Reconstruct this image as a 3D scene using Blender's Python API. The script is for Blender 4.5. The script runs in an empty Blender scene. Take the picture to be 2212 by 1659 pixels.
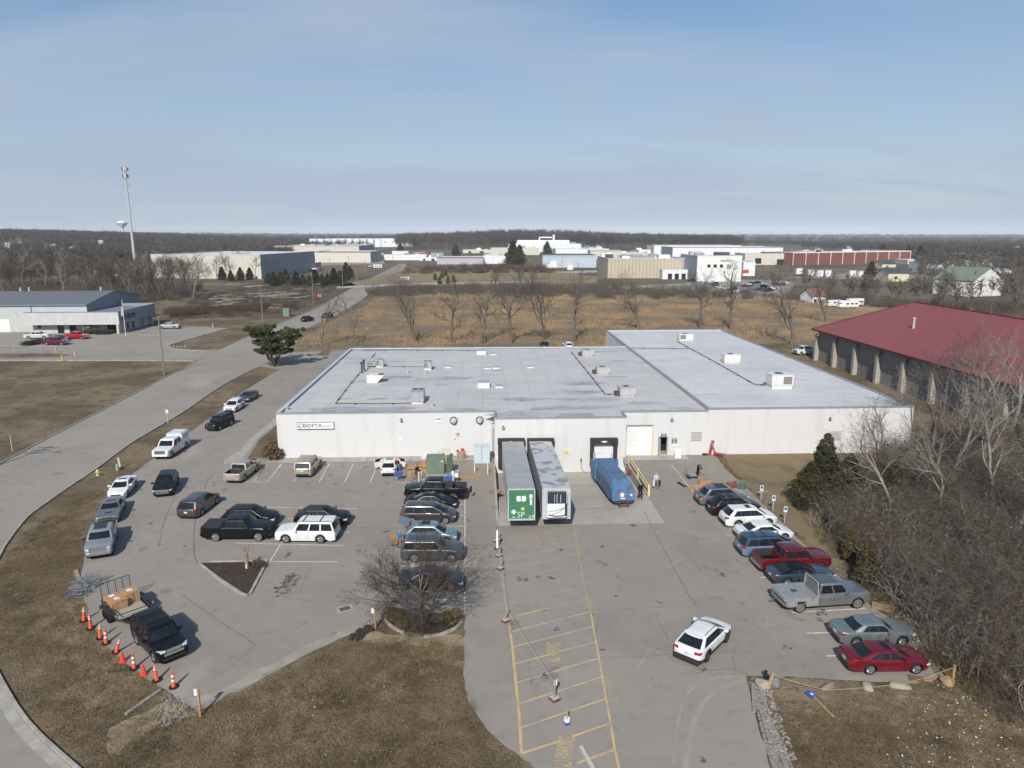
import bpy,math,random
import numpy as np
from mathutils import Vector,Matrix
from mathutils.geometry import delaunay_2d_cdt
R=math.radians
sc=bpy.context.scene
COL=sc.collection
# ---- camera, sky, sun, exposure
F,CX,CY,PITCH,YAW,CAMH=1534.,1106.,829.5,R(11.9),R(2.46),27.
cd=bpy.data.cameras.new('camera');cam=bpy.data.objects.new('camera',cd);COL.objects.link(cam)
cam.location=(0,0,CAMH);cam.rotation_euler=(R(90)-PITCH,0,-YAW)
cd.sensor_width=36;cd.lens=36*F/2212;cd.clip_start=.5;cd.clip_end=30000
sc.camera=cam
SUN_EL,SUN_AZ=R(38),R(193)
SKY_STRENGTH=.068
wd=bpy.data.worlds.new('World');sc.world=wd;wd.use_nodes=True
wt=wd.node_tree;wn=wt.nodes;bg=wn['Background']
sky=wn.new('ShaderNodeTexSky');sky.sky_type='NISHITA';sky.sun_disc=False
sky.sun_elevation=SUN_EL;sky.sun_rotation=SUN_AZ;sky.air_density=1.0;sky.dust_density=.7;sky.ozone_density=1.6
tc=wn.new('ShaderNodeTexCoord');sp=wn.new('ShaderNodeSeparateXYZ');wt.links.new(tc.outputs['Generated'],sp.inputs[0])
mz=wn.new('ShaderNodeMath');mz.operation='ADD';mz.inputs[1].default_value=.18;wt.links.new(sp.outputs['Z'],mz.inputs[0])
dx=wn.new('ShaderNodeMath');dx.operation='DIVIDE';wt.links.new(sp.outputs['X'],dx.inputs[0]);wt.links.new(mz.outputs[0],dx.inputs[1])
dy=wn.new('ShaderNodeMath');dy.operation='DIVIDE';wt.links.new(sp.outputs['Y'],dy.inputs[0]);wt.links.new(mz.outputs[0],dy.inputs[1])
cb=wn.new('ShaderNodeCombineXYZ');wt.links.new(dx.outputs[0],cb.inputs[0]);wt.links.new(dy.outputs[0],cb.inputs[1])
mp=wn.new('ShaderNodeMapping');mp.inputs['Rotation'].default_value=(0,0,R(52));mp.inputs['Scale'].default_value=(.42,1.25,1)
wt.links.new(cb.outputs[0],mp.inputs[0])
n1=wn.new('ShaderNodeTexNoise');n1.inputs['Scale'].default_value=1.1;n1.inputs['Detail'].default_value=9;n1.inputs['Roughness'].default_value=.56;n1.inputs['Distortion'].default_value=.5
wt.links.new(mp.outputs[0],n1.inputs['Vector'])
cr=wn.new('ShaderNodeValToRGB');cr.color_ramp.elements[0].position=.40;cr.color_ramp.elements[1].position=.68
cr.color_ramp.elements[0].color=(0,0,0,1);cr.color_ramp.elements[1].color=(.55,.55,.55,1)
wt.links.new(n1.outputs['Fac'],cr.inputs[0])
vr=wn.new('ShaderNodeMapRange');vr.inputs['From Min'].default_value=.0;vr.inputs['From Max'].default_value=.42
vr.inputs['To Min'].default_value=.88;vr.inputs['To Max'].default_value=.0;wt.links.new(sp.outputs['Z'],vr.inputs['Value'])
ad=wn.new('ShaderNodeMath');ad.operation='ADD';ad.use_clamp=True;wt.links.new(cr.outputs[0],ad.inputs[0]);wt.links.new(vr.outputs[0],ad.inputs[1])
mx=wn.new('ShaderNodeMix');mx.data_type='RGBA';mx.inputs['B'].default_value=(5.5,6.7,8.5,1)
hs=wn.new('ShaderNodeHueSaturation');hs.inputs['Saturation'].default_value=1.32;hs.inputs['Value'].default_value=1.45
wt.links.new(sky.outputs[0],hs.inputs['Color'])
wt.links.new(ad.outputs[0],mx.inputs['Factor']);wt.links.new(hs.outputs[0],mx.inputs['A'])
wt.links.new(mx.outputs['Result'],bg.inputs['Color']);bg.inputs['Strength'].default_value=SKY_STRENGTH
sl=bpy.data.lights.new('sun','SUN');sun=bpy.data.objects.new('sun',sl);COL.objects.link(sun)
sl.energy=4.15;sl.angle=R(.53);sl.color=(1,.96,.885)
sdir=Vector((math.sin(SUN_AZ)*math.cos(SUN_EL),math.cos(SUN_AZ)*math.cos(SUN_EL),math.sin(SUN_EL)))
sun.rotation_euler=sdir.to_track_quat('Z','Y').to_euler();sun.location=(0,-40,80)
sc.view_settings.view_transform='Standard';sc.view_settings.look='None';sc.view_settings.exposure=0.14;sc.view_settings.gamma=1
sc.cycles.max_bounces=5;sc.cycles.diffuse_bounces=2;sc.cycles.glossy_bounces=2;sc.cycles.transmission_bounces=2;sc.cycles.volume_bounces=0
sc.cycles.use_denoising=True
# ---- helpers
_fw=np.array([math.sin(YAW)*math.cos(PITCH),math.cos(YAW)*math.cos(PITCH),-math.sin(PITCH)])
_rt=np.array([math.cos(YAW),-math.sin(YAW),0.]);_up=np.cross(_rt,_fw)
def G(u,v,z=0.):
 """surveyed photo point (2212 px wide) -> the place on the level plane z where it stands"""
 d=_fw+_rt*((u-CX)/F)-_up*((v-CY)/F)
 t=(z-CAMH)/d[2]
 return Vector((d[0]*t,d[1]*t,z))
def GP(pts,z=0.):return[G(u,v,z)[:2]for u,v in pts]
def height_at(p,v):
 """height of the point above ground point p that shows at photo row v"""
 lo,hi=0.,120.
 for _ in range(40):
  m=(lo+hi)/2;q=np.array([p[0],p[1],m-CAMH]);y=CY-F*(q@_up)/(q@_fw)
  if y>v:lo=m
  else:hi=m
 return lo
rng=random.Random(7)
def link(o,parent=None):
 COL.objects.link(o)
 if parent is not None:o.parent=parent
 return o
def tag(o,label=None,cat=None,group=None,kind=None):
 if label:o['label']=label
 if cat:o['category']=cat
 if group:o['group']=group
 if kind:o['kind']=kind
 return o
def empty(name,loc=(0,0,0),rz=0.,label=None,cat=None,group=None):
 o=bpy.data.objects.new(name,None);COL.objects.link(o);o.location=loc;o.rotation_euler=(0,0,rz);o.empty_display_size=.2
 return tag(o,label,cat,group)
def copy_tree(o,parent=None):
 c=o.copy();COL.objects.link(c);c.parent=parent
 for ch in[x for x in CHILD.get(o.name,[])]:
  d=copy_tree(ch,c);CHILD.setdefault(c.name,[]).append(d)
 return c
CHILD={}
def mk(name,V,Fc,mats,parent=None,mi=None,smooth=False,angle=35,loc=None,rz=None):
 me=bpy.data.meshes.new(name)
 if isinstance(V,np.ndarray)and isinstance(Fc,np.ndarray):
  n,k=Fc.shape
  me.vertices.add(len(V));me.vertices.foreach_set('co',V.astype(np.float32).ravel())
  me.loops.add(n*k);me.loops.foreach_set('vertex_index',Fc.astype(np.int32).ravel())
  me.polygons.add(n);me.polygons.foreach_set('loop_start',np.arange(0,n*k,k,dtype=np.int32))
  me.update(calc_edges=True)
 else:
  me.from_pydata([tuple(v)for v in V],[],[tuple(f)for f in Fc]);me.update()
 if not isinstance(mats,(list,tuple)):mats=[mats]
 for m in mats:me.materials.append(m)
 if mi is not None:me.polygons.foreach_set('material_index',np.array(mi,dtype=np.int32))
 if smooth:
  me.shade_smooth()
  if angle and angle<170:me.set_sharp_from_angle(angle=R(angle))
 o=bpy.data.objects.new(name,me);COL.objects.link(o)
 if parent is not None:
  o.parent=parent;CHILD.setdefault(parent.name,[]).append(o)
 if loc is not None:o.location=loc
 if rz is not None:o.rotation_euler=(0,0,rz)
 return o
class MB:
 """collects simple solids into one mesh"""
 def __init__(s):s.V=[];s.F=[];s.M=[];s.m=0
 def add(s,V,Fc,m=None):
  b=len(s.V);s.V+=[tuple(v)for v in V];s.F+=[tuple(i+b for i in f)for f in Fc];s.M+=[s.m if m is None else m]*len(Fc);return s
 def box(s,c,d,rz=0.,m=None,rx=0.,ry=0.):
  x,y,z=d[0]/2,d[1]/2,d[2]/2
  P=[Vector((i*x,j*y,k*z))for k in(-1,1)for j in(-1,1)for i in(-1,1)]
  if rz or rx or ry:
   M=Matrix.Rotation(rz,3,'Z')@Matrix.Rotation(ry,3,'Y')@Matrix.Rotation(rx,3,'X');P=[M@p for p in P]
  P=[p+Vector(c)for p in P]
  return s.add(P,[(0,2,3,1),(4,5,7,6),(0,1,5,4),(2,6,7,3),(0,4,6,2),(1,3,7,5)],m)
 def bb(s,x0,x1,y0,y1,z0,z1,m=None):return s.box(((x0+x1)/2,(y0+y1)/2,(z0+z1)/2),(x1-x0,y1-y0,z1-z0),m=m)
 def tube(s,a,b,r0,r1=None,n=8,m=None,cap=True):
  a=Vector(a);b=Vector(b);r1=r0 if r1 is None else r1
  d=(b-a);
  if d.length<1e-6:return s
  d.normalize();u=d.orthogonal().normalized();w=d.cross(u)
  V=[a+(u*math.cos(t)+w*math.sin(t))*r0 for t in[2*math.pi*i/n for i in range(n)]]+[b+(u*math.cos(t)+w*math.sin(t))*r1 for t in[2*math.pi*i/n for i in range(n)]]
  Fc=[(i,(i+1)%n,n+(i+1)%n,n+i)for i in range(n)]
  if cap:Fc+=[tuple(range(n-1,-1,-1)),tuple(range(n,2*n))]
  return s.add(V,Fc,m)
 def path(s,pts,r,n=6,m=None):
  for a,b in zip(pts[:-1],pts[1:]):s.tube(a,b,r,r,n,m)
  return s
 def prism(s,poly,z0,z1,m=None,mt=None):
  n=len(poly);V=[(x,y,z0)for x,y in poly]+[(x,y,z1)for x,y in poly]
  a=sum(poly[i][0]*poly[(i+1)%n][1]-poly[(i+1)%n][0]*poly[i][1]for i in range(n))
  Fs=[(i,(i+1)%n,n+(i+1)%n,n+i)for i in range(n)]
  tb=[tuple(range(n-1,-1,-1)),tuple(range(n,2*n))]
  if a<0:Fs=[f[::-1]for f in Fs];tb=[f[::-1]for f in tb]
  s.add(V,Fs+tb[:1],m);k=len(V);return s.add(V,tb[1:],m if mt is None else mt)
 def lathe(s,prof,n=16,axis='Z',c=(0,0,0),m=None):
  V=[];Fc=[]
  for r,h in prof:
   for i in range(n):
    t=2*math.pi*i/n;x,y=r*math.cos(t),r*math.sin(t)
    p=(x,y,h)if axis=='Z' else(x,h,y)if axis=='Y' else(h,x,y)
    V.append((p[0]+c[0],p[1]+c[1],p[2]+c[2]))
  for j in range(len(prof)-1):
   for i in range(n):
    q=(j*n+i,j*n+(i+1)%n,(j+1)*n+(i+1)%n,(j+1)*n+i)
    Fc.append(q if axis!='Y' else q[::-1])
  return s.add(V,Fc,m)
 def build(s,name,mats,parent=None,**k):return mk(name,s.V,s.F,mats,parent,mi=s.M,**k)
 # ---- materials
MT={}
def nodes_of(name):
 m=bpy.data.materials.new(name);m.use_nodes=True;return m,m.node_tree,m.node_tree.nodes['Principled BSDF']
def L4(c):return(c[0],c[1],c[2],1)
def mat(name,c,rough=.6,metal=0.,c2=None,scale=4.,amt=1.,bump=0.,bscale=None,coat=0.,spec=None,detail=4.,contrast=(.35,.65),stretch=None,emit=None,coord='Object'):
 if name in MT:return MT[name]
 m,t,b=nodes_of(name);N=t.nodes
 b.inputs['Roughness'].default_value=rough;b.inputs['Metallic'].default_value=metal
 if coat:b.inputs['Coat Weight'].default_value=coat;b.inputs['Coat Roughness'].default_value=.03
 if spec is not None:b.inputs['Specular IOR Level'].default_value=spec
 if emit:b.inputs['Emission Color'].default_value=L4(c);b.inputs['Emission Strength'].default_value=emit
 if c2 is None:c2=tuple(x*.9 for x in c)
 tcn=N.new('ShaderNodeTexCoord');src=tcn.outputs[coord]
 if coord=='World':
  pass
 if stretch:
  mpn=N.new('ShaderNodeMapping');mpn.inputs['Scale'].default_value=stretch;t.links.new(src,mpn.inputs[0]);src=mpn.outputs[0]
 nz=N.new('ShaderNodeTexNoise');nz.inputs['Scale'].default_value=scale;nz.inputs['Detail'].default_value=detail;t.links.new(src,nz.inputs['Vector'])
 rp=N.new('ShaderNodeMapRange');rp.inputs['From Min'].default_value=contrast[0];rp.inputs['From Max'].default_value=contrast[1];rp.inputs['To Max'].default_value=amt;t.links.new(nz.outputs['Fac'],rp.inputs['Value'])
 mi=N.new('ShaderNodeMix');mi.data_type='RGBA';mi.inputs['A'].default_value=L4(c);mi.inputs['B'].default_value=L4(c2)
 t.links.new(rp.outputs[0],mi.inputs['Factor']);t.links.new(mi.outputs['Result'],b.inputs['Base Color'])
 if bump:
  nb=N.new('ShaderNodeTexNoise');nb.inputs['Scale'].default_value=bscale or scale*5;nb.inputs['Detail'].default_value=3;t.links.new(src,nb.inputs['Vector'])
  bp=N.new('ShaderNodeBump');bp.inputs['Strength'].default_value=bump;bp.inputs['Distance'].default_value=.05;t.links.new(nb.outputs['Fac'],bp.inputs['Height']);t.links.new(bp.outputs[0],b.inputs['Normal'])
 MT[name]=m;return m
def layered(name,base,layers,rough=.95,bump=None,wave=None):
 """base colour with a list of (colour, scale, from, to, stretch, amount[, detail]) noise layers in world position"""
 m,t,b=nodes_of(name);N=t.nodes;b.inputs['Roughness'].default_value=rough;b.inputs['Specular IOR Level'].default_value=.25
 g=N.new('ShaderNodeNewGeometry');cur=None
 rgb=N.new('ShaderNodeRGB');rgb.outputs[0].default_value=L4(base);cur=rgb.outputs[0]
 for k,ly in enumerate(layers):
  c,s,lo,hi,st,am=ly[:6];det=ly[6]if len(ly)>6 else 5
  mpn=N.new('ShaderNodeMapping');mpn.inputs['Scale'].default_value=st or(1,1,1);mpn.inputs['Location'].default_value=(k*37.1,k*11.7,0)
  if len(ly)>7:mpn.inputs['Rotation'].default_value=(0,0,R(ly[7]))
  t.links.new(g.outputs['Position'],mpn.inputs[0])
  nz=N.new('ShaderNodeTexNoise');nz.inputs['Scale'].default_value=s;nz.inputs['Detail'].default_value=det;nz.inputs['Roughness'].default_value=.62;t.links.new(mpn.outputs[0],nz.inputs['Vector'])
  rp=N.new('ShaderNodeMapRange');rp.inputs['From Min'].default_value=lo;rp.inputs['From Max'].default_value=hi;rp.inputs['To Max'].default_value=am;t.links.new(nz.outputs['Fac'],rp.inputs['Value'])
  mi=N.new('ShaderNodeMix');mi.data_type='RGBA';mi.inputs['B'].default_value=L4(c);t.links.new(rp.outputs[0],mi.inputs['Factor']);t.links.new(cur,mi.inputs['A']);cur=mi.outputs['Result']
 t.links.new(cur,b.inputs['Base Color'])
 if bump:
  nb=N.new('ShaderNodeTexNoise');nb.inputs['Scale'].default_value=bump[0];nb.inputs['Detail'].default_value=5;t.links.new(g.outputs['Position'],nb.inputs['Vector'])
  bp=N.new('ShaderNodeBump');bp.inputs['Strength'].default_value=bump[1];bp.inputs['Distance'].default_value=bump[2];t.links.new(nb.outputs['Fac'],bp.inputs['Height']);t.links.new(bp.outputs[0],b.inputs['Normal'])
 MT[name]=m;return m
def ribbed(name,c,period,axis='X',depth=.5,rough=.5,c2=None,metal=0.,width=.12,dark=.75):
 """sheet metal or board: a narrow darker groove every period along an object axis, with bump"""
 m,t,b=nodes_of(name);N=t.nodes;b.inputs['Roughness'].default_value=rough;b.inputs['Metallic'].default_value=metal
 tcn=N.new('ShaderNodeTexCoord');s=N.new('ShaderNodeSeparateXYZ');t.links.new(tcn.outputs['Object'],s.inputs[0])
 d=N.new('ShaderNodeMath');d.operation='DIVIDE';d.inputs[1].default_value=period;t.links.new(s.outputs[axis],d.inputs[0])
 f=N.new('ShaderNodeMath');f.operation='FRACT';t.links.new(d.outputs[0],f.inputs[0])
 g=N.new('ShaderNodeMath');g.operation='LESS_THAN';g.inputs[1].default_value=width;t.links.new(f.outputs[0],g.inputs[0])
 nz=N.new('ShaderNodeTexNoise');nz.inputs['Scale'].default_value=.6;nz.inputs['Detail'].default_value=6;t.links.new(tcn.outputs['Object'],nz.inputs['Vector'])
 m0=N.new('ShaderNodeMix');m0.data_type='RGBA';m0.inputs['A'].default_value=L4(c);m0.inputs['B'].default_value=L4(c2 or tuple(x*.82 for x in c));t.links.new(nz.outputs['Fac'],m0.inputs['Factor'])
 m1=N.new('ShaderNodeMix');m1.data_type='RGBA';t.links.new(m0.outputs['Result'],m1.inputs['A']);m1.inputs['B'].default_value=L4(tuple(x*dark for x in c));t.links.new(g.outputs[0],m1.inputs['Factor'])
 t.links.new(m1.outputs['Result'],b.inputs['Base Color'])
 bp=N.new('ShaderNodeBump');bp.inputs['Strength'].default_value=depth;bp.inputs['Distance'].default_value=.03;bp.invert=True;t.links.new(g.outputs[0],bp.inputs['Height']);t.links.new(bp.outputs[0],b.inputs['Normal'])
 MT[name]=m;return m
WALL=mat('white_painted_block',(.61,.60,.59),.8,c2=(.49,.475,.45),scale=.9,bump=.15,bscale=9,detail=8,stretch=(1,1,.13),contrast=(.5,.98))
WHITE=mat('white_paint',(.8,.8,.78),.6,c2=(.7,.7,.68),scale=2)
GREY=mat('grey_metal',(.33,.34,.35),.45,.2,c2=(.26,.27,.28),scale=2)
LGREY=mat('light_grey_metal',(.5,.51,.52),.5,.1,c2=(.42,.43,.44),scale=2)
DGREY=mat('dark_grey',(.06,.062,.065),.6)
BLACK=mat('black_rubber',(.018,.018,.019),.75,spec=.3)
CONC=mat('concrete',(.40,.375,.33),.9,c2=(.30,.28,.24),scale=1.2,bump=.15,detail=6)
KERB=mat('kerb_concrete',(.42,.385,.32),.9,c2=(.27,.25,.21),scale=1.5,bump=.2,detail=6)
YEL=mat('yellow_paint',(.62,.42,.12),.7,c2=(.5,.34,.12),scale=3)
PYEL=mat('pale_yellow_paint',(.72,.6,.3),.7,c2=(.6,.5,.26),scale=3)
WOOD=mat('raw_timber',(.42,.28,.13),.8,c2=(.3,.2,.1),scale=6,stretch=(1,1,.1))
GWOOD=mat('grey_timber',(.3,.28,.24),.85,c2=(.2,.18,.15),scale=5)
CARD=mat('cardboard',(.40,.25,.125),.85,c2=(.33,.2,.1),scale=2)
RUST=mat('rust',(.22,.085,.04),.9,c2=(.12,.05,.03),scale=6)
ORANGE=mat('cone_orange',(.85,.13,.04),.5,c2=(.7,.1,.035),scale=5)
REFL=mat('reflective_white',(.85,.85,.85),.4)
BLUE=mat('blue_plastic',(.02,.12,.5),.4,c2=(.02,.09,.4))
SKIN=mat('skin',(.45,.25,.17),.6)
# ---- ground, roads, lots
GRASS=layered('dead_grass',(.205,.150,.094),[
((.23,.178,.105),.05,.42,.62,None,.8),((.085,.058,.032),.11,.50,.66,None,.75),
((.065,.042,.024),.45,.50,.66,None,.85),((.085,.056,.034),.075,.47,.58,None,.8,7),((.20,.16,.085),1.7,.5,.68,None,.65),
((.06,.042,.025),5.,.49,.65,None,.6),((.29,.235,.145),9.,.54,.68,None,.75),((.135,.125,.06),.09,.60,.72,None,.5)],bump=(7.,.9,.12))
FIELD=layered('field_grass',(.215,.17,.115),[
((.33,.22,.115),.03,.46,.54,(.4,1.6,1),.95),((.12,.092,.056),.045,.50,.64,(.45,1.6,1),.8),
((.31,.19,.075),.18,.45,.7,(.6,1,1),.6),((.09,.07,.045),.5,.52,.7,None,.6),
((.30,.22,.12),1.1,.5,.68,None,.55),((.08,.06,.035),3.2,.5,.68,None,.5)],bump=(2.2,1.,.4))
MOWN=layered('mown_field',(.26,.2,.115),[((.20,.155,.09),.05,.45,.6,(.3,2,1),.8),((.19,.15,.08),.6,.5,.7,None,.5)],bump=(2.,.6,.2))
SCRUB=layered('scrub_ground',(.10,.078,.052),[((.15,.115,.075),.08,.45,.65,None,.8),((.055,.042,.03),.3,.48,.66,None,.8),((.17,.14,.1),1.2,.55,.7,None,.6)],bump=(2.,1.,.4))
MULCH=layered('mulch',(.062,.042,.03),[((.10,.07,.048),.8,.5,.7,None,.7),((.03,.022,.017),3.,.45,.65,None,.7),((.16,.12,.08),7.,.64,.74,None,.6)],bump=(8.,1.,.08))
DIRT=layered('sandy_dirt',(.30,.235,.155),[((.17,.125,.075),.35,.45,.62,None,.9),((.36,.29,.2),1.3,.5,.7,None,.7),((.1,.07,.045),3.,.55,.7,None,.7)],bump=(5.,.8,.08))
GRAVEL=layered('gravel_verge',(.30,.28,.25),[((.40,.38,.34),7.,.56,.66,None,.8,2),((.14,.115,.09),4.,.5,.62,None,.9,2),((.24,.2,.15),.6,.45,.65,None,.6)],bump=(8.,1.,.1))
def asphalt(name,base,light,dark,tint):
 m=layered(name,base,[(light,.035,.42,.62,None,.7),(dark,.10,.5,.7,None,.55),(tint,.22,.52,.72,(1,.4,1),.5),
 (dark,.8,.52,.70,None,.5),(light,2.3,.5,.75,None,.3),(tuple(x*.55 for x in base),14.,.52,.74,None,.35,2),(tuple(x*.55 for x in dark),.35,.63,.70,None,.5,4),((.40,.36,.30),.05,.60,.70,(1.4,.5,1),.5,7)],rough=.88,bump=(30.,.25,.01))
 return m
ASPH=asphalt('lot_asphalt',(.272,.241,.207),(.315,.281,.242),(.205,.18,.154),(.305,.262,.212))
ROADM=asphalt('road_asphalt',(.278,.251,.216),(.325,.295,.254),(.222,.199,.171),(.31,.268,.218))
PAD=layered('concrete_pad',(.37,.345,.30),[((.42,.395,.35),.15,.45,.65,None,.7),((.30,.265,.215),.3,.52,.7,(1,.3,1),.7),((.27,.24,.2),1.4,.56,.72,None,.5),((.2,.17,.14),.6,.66,.74,None,.5)],rough=.9,bump=(20.,.2,.01))
CRACK=mat('crack_sealant',(.085,.08,.074),.9,c2=(.15,.14,.13),scale=.8)
STAINM=mat('oil_stain',(.075,.062,.05),.7,c2=(.12,.10,.085),scale=6)
def inpoly(p,poly):
 x,y=p;c=False;n=len(poly)
 for i in range(n):
  x0,y0=poly[i];x1,y1=poly[(i+1)%n]
  if(y0>y)!=(y1>y)and x<(x1-x0)*(y-y0)/(y1-y0)+x0:c=not c
 return c
def sheet(name,polys,z,m,holes=(),kind='structure',zf=None,parent=None):
 """flat sheet covering the union of polygons (world xy) minus holes"""
 V=[];Fi=[]
 for pl in list(polys)+list(holes):
  b=len(V);V+=[Vector(p[:2])for p in pl];Fi.append(list(range(b,b+len(pl))))
 vo,eo,fo,_,_,_=delaunay_2d_cdt(V,[],Fi,1,1e-4)
 keep=[]
 for f in fo:
  c=sum((vo[i]for i in f),Vector((0,0)))/len(f)
  if any(inpoly(c,p)for p in polys)and not any(inpoly(c,h)for h in holes):
   a=(vo[f[1]]-vo[f[0]]).cross(vo[f[2]]-vo[f[0]]);keep.append(tuple(f)if a>0 else tuple(reversed(f)))
 o=mk(name,[(v.x,v.y,z if zf is None else zf(v.x,v.y))for v in vo],keep,m,parent)
 if kind:o['kind']=kind
 return o
def smooth_pts(pts,k=3,closed=False):
 P=[Vector(p[:2])for p in pts];n=len(P);out=[]
 rngi=range(n if closed else n-1)
 for i in rngi:
  p0=P[(i-1)%n]if(closed or i>0)else P[i];p1=P[i];p2=P[(i+1)%n];p3=P[(i+2)%n]if(closed or i+2<n)else p2
  for j in range(k):
   t=j/k;out.append(.5*((2*p1)+(p2-p0)*t+(2*p0-5*p1+4*p2-p3)*t*t+(3*p1-p0-3*p2+p3)*t**3))
 if not closed:out.append(P[-1])
 return[tuple(p)for p in out]
def strip(name,pts,w,z,m,h=0.,kind='structure',closed=False,parent=None):
 """band of width w along a polyline; with h it is a solid kerb"""
 P=[Vector(p[:2])for p in pts];n=len(P);A=[];B=[]
 for i in range(n):
  a=P[(i-1)%n]if(closed or i>0)else P[i];b=P[(i+1)%n]if(closed or i<n-1)else P[i]
  d=(b-a);d=d.normalized()if d.length>1e-6 else Vector((1,0));q=Vector((-d.y,d.x))*w/2;A.append(P[i]+q);B.append(P[i]-q)
 V=[];Fc=[]
 for i in range(n):V+=[(A[i].x,A[i].y,z+h),(B[i].x,B[i].y,z+h),(A[i].x,A[i].y,z-.03),(B[i].x,B[i].y,z-.03)]
 for i in range(n if closed else n-1):
  a=4*i;b=4*((i+1)%n)
  Fc.append((a,a+1,b+1,b))
  if h:Fc+=[(a+1,a+3,b+3,b+1),(a+2,a,b,b+2)]
 if h and not closed:Fc+=[(0,2,3,1),(4*n-4,4*n-3,4*n-1,4*n-2)]
 o=mk(name,V,Fc,m,parent)
 if kind:o['kind']=kind
 return o
def ragged(poly,amp=.22,step=.5,seed=1):
 r=random.Random(seed);P=[Vector(p[:2])for p in poly];out=[]
 for i,a in enumerate(P):
  b=P[(i+1)%len(P)];k=max(1,int((b-a).length/step));out+=[tuple(a.lerp(b,j/k)+Vector((r.gauss(0,amp),r.gauss(0,amp)))*.6)for j in range(k)]
 return out
def kerb(pts,w=.17,label=None,h=.13,k=3):
 o=strip('kerb',smooth_pts(pts,k),w,0,KERB,h);return o
PIT=(1.45,17.3,63.0,81.4)
def pitz(x,y):
 t=min(1,max(0,(y-63.0)/15.0));s=1.0
 if y<72:
  w=.6+(72-y)*.45;s=min(1,max(0,(17.3-x)/w))
 return-1.1*(t*t*(3-2*t))*s*(1.0)if y>63 else 0.
pit_poly=[(PIT[0],PIT[2]),(PIT[1],PIT[2]),(PIT[1],PIT[3]),(PIT[0],PIT[3])]
def terr(x,y):
 d=math.hypot(x,y);z=-.03
 if d>1000:
  f=min(1,(d-1000)/900);f=f*f*(3-2*f);az=math.degrees(math.atan2(x,y))
  z+=f*(24*math.exp(-((az+34)/17)**2)+16*math.exp(-((az-3)/9)**2)-2.0*math.exp(-((az-38)/16)**2)+2.2*math.sin(x*.004+1)*math.cos(y*.0031))
  if d>5000:z+=26*min(1,(d-5000)/4000)
 return z
def grid_terrain():
 xs=sorted(set([-9000,-6500,-4500,-3000,-2200,-1700,-1300,-1000,-800,-650,-520,-420,-340,-280,-220,-160,-110,-70,-40,-20,PIT[0],PIT[1],20,40,70,110,160,220,280,340,420,520,650,800,1000,1300,1700,2200,3000,4500,6500,9000]))
 ys=sorted(set([-400,-200,-80,0,30,PIT[2],PIT[3],110,150,200,260,330,400,480,560,660,780,900,1050,1250,1500,1800,2200,2700,3300,4000,4800,5600,6500,7500,9000,11000,14000]))
 V=[(x,y,terr(x,y))for y in ys for x in xs];n=len(xs);Fc=[]
 for j in range(len(ys)-1):
  for i in range(n-1):
   if xs[i]==PIT[0]and ys[j]==PIT[2]:continue
   Fc.append((j*n+i,j*n+i+1,(j+1)*n+i+1,(j+1)*n+i))
 mi=[0 if math.hypot(*[sum(V[i][k]for i in f)/4 for k in(0,1)])<340 else 1 for f in Fc]
 o=mk('terrain',V,Fc,[GRASS,FARM],mi=mi,smooth=True,angle=0);o['kind']='structure'
FARM=layered('far_ground',(.14,.112,.074),[((.21,.165,.11),.006,.48,.62,None,.8),((.06,.048,.036),.02,.45,.6,None,.8)])
grid_terrain()
field=GP([(615,762),(655,728),(735,684),(830,642),(1000,632),(1300,640),(1640,640),(1760,655),(1950,668),(2060,760),(1860,800),(1760,760),(1700,742),(1310,752),(900,752),(740,756)])
sheet('field',[field],.012,FIELD)
scrub=GP([(360,690),(420,640),(640,590),(740,600),(770,617),(715,647),(667,666),(600,684),(470,685)])
sheet('scrub_clearing',[scrub],.010,SCRUB)
mown=GP([(735,616),(870,585),(900,583),(1200,583),(1290,600),(1290,612),(735,619)])
sheet('mown_field',[mown],.010,MOWN)
road_l=[(-400,1175),(-150,1075),(0,1002),(120,938),(224,884.6),(307,842),(357,815),(400,794),(416,785),(470,757),(525,732),(608,697),(691,663),(715,647),(770,617),(843,580),(864,569)]
road_r=[(878,571),(867,590),(824,612),(779,650),(728,679),(650,716),(628,730),(608,755),(590,775),(550,797),(480,833),(406,884),(350,918),(280,960),(207,1014),(140,1059),(92,1093),(56,1121),(17,1171),(0,1200),(-28,1260),(-38,1330),(-28,1400),(0,1464),(60,1560),(165,1659),(320,1790)]
rl=GP(road_l);rr=GP(road_r)
outer=GP([(-20,1790),(-330,1660),(-700,1500),(-760,1320)])
rr_s=smooth_pts(rr,3)
sheet('road',[rl+rr_s+outer],.0,ROADM)
kerb([p for p in rr[9:]])
kerb([p for p in rl[:9]])
kerb(rl[10:14]);kerb(rr[1:5])
gp=GP([(0,1464+22),(55,1575),(150,1672),(300,1800)])
strip('gutter',smooth_pts(GP([(-12,1478),(45,1573),(148,1672),(290,1800)]),4),.55,.006,CONC)
lot=[(616,757),(640,757),(677,758),(708,757),(747,753),(900,751),(1310,750),(1310,762),(760,762),(600,905)]
left_edge=[(605,797),(575,815),(524,846),(476,887),(406,936),(333,990),(295,1017),(268,1040),(241,1062),(212,1110),(193,1163),(179,1219),(175,1247),(184,1302),(200,1350),(223,1385),(259,1421),(306,1457),(346,1482),(371,1497),(389,1517),(428,1535),(454,1526),(497,1497),(517,1493),(562,1468),(662,1414),(756,1371),(800,1351),(826,1335),(1003,1335),(1003,1400),(1001,1460),(1012,1515),(1040,1558),(1075,1597),(1130,1640),(1160,1665),(1240,1760)]
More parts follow.
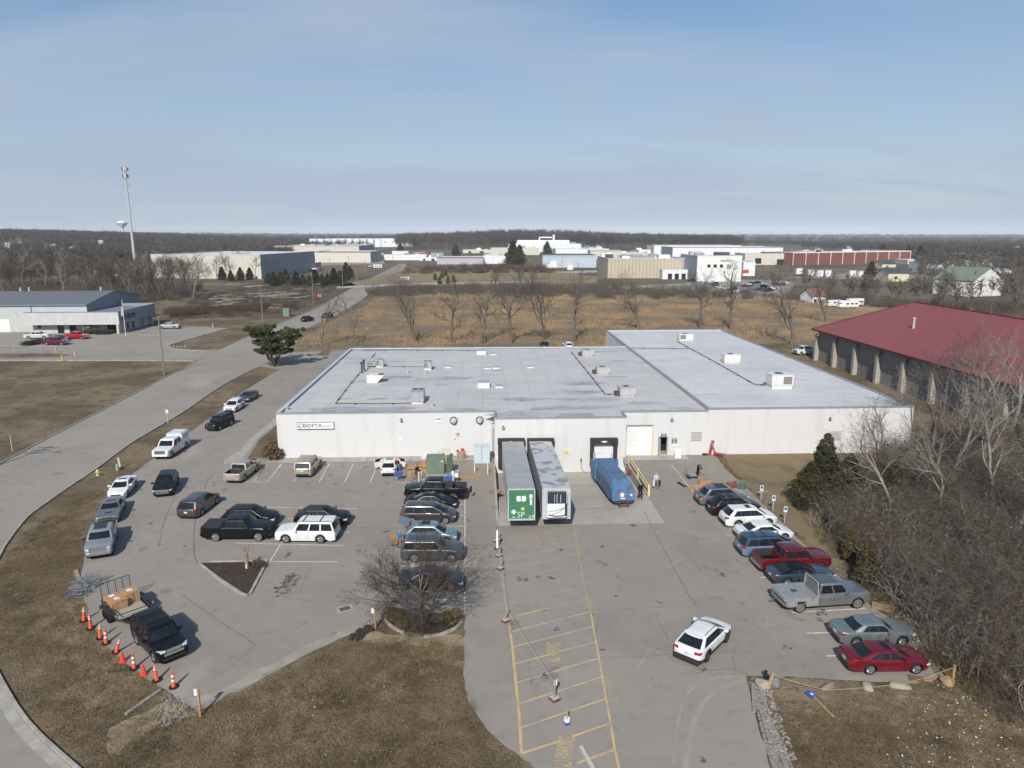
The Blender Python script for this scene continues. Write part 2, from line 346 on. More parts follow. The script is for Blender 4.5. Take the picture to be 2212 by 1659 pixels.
right_edge=[(1690,1760),(1665,1659),(1650,1610),(1628,1530),(1612,1462),(1640,1459),(1772,1466),(1911,1474),(1980,1478),(2029,1463),(2011,1442),(1945,1350),(1876,1305),(1800,1235),(1703,1144),(1654,1095),(1609,1050),(1570,1015),(1537,975)]
le=GP(left_edge);re_=GP(right_edge)
lotpoly=[(-24.5,151.0)]+[tuple(G(616,757)[:2])]+le+re_+[(27,86),(-24,86),(-24,140)]
holes=[pit_poly]
tri=GP([(428,1213),(580,1211),(574,1222),(541,1284),(533,1289),(519,1284),(470,1250)])
holes.append(tri)
sheet('parking_lot',[ragged(lotpoly,.07,.6)],.0,ASPH,holes)
sheet('driveway',[[(-32,137),(28,137),(28,173.5),(-36,170)]],.003,ASPH)
sheet('driveway',[GP([(628,728),(700,757),(616,800),(600,798),(560,792),(590,760)])],.0035,ROADM)
def pit_mesh():
 xs=np.linspace(PIT[0],PIT[1],34);ys=np.linspace(PIT[2],PIT[3],38);V=[(x,y,pitz(x,y))for y in ys for x in xs];n=len(xs)
 Fc=[(j*n+i,j*n+i+1,(j+1)*n+i+1,(j+1)*n+i)for j in range(len(ys)-1)for i in range(n-1)]
 o=mk('dock_apron',V,Fc,PAD,smooth=True,angle=0);o['kind']='structure'
 b=MB();b.prism([(PIT[0]-.22,63.4),(PIT[0]+.02,63.4),(PIT[0]+.02,81.4),(PIT[0]-.22,81.4)],-1.3,.06)
 b.prism([(PIT[1]-.02,70.2),(PIT[1]+.22,70.2),(PIT[1]+.22,81.4),(PIT[1]-.02,81.4)],-1.3,.10)
 o=b.build('dock_retaining_wall',CONC);tag(o,'low concrete walls holding back the asphalt on both sides of the sunken dock','retaining wall')
pit_mesh()
for i in range(1,4):strip('pavement_joint',[(PIT[0]+.2,63+i*4.5),(PIT[1]-.1,63+i*4.5)],.04,pitz(8,63+i*4.5)+.012,CRACK)
strip('pavement_joint',[(9.3,63.1),(9.3,67)],.04,.0,CRACK)if False else None
sheet('sidewalk',[GP([(598,900),(598,916),(557,946),(527,988),(510,1000),(484,1003),(484,993),(517,975),(543,946)])],.016,CONC)
sheet('sidewalk',[[(-26.2,82.9),(1.2,82.9),(1.2,84.95),(-26.2,84.95)]],.03,CONC)
for i in range(10):strip('pavement_joint',[(-25+i*2.7,82.9),(-25+i*2.7,84.9)],.05,.034,CRACK)
sheet('grass_patch',[GP([(598,918),(598,990),(535,990),(560,950)])],.014,GRASS)
sheet('concrete_threshold',[[(17.6,82.2),(25.3,82.2),(25.3,83.95),(17.6,83.95)]],.012,PAD)
sheet('planting_bed',[tri],.06,MULCH)
strip('kerb',smooth_pts(GP([(430,1216),(578,1213),(572,1224),(541,1283),(534,1288),(520,1283),(470,1250)]),1),.2,0,KERB,.14,closed=True)
bed=GP([(832,1334),(842,1349),(868,1362),(905,1369),(950,1366),(985,1352),(1002,1333),(990,1326),(900,1323),(845,1327)])
sheet('planting_bed',[bed],.02,MULCH)
kerb(GP([(832,1330),(834,1343),(850,1357),(872,1368)]));kerb(GP([(915,1377),(950,1372),(984,1358),(1001,1337),(1003,1325)]))
RG=lambda q_:ragged(q_,.3,.4)
sheet('dirt_patch',[RG(smooth_pts(GP([(756,1378),(800,1360),(870,1376),(998,1372),(985,1400),(900,1392),(820,1388),(770,1385)]),2,True))],-.018,DIRT)
sheet('dirt_patch',[RG(smooth_pts(GP([(225,1600),(260,1560),(330,1530),(380,1520),(430,1545),(350,1560),(300,1590),(245,1625)]),3,True))],-.012,DIRT)
sheet('dirt_patch',[RG(smooth_pts(GP([(1622,1464),(1790,1470),(1960,1482),(2040,1470),(2120,1530),(1960,1560),(1830,1560),(1700,1610),(1660,1560),(1635,1510)]),3,True))],-.014,layered('trodden_soil',(.22,.165,.105),[((.10,.07,.042),.22,.45,.6,None,.9),((.30,.24,.165),.9,.54,.7,None,.8),((.07,.05,.03),2.4,.5,.66,None,.7),((.33,.27,.19),6.,.58,.7,None,.6)],bump=(5.,.9,.1)))
sheet('gravel_verge',[smooth_pts(GP([(1626,1480),(1645,1480),(1660,1530),(1690,1600),(1715,1659),(1740,1720),(1690,1740),(1668,1659),(1652,1610),(1636,1540)]),2,True)],.004,GRAVEL)
sheet('grass_berm',[RG(smooth_pts(GP([(1560,985),(1600,977),(1740,975),(1790,1010),(1760,1100),(1790,1200),(1700,1135),(1620,1055)]),2,True))],-.008,layered('berm_grass',(.205,.15,.085),[((.26,.20,.12),.3,.5,.7,None,.7),((.12,.085,.045),.25,.52,.68,None,.8),((.28,.22,.14),4.,.55,.7,None,.5)],bump=(7.,.9,.1)))
ll=GP([(-300,800),(-300,700),(0,705),(345,705),(440,706),(495,709),(370,744),(366,749),(376,754),(412,757),(470,757),(440,772),(416,783),(414,779),(-300,779)])
sheet('neighbour_lot',[ll],.002,ROADM)
kerb(GP([(495,709),(430,727),(367,746),(370,752),(412,757),(470,754),(525,731)]),k=2)
kerb(GP([(-300,779),(200,779),(414,780),(418,785)]),k=1)
sheet('grass_strip',[GP([(-300,764),(0,764),(120,764),(160,767),(120,772),(0,773),(-300,773)])],.03,GRASS)
sheet('car_park',[GP([(1300,620),(1530,640),(1700,645),(1720,608),(1500,600),(1480,612)])],.02,ROADM)
sheet('lane',[GP([(728,619),(900,611),(1180,606),(1180,609),(900,615),(728,623)])],.02,PAD)
sheet('lane',[GP([(1195,588),(1240,585),(1300,584),(1300,588),(1240,590)])],.02,PAD)
sheet('far_pavement',[GP([(640,575),(860,569),(840,580),(770,600),(690,603)])],.02,GRASS)
sheet('far_pavement',[GP([(560,565),(830,560),(830,571),(600,590)])],.015,ROADM)
sheet('far_pavement',[GP([(1690,600),(1850,590),(2150,600),(2150,607),(1850,603)])],.02,ROADM)
# ---- painted markings
PW=mat('worn_white_line',(.62,.61,.59),.8,c2=(.36,.345,.325),scale=1.6,detail=6,contrast=(.45,.7),coord='Object')
PYW=mat('worn_yellow_line',(.56,.40,.16),.8,c2=(.34,.285,.195),scale=.9,detail=6,contrast=(.42,.68))
PYW2=mat('faded_yellow_line',(.40,.31,.17),.8,c2=(.29,.26,.21),scale=1.2,detail=6,contrast=(.4,.62))
PB=mat('pale_blue_line',(.42,.56,.62),.8,c2=(.33,.4,.43),scale=2)
def lines(name,segs,w,m,z=.006):
 b=MB()
 for s in segs:
  P=[Vector(G(*p)[:2])for p in s];d=(P[1]-P[0]).normalized();q=Vector((-d.y,d.x))*w/2
  b.add([(*(P[0]-q),z),(*(P[1]-q),z),(*(P[1]+q),z),(*(P[0]+q),z)],[(0,1,2,3)])
 o=b.build(name,m);o['kind']='structure';return o
z5=lambda x,y:(575.1+.2667*x,840.6+.2667*y)
lines('white_marking',[(z5(120,605),z5(8,750)),(z5(262,690),z5(222,750)),(z5(512,601),z5(430,752)),(z5(705,605),z5(636,752)),(z5(885,650),z5(844,752)),(z5(1060,715),z5(1045,756)),(z5(1045,756),z5(1235,755)),
(z5(-20,955),z5(750,970)),(z5(170,1050),z5(718,1062)),(z5(560,1155),z5(680,1161)),(z5(-250,1247),z5(630,1267)),(z5(130,1233),z5(30,1397)),(z5(30,1397),z5(580,1399)),
(z5(1610,780),z5(1608,1640)),(z5(1560,937),z5(1608,938)),(z5(1530,1021),z5(1608,1022)),(z5(1350,1108),z5(1608,1110)),(z5(1540,1214),z5(1608,1216)),(z5(1080,1432),z5(1608,1437))],.10,PW)
lines('white_marking',[((878,1267),(1004,1262)),((866,1297),(1004,1295)),((895,1325),(1003,1325)),((1003,1225),(1004,1328))],.10,PW)
lines('white_marking',[((1710,1323.5),(1871,1314)),((1744,1368),(1800,1366)),((1785,1417),(1830,1416)),((1644,1247.5),(1690,1246)),((1618,1214.5),(1635,1214)),((1593,1184.5),(1605,1184)),((1640,1064),(1660,1060))],.13,PW)
lines('white_marking',[((524,1003),(500,1041)),((500,1041),(548,1041)),((578,1003),(547,1041)),((578,1041),(608,1003)),((548,1041),(578,1041))],.10,PW)
lines('pale_blue_marking',[((1570,1156.5),(1583,1156)),((1550,1131),(1560,1130)),((1498,1066),(1506,1063)),((1501,1072),(1508,1064)),((1658,1060),(1636,1063))],.13,PB)
lines('yellow_marking',[(z5(8,605),z5(-75,720)),((468,1002),(497,1023)),((484,1003),(500,1030)),((460,1021),(480,1028))],.10,PYW2)
lines('yellow_marking',[((1449,1002),(1506,1074))],.14,PYW)
lines('faded_yellow_marking',[((1484,1060),(1470,1042)),((1472,1046),(1464,1046)),((1480,1054),(1472,1054))],.12,PYW2)
z6=lambda x,y:(1017.5+.3333*x,1106+.3333*y)
HL=[(183,105),(187,250),(205,370),(233,620),(248,740),(268,870),(290,1105),(305,1245),(318,1400),(328,1565)]
HR=[(668,90),(685,200),(720,400),(738,480),(775,650),(810,840),(850,1065),(875,1205),(905,1370),(932,1540),(965,1690)]
def pl(name,P,w,m):
 o=strip(name,[G(*z6(*p))[:2]for p in P],w,.007,m);return o
pl('yellow_marking',HL[4:],.17,PYW);pl('faded_yellow_marking',HL[:5],.12,PYW2);pl('yellow_marking',HR[4:],.13,PYW);pl('faded_yellow_marking',HR[:5],.12,PYW2)
hl=lambda l:[(z6(*a),z6(*b))for a,b in l]
lines('faded_yellow_marking',hl([((190,190),(405,148)),((450,136),(665,93)),((195,248),(420,200)),((470,192),(675,152)),((210,308),(690,208)),((215,377),(700,270)),((225,445),(705,337)),((230,517),(450,467)),((510,452),(720,405)),((235,602),(735,482)),((530,610),(750,563))]),.11,PYW2)
lines('yellow_marking',hl([((295,672),(520,620)),((265,775),(770,648)),((270,875),(790,742)),((280,985),(515,922)),((570,905),(805,842)),((290,1108),(825,948)),((305,1245),(850,1068)),((318,1400),(875,1210))]),.12,PYW)
lines('yellow_marking',hl([((330,1565),(582,1482)),((655,1455),(905,1368)),((690,1628),(932,1540))]),.16,PYW,.0075)
def text_mesh(name,s,size,m,parent=None,depth=0.,kind=None,sx=1.,bold=0.):
 c=bpy.data.curves.new(name,'FONT');c.body=s;c.size=size;c.align_x='CENTER';c.align_y='CENTER';c.extrude=depth;c.offset=bold;c.resolution_u=3
 t=bpy.data.objects.new(name,c);COL.objects.link(t);dg=bpy.context.evaluated_depsgraph_get();dg.update()
 me=bpy.data.meshes.new_from_object(t.evaluated_get(dg));COL.objects.unlink(t);bpy.data.objects.remove(t)
 for v in me.vertices:v.co.x*=sx
 me.materials.clear();me.materials.append(m);o=bpy.data.objects.new(name,me);COL.objects.link(o)
 if parent is not None:o.parent=parent
 if kind:o['kind']=kind
 return o
def ground_text(s,a,b,w,m):
 """letters run from photo point a to b on the asphalt; w is the letter height in metres"""
 A=Vector(G(*a));B=Vector(G(*b));d=(B-A);o=text_mesh('painted_lettering',s,1.,m,kind='structure')
 xs=[v.co.x for v in o.data.vertices];ys=[v.co.y for v in o.data.vertices];sx=d.length/(max(xs)-min(xs));sy=w/(max(ys)-min(ys))
 for v in o.data.vertices:v.co.x*=sx;v.co.y*=sy
 o.location=(A+B)/2+Vector((0,0,.009));o.rotation_euler=(0,0,math.atan2(d.y,d.x))
for a,b,w,m in[((600,1665),(628,1460),.95,PYW),((537,972),(540,848),1.0,PYW),((905,1228),(915,1068),1.0,PYW2),((788,660),(790,560),1.0,PYW2),((475,478),(465,395),1.0,PYW2),((727,300),(722,232),1.0,PYW2),((433,205),(428,130),1.0,PYW2)]:
 ground_text('NO PARKING',z6(*a),z6(*b),w,m)
lines('white_marking',[((1170+k*30,749.6),(1171+k*30,747))for k in range(-1,5)]+[((1145,749.6),(1146,747))],.16,PW,.012)
# ---- cracks, stains
def crack(pts,w=.05,jit=.07,m=CRACK,z=.005):
 r=random.Random(len(pts)*31+int(pts[0][0]));P=[Vector(G(*p)[:2])for p in pts];out=[P[0]]
 for a,b in zip(P[:-1],P[1:]):
  k=max(2,int((b-a).length/.5))
  for i in range(1,k+1):out.append(a.lerp(b,i/k)+Vector((r.uniform(-jit,jit),r.uniform(-jit,jit))))
 return strip('crack',smooth_pts(out,2),w*.75,z,m)
z4=lambda x,y:(.28*x,840.6+.28*y)
z8=lambda x,y:(.36*x,1194.5+.36*y)
for P,w in[([z4(1355,820),z4(1290,950),z4(1250,1080),z4(1222,1220)],.08),([z4(1660,640),z4(1600,700),z4(1575,770)],.1),([z4(1510,990),z4(1495,1110),z4(1502,1300),z4(1530,1350)],.10),
([z8(1080,240),z8(1300,395),z8(1535,550)],.07),([z8(1535,552),z8(1440,640),z8(1270,760)],.04),([z8(1700,262),z8(1900,295),z8(2212,288)],.05),([z8(1870,60),z8(1800,240)],.04),([z8(1560,500),z8(1750,425)],.03),
([z6(1125,0),(z6(1190,130)),z6(1260,260),z6(1320,370),z6(1400,520),z6(1462,607)],.07),([z6(1385,280),z6(1440,320),z6(1495,388)],.06),([z6(780,632),z6(1150,622),z6(1462,607),z6(1600,630),z6(1800,710),z6(1950,805)],.035),([z6(150,648),z6(500,640),z6(780,632)],.04),
([z6(1195,660),z6(1275,835)],.05),([z6(740,945),z6(1100,935),z6(1300,925),z6(1560,915),z6(1680,912),z6(1725,1030),z6(1790,1050)],.035),([z6(1740,830),z6(1700,920)],.035),([z6(1450,1050),z6(1560,1022),z6(1720,1012)],.06),([z6(830,675),z6(810,780)],.05),([z6(280,1035),z6(740,945)],.03),([z6(410,890),z6(370,990),z6(400,1150)],.03),
([z5(0,1118),z5(600,1122),z5(1100,1124),z5(1400,1130),z5(1880,1122)],.05),([z5(1000,800),z5(930,860)],.04),([z5(1120,1345),z5(1870,1360)],.03),([(0,930),(30,915)],.05),([z4(600,282),z4(1250,275)],.07),([z4(2212,0),z4(2080,120)],.08),([z4(0,690),z4(200,560)],.04),([z6(850,330),z6(1000,280),z6(1200,270)],.02),([z6(1500,322),z6(1800,300)],.025)]:
 crack(P,w)
def stains(spots,name='stain',m=STAINM):
 b=MB();r=random.Random(3)
 for(u,v,s,k)in spots:
  c=G(u,v)
  for i in range(k):
   a=r.uniform(0,6.3);d=r.random()**.5*s;q=Vector((c.x+math.cos(a)*d*.6,c.y+math.sin(a)*d));rad=r.uniform(.04,.16)*(1+s*.3);n=9;ph=r.uniform(0,6)
   b.add([(q.x+math.cos(t)*rad*(1+.4*math.sin(3*t+ph)),q.y+math.sin(t)*rad*(.7+.3*math.cos(2*t+ph)),.0056+.0002*(len(b.V)%7))for t in[6.283*j/n for j in range(n)]],[tuple(range(n))])
 o=b.build(name,m);o['kind']='structure'
stains([(*z5(180,1340),.5,8),(*z5(200,1540),1.2,30),(*z5(120,1630),1.,20),(*z4(1660,720),.5,5),(*z4(1735,775),.5,6),(*z4(1660,745),.4,3),(*z5(515,690),.5,7),(*z5(620,628),.5,5),(*z5(795,630),.6,7),(*z5(928,865),.15,3),(*z6(315,430),.35,10),(*z6(355,436),.3,8),(*z6(555,762),.3,4),(*z6(585,240),.3,4),(*z6(440,425),.5,9),(*z6(520,415),.5,5),
(*z6(1505,1014),.4,5),(*z6(1040,80),.5,6),(*z6(940,552),.2,2),(*z6(775,662),.3,3),(*z6(380,595),.2,2),(*z6(484,637),.2,2),(*z6(1500,1600),.3,5),(*z8(1730,150),.7,14),(1768,1323,.4,8),(1770,1338,.3,6),(1780,1322,.5,5),(*z5(965,1145),.5,6),(*z5(740,1315),.4,5),(*z5(1640,1060),.5,6),(*z5(350,760),.3,5),(*z5(560,770),.3,4),(*z5(980,760),.3,5),(*z5(1300,985),.4,6),(*z5(1300,1150),.4,6),(1300,1180,.4,5),(1420,1300,.3,4),(1180,1460,.3,4),(1560,1240,.4,6),(1700,1400,.4,6),(330,1130,.4,6),(400,1180,.3,4),(*z6(855,890),.15,2),(*z6(1890,702),.1,1)])
def tyre_arc(pts,w,m):
 strip('tyre_track',smooth_pts(GP([z6(*p)for p in pts]),6),w,.0048,m)
sheet('sandy_wash',[ragged(GP([(400,1512),(470,1492),(560,1447),(660,1397),(760,1352),(812,1338),(800,1347),(756,1368),(662,1411),(562,1465),(517,1490),(497,1494),(454,1522),(428,1531)]),.2,.5)],.0042,mat('sand_wash',(.34,.295,.235),.9,c2=(.275,.248,.215),scale=.9,contrast=(.4,.6)))
TRK=mat('sandy_tyre_track',(.32,.29,.235),.9,c2=(.27,.25,.222),scale=1.1,contrast=(.4,.6))
tyre_arc([(1780,1090),(1650,1130),(1540,1200),(1470,1300),(1430,1420),(1400,1560),(1390,1680)],.3,TRK)
tyre_arc([(1770,1062),(1600,1075),(1450,1130),(1380,1220),(1350,1330),(1325,1480),(1310,1640)],.16,TRK)
tyre_arc([(1720,1040),(1500,1030),(1300,980),(1180,885),(1100,980),(1040,1060)],.1,TRK)
d0=G(745,1315);b=MB();b.box((0,0,.008),(1.15,.85,.02));dr=b.build('storm_drain',CONC,loc=(d0.x,d0.y,0),rz=.5);tag(dr,'square storm drain grate with concrete rim set in the asphalt below the triangular bed','storm drain')
b=MB();b.box((0,0,.012),(.8,.5,.02));
for i in range(7):b.box((-.33+i*.11,0,.02),(.03,.5,.02),m=1)
b.build('grate',[BLACK,GREY],dr)
# ---- the long white building
def WP(u,v,y):
 """surveyed photo point -> (x, z) on the wall plane at depth y"""
 d=_fw+_rt*((u-CX)/F)-_up*((v-CY)/F);t=y/d[1]
 return d[0]*t,CAMH+d[2]*t
def wall_y(b,x0,x1,y,z0,z1,holes=(),m=0,rev=.3,mr=None):
 """wall facing -y with rectangular openings (xa,xb,za,zb) that have reveals"""
 xs=sorted(set([x0,x1]+[h[i]for h in holes for i in(0,1)]));zs=sorted(set([z0,z1]+[h[i]for h in holes for i in(2,3)]))
 for i in range(len(xs)-1):
  for j in range(len(zs)-1):
   cx=(xs[i]+xs[i+1])/2;cz=(zs[j]+zs[j+1])/2
   if any(h[0]<cx<h[1]and h[2]<cz<h[3]for h in holes):continue
   b.add([(xs[i],y,zs[j]),(xs[i+1],y,zs[j]),(xs[i+1],y,zs[j+1]),(xs[i],y,zs[j+1])],[(0,1,2,3)],m)
 for a,c,d,e in holes:
  yb=y+rev
  b.add([(a,y,d),(a,y,e),(a,yb,e),(a,yb,d)],[(0,1,2,3)],m);b.add([(c,y,d),(c,yb,d),(c,yb,e),(c,y,e)],[(0,1,2,3)],m)
  b.add([(a,y,e),(c,y,e),(c,yb,e),(a,yb,e)],[(0,1,2,3)],m);b.add([(a,y,d),(a,yb,d),(c,yb,d),(c,y,d)],[(0,1,2,3)],m)
MEMB=None
def membrane(name,base,axis,per,stain):
 m=layered(name,base,[((base[0]*.86,base[1]*.87,base[2]*.9),.12,.45,.62,None,.7),((base[0]*1.08,base[1]*1.08,base[2]*1.07),.3,.5,.7,(.4,1,1),.7),(stain,.13,.57,.66,(.45,1.5,1),.6,6),(tuple(x*.72 for x in base),.33,.57,.70,(.4,1.6,1),.55,6),((.37,.34,.30),.5,.56,.72,(.4,1.3,1),.45),((.15,.13,.12),.9,.68,.74,None,.6)],rough=.7)
 t=m.node_tree;N=t.nodes;b=N['Principled BSDF'];cur=b.inputs['Base Color'].links[0].from_socket
 g=N.new('ShaderNodeNewGeometry');s=N.new('ShaderNodeSeparateXYZ');t.links.new(g.outputs['Position'],s.inputs[0])
 for ax,p,w,dk in((axis,per,.03,.62),('Y' if axis=='X' else 'X',per*5.2,.01,.7)):
  d=N.new('ShaderNodeMath');d.operation='DIVIDE';d.inputs[1].default_value=p;t.links.new(s.outputs[ax],d.inputs[0])
  f=N.new('ShaderNodeMath');f.operation='FRACT';t.links.new(d.outputs[0],f.inputs[0])
  q=N.new('ShaderNodeMath');q.operation='LESS_THAN';q.inputs[1].default_value=w;t.links.new(f.outputs[0],q.inputs[0])
  k=N.new('ShaderNodeMath');k.operation='MULTIPLY';k.inputs[1].default_value=.55;t.links.new(q.outputs[0],k.inputs[0])
  mi=N.new('ShaderNodeMix');mi.data_type='RGBA';mi.inputs['B'].default_value=L4(tuple(x*dk for x in base));k.inputs[1].default_value=.5 if ax==axis else .22;t.links.new(k.outputs[0],mi.inputs['Factor']);t.links.new(cur,mi.inputs['A']);cur=mi.outputs['Result']
 t.links.new(cur,b.inputs['Base Color']);return m
ROOF1=membrane('white_membrane',(.50,.49,.475),'X',3.3,(.29,.29,.315))
ROOF2=membrane('clean_membrane',(.55,.55,.545),'Y',3.0,(.42,.43,.45))
COP=mat('coping_metal',(.36,.37,.39),.5,.3,c2=(.30,.31,.33),scale=.5)
COPL=mat('coping_pale',(.50,.54,.60),.5,.1,c2=(.44,.48,.53),scale=.5)
X0,X1,X2,X3,X4=-25.1,1.45,17.2,27.9,54.0
YF,YB,YM,YR,YBL,YBR=84.95,81.4,84.05,84.15,135.0,157.0
ZT=5.72;ZR=5.5;ZT2=5.95;ZR2=5.78
W=empty('warehouse',(10,84,0),0,'long low white painted block warehouse with pale flat roof and truck docks','warehouse')
def atW(o):o.parent=W;o.location=(-10,-84,0);CHILD.setdefault(W.name,[]).append(o);return o
b=MB();hole_gar=(17.45,21.05,.1,3.85);hole_door=(21.9,22.92,.05,2.35)
wall_y(b,X0,X1,YF,-.3,ZT);wall_y(b,X1,X2,YB,-1.4,ZT);wall_y(b,X2,X3,YM,-.3,ZT,[hole_gar,hole_door]);wall_y(b,X3,X4,YR,-.3,ZT2)
def wall_x(x,y0,y1,z0,z1,flip=False):
 q=[(x,y0,z0),(x,y1,z0),(x,y1,z1),(x,y0,z1)];b.add(q,[(0,1,2,3)if flip else(3,2,1,0)],0)
wall_x(X0,YF,YBL,-.3,ZT);wall_x(X1,YB,YF,-1.4,ZT);wall_x(X2,YB,YM,-1.4,ZT,True);wall_x(X3-.0,YM,YR,-.3,ZT2);wall_x(X4,YR,YBR,-.3,ZT2,True)
wall_x(X3+.02,YBL,YBR,-.3,ZT2);wall_x(X3+.02,YM,YBL+.1,5.0,ZT2)
b.add([(X0,YBL,-.3),(X3,YBL,-.3),(X3,YBL,ZT),(X0,YBL,ZT)],[(3,2,1,0)]);b.add([(X3,YBR,-.3),(X4,YBR,-.3),(X4,YBR,ZT2),(X3,YBR,ZT2)],[(3,2,1,0)])
atW(b.build('wall',WALL))
b=MB();z=ZR
b.add([(X0,YF,z),(X1,YF,z),(X1,YB,z),(X2,YB,z),(X2,YM,z),(X3,YM,z),(X3,YBL,z),(X0,YBL,z)],[(0,7,6,5,4,1),(1,4,3,2)][::1])
b.F=[(0,1,4,5,6,7),(1,2,3,4)];b.M=[0,0]
atW(b.build('roof',ROOF1))
b=MB();z=ZR2;b.add([(X3,YR,z),(X4,YR,z),(X4,YBR,z),(X3,YBR,z)],[(0,1,2,3)]);atW(b.build('roof',ROOF2))
b=MB()
def cop(x0,y0,x1,y1,zt,w=.28,m=0):b.bb(min(x0,x1)-w/2,max(x0,x1)+w/2,min(y0,y1)-w/2,max(y0,y1)+w/2,zt-.16,zt+.03,m)
cop(X0+.1,YF+.1,X1,YF+.1,ZT);cop(X1,YB+.1,X2-.1,YB+.1,ZT+.004);cop(X2+.05,YM+.1,X3-.2,YM+.1,ZT);cop(X3+.1,YR+.1,X4-.1,YR+.1,ZT2)
cop(X1+.1,YB+.4,X1+.1,YF-.1,ZT-.004);cop(X2-.1,YB+.4,X2-.1,YM-.1,ZT-.006)
cop(X0+.22,YF+.5,X0+.22,YBL-.4,ZT+.05,.5,1);cop(X0+.5,YBL,X3-.3,YBL,ZT+.03,.5,1);cop(X3+.12,YR+.4,X3+.12,YBR-.4,ZT2-.01,.3,0);cop(X3+.3,YBR,X4-.3,YBR,ZT2,.4,1);cop(X4-.1,YR+.4,X4-.1,YBR-.4,ZT2-.004,.3,0)
atW(b.build('coping',[COP,COPL]))
def roof_stains():
 b=MB();r=random.Random(4)
 for u,v,w_,n in[(715,886,2.2,3),(760,884,2.8,3),(805,886,3.,3),(850,884,2.6,3),(807,861,1.6,1),(740,861,1.2,1),(872,860,1.8,1),(843,815,3.,2),(955,818,3.4,2),(1269,827,3.,2),(1255,848,2.6,2),(1243,863,2.2,1),(1137,861,2.8,2),(1205,882,2.6,2),(1290,880,2.4,2),(1000,884,2.2,2),(1120,895,3.,2),(1240,897,2.6,2),(1330,815,1.6,1),(1350,780,1.6,1),(688,770,2.,1),(1404,870,2.,2),(1460,880,1.8,1),(1080,800,1.4,1),(940,830,1.4,1)]:
  for k in range(n):
   c=G(u+r.uniform(-14,14),v+r.uniform(-2,2),ZR);ph=[r.uniform(0,6)for _ in range(3)];m=18;z=ZR+.004+.0006*(len(b.V)// 18%9)
   b.add([(c.x+w_*r.uniform(.9,1.1)*(1+.3*math.sin(2*t+ph[0])+.2*math.sin(5*t+ph[1]))*math.cos(t),c.y+.38*w_*(1+.3*math.sin(3*t+ph[2]))*math.sin(t),z)for t in[6.283*j/m for j in range(m)]],[tuple(range(m))],r.randrange(2))
 atW(b.build('roof_stain',[mat('pond_stain',(.27,.27,.30),.75,c2=(.37,.372,.385),scale=.8,detail=8,contrast=(.4,.6)),mat('pond_stain_light',(.33,.325,.32),.75,c2=(.40,.40,.405),scale=.6,detail=8,contrast=(.4,.6))]))
roof_stains()
q2=lambda x,y:(619.4+.32*x,442.4+.32*y);q3=lambda x,y:(1239+.44*x,442.4+.44*y)
PIPE=mat('rusty_pipe',(.09,.075,.07),.8,c2=(.05,.04,.04))
def roofpipe(pts,z=ZR,r=.05):
 P=[G(*p,z+.14)for p in pts];b=MB();b.path(P,r,6)
 for a,c in zip(P[:-1],P[1:]):
  k=max(1,int((c-a).length/4.2))
  for i in range(k):q=a.lerp(c,(i+.5)/k);b.box((q.x,q.y,z+.06),(.34,.2,.12))
 atW(b.build('gas_pipe',PIPE))
roofpipe([q2(515,982),q2(800,980),q2(1310,984)]);roofpipe([q2(600,1000),q2(572,1032)]);roofpipe([q2(500,1125),q2(415,1225),q2(328,1340),q2(600,1341),q2(838,1338)]);roofpipe([q2(668,1090),q2(918,1092)],r=.035)
roofpipe([q2(1920,990),q2(2050,1150),q2(2150,1276),q2(2200,1278)]);roofpipe([q3(505,668),q3(690,768),q3(890,881),q3(958,883)],ZR2,.055);roofpipe([q3(270,703),q3(565,706)],ZR2)
FAN=mat('fan_opening',(.02,.02,.022),.6);UNIT=mat('unit_grey',(.40,.41,.42),.5,.2,c2=(.34,.35,.37),scale=1.5);UNITW=mat('unit_white',(.70,.69,.65),.55,c2=(.6,.58,.54),scale=1.5);UNITP=mat('unit_faded_pink',(.47,.455,.455),.6,c2=(.40,.38,.385),scale=1.2)
COIL=mat('coil_fins',(.17,.15,.13),.8,c2=(.24,.22,.2),scale=6,stretch=(1,1,6))
USC={1.9:.68,2.15:.76,2.6:.8,2.5:.84,3.4:.85,3.0:.9,3.2:.95}
def hvac(name,u,v,z,size,m,label,fans=2,coil='left',curb=.35,rz=0.):
 p=G(u,v,z);x,y,h=size;t=empty(name,(p.x,p.y+y/2,z),rz,label,'rooftop unit','rooftop units')
 b=MB();b.bb(-x/2+.1,x/2-.1,-y/2+.1,y/2-.1,-.05,curb);b.build('curb',UNITW if m is not UNITP else m,t)
 b=MB();b.bb(-x/2,x/2,-y/2,y/2,curb,curb+h);b.bb(-x/2-.03,x/2+.03,-y/2-.03,y/2+.03,curb+h-.06,curb+h+.03);b.bb(-.02,.02,-y/2-.02,-y/2+.02,curb+.05,curb+h-.08);b.bb(-x/2+.1,-.1,-y/2-.015,-y/2+.02,curb+h*.45,curb+h*.48);b.build('housing',m,t)
 b=MB();f=x*.2
 for i in range(fans):b.lathe([(.0,curb+h+.05),(f,curb+h+.05),(f+.05,curb+h+.02)],14,c=((i-(fans-1)/2)*x*.48,y*.18,0));
 if fans:b.build('fan',FAN,t)
 t.scale=(USC.get(round(x,2),.85),)*3
 if coil:
  b=MB();cx=-x*.24 if coil=='left' else x*.24;b.bb(cx-x*.2,cx+x*.2,-y/2-.04,-y/2-.003,curb+h*.12,curb+h*.86);b.build('coil',COIL,t)
 return t
t=hvac('rooftop_unit',*q2(625,1100),ZR,(1.9,1.9,1.5),UNIT,'grey rooftop unit with large coil face and attached low box beside twin flues',1,'left')
b=MB();b.bb(-3.2,-1.0,-.95,.95,.35,1.3);b.build('side_housing',UNIT,t);b=MB();b.bb(-3.0,-1.5,-.99,-.955,.6,1.15);b.build('coil',COIL,t)
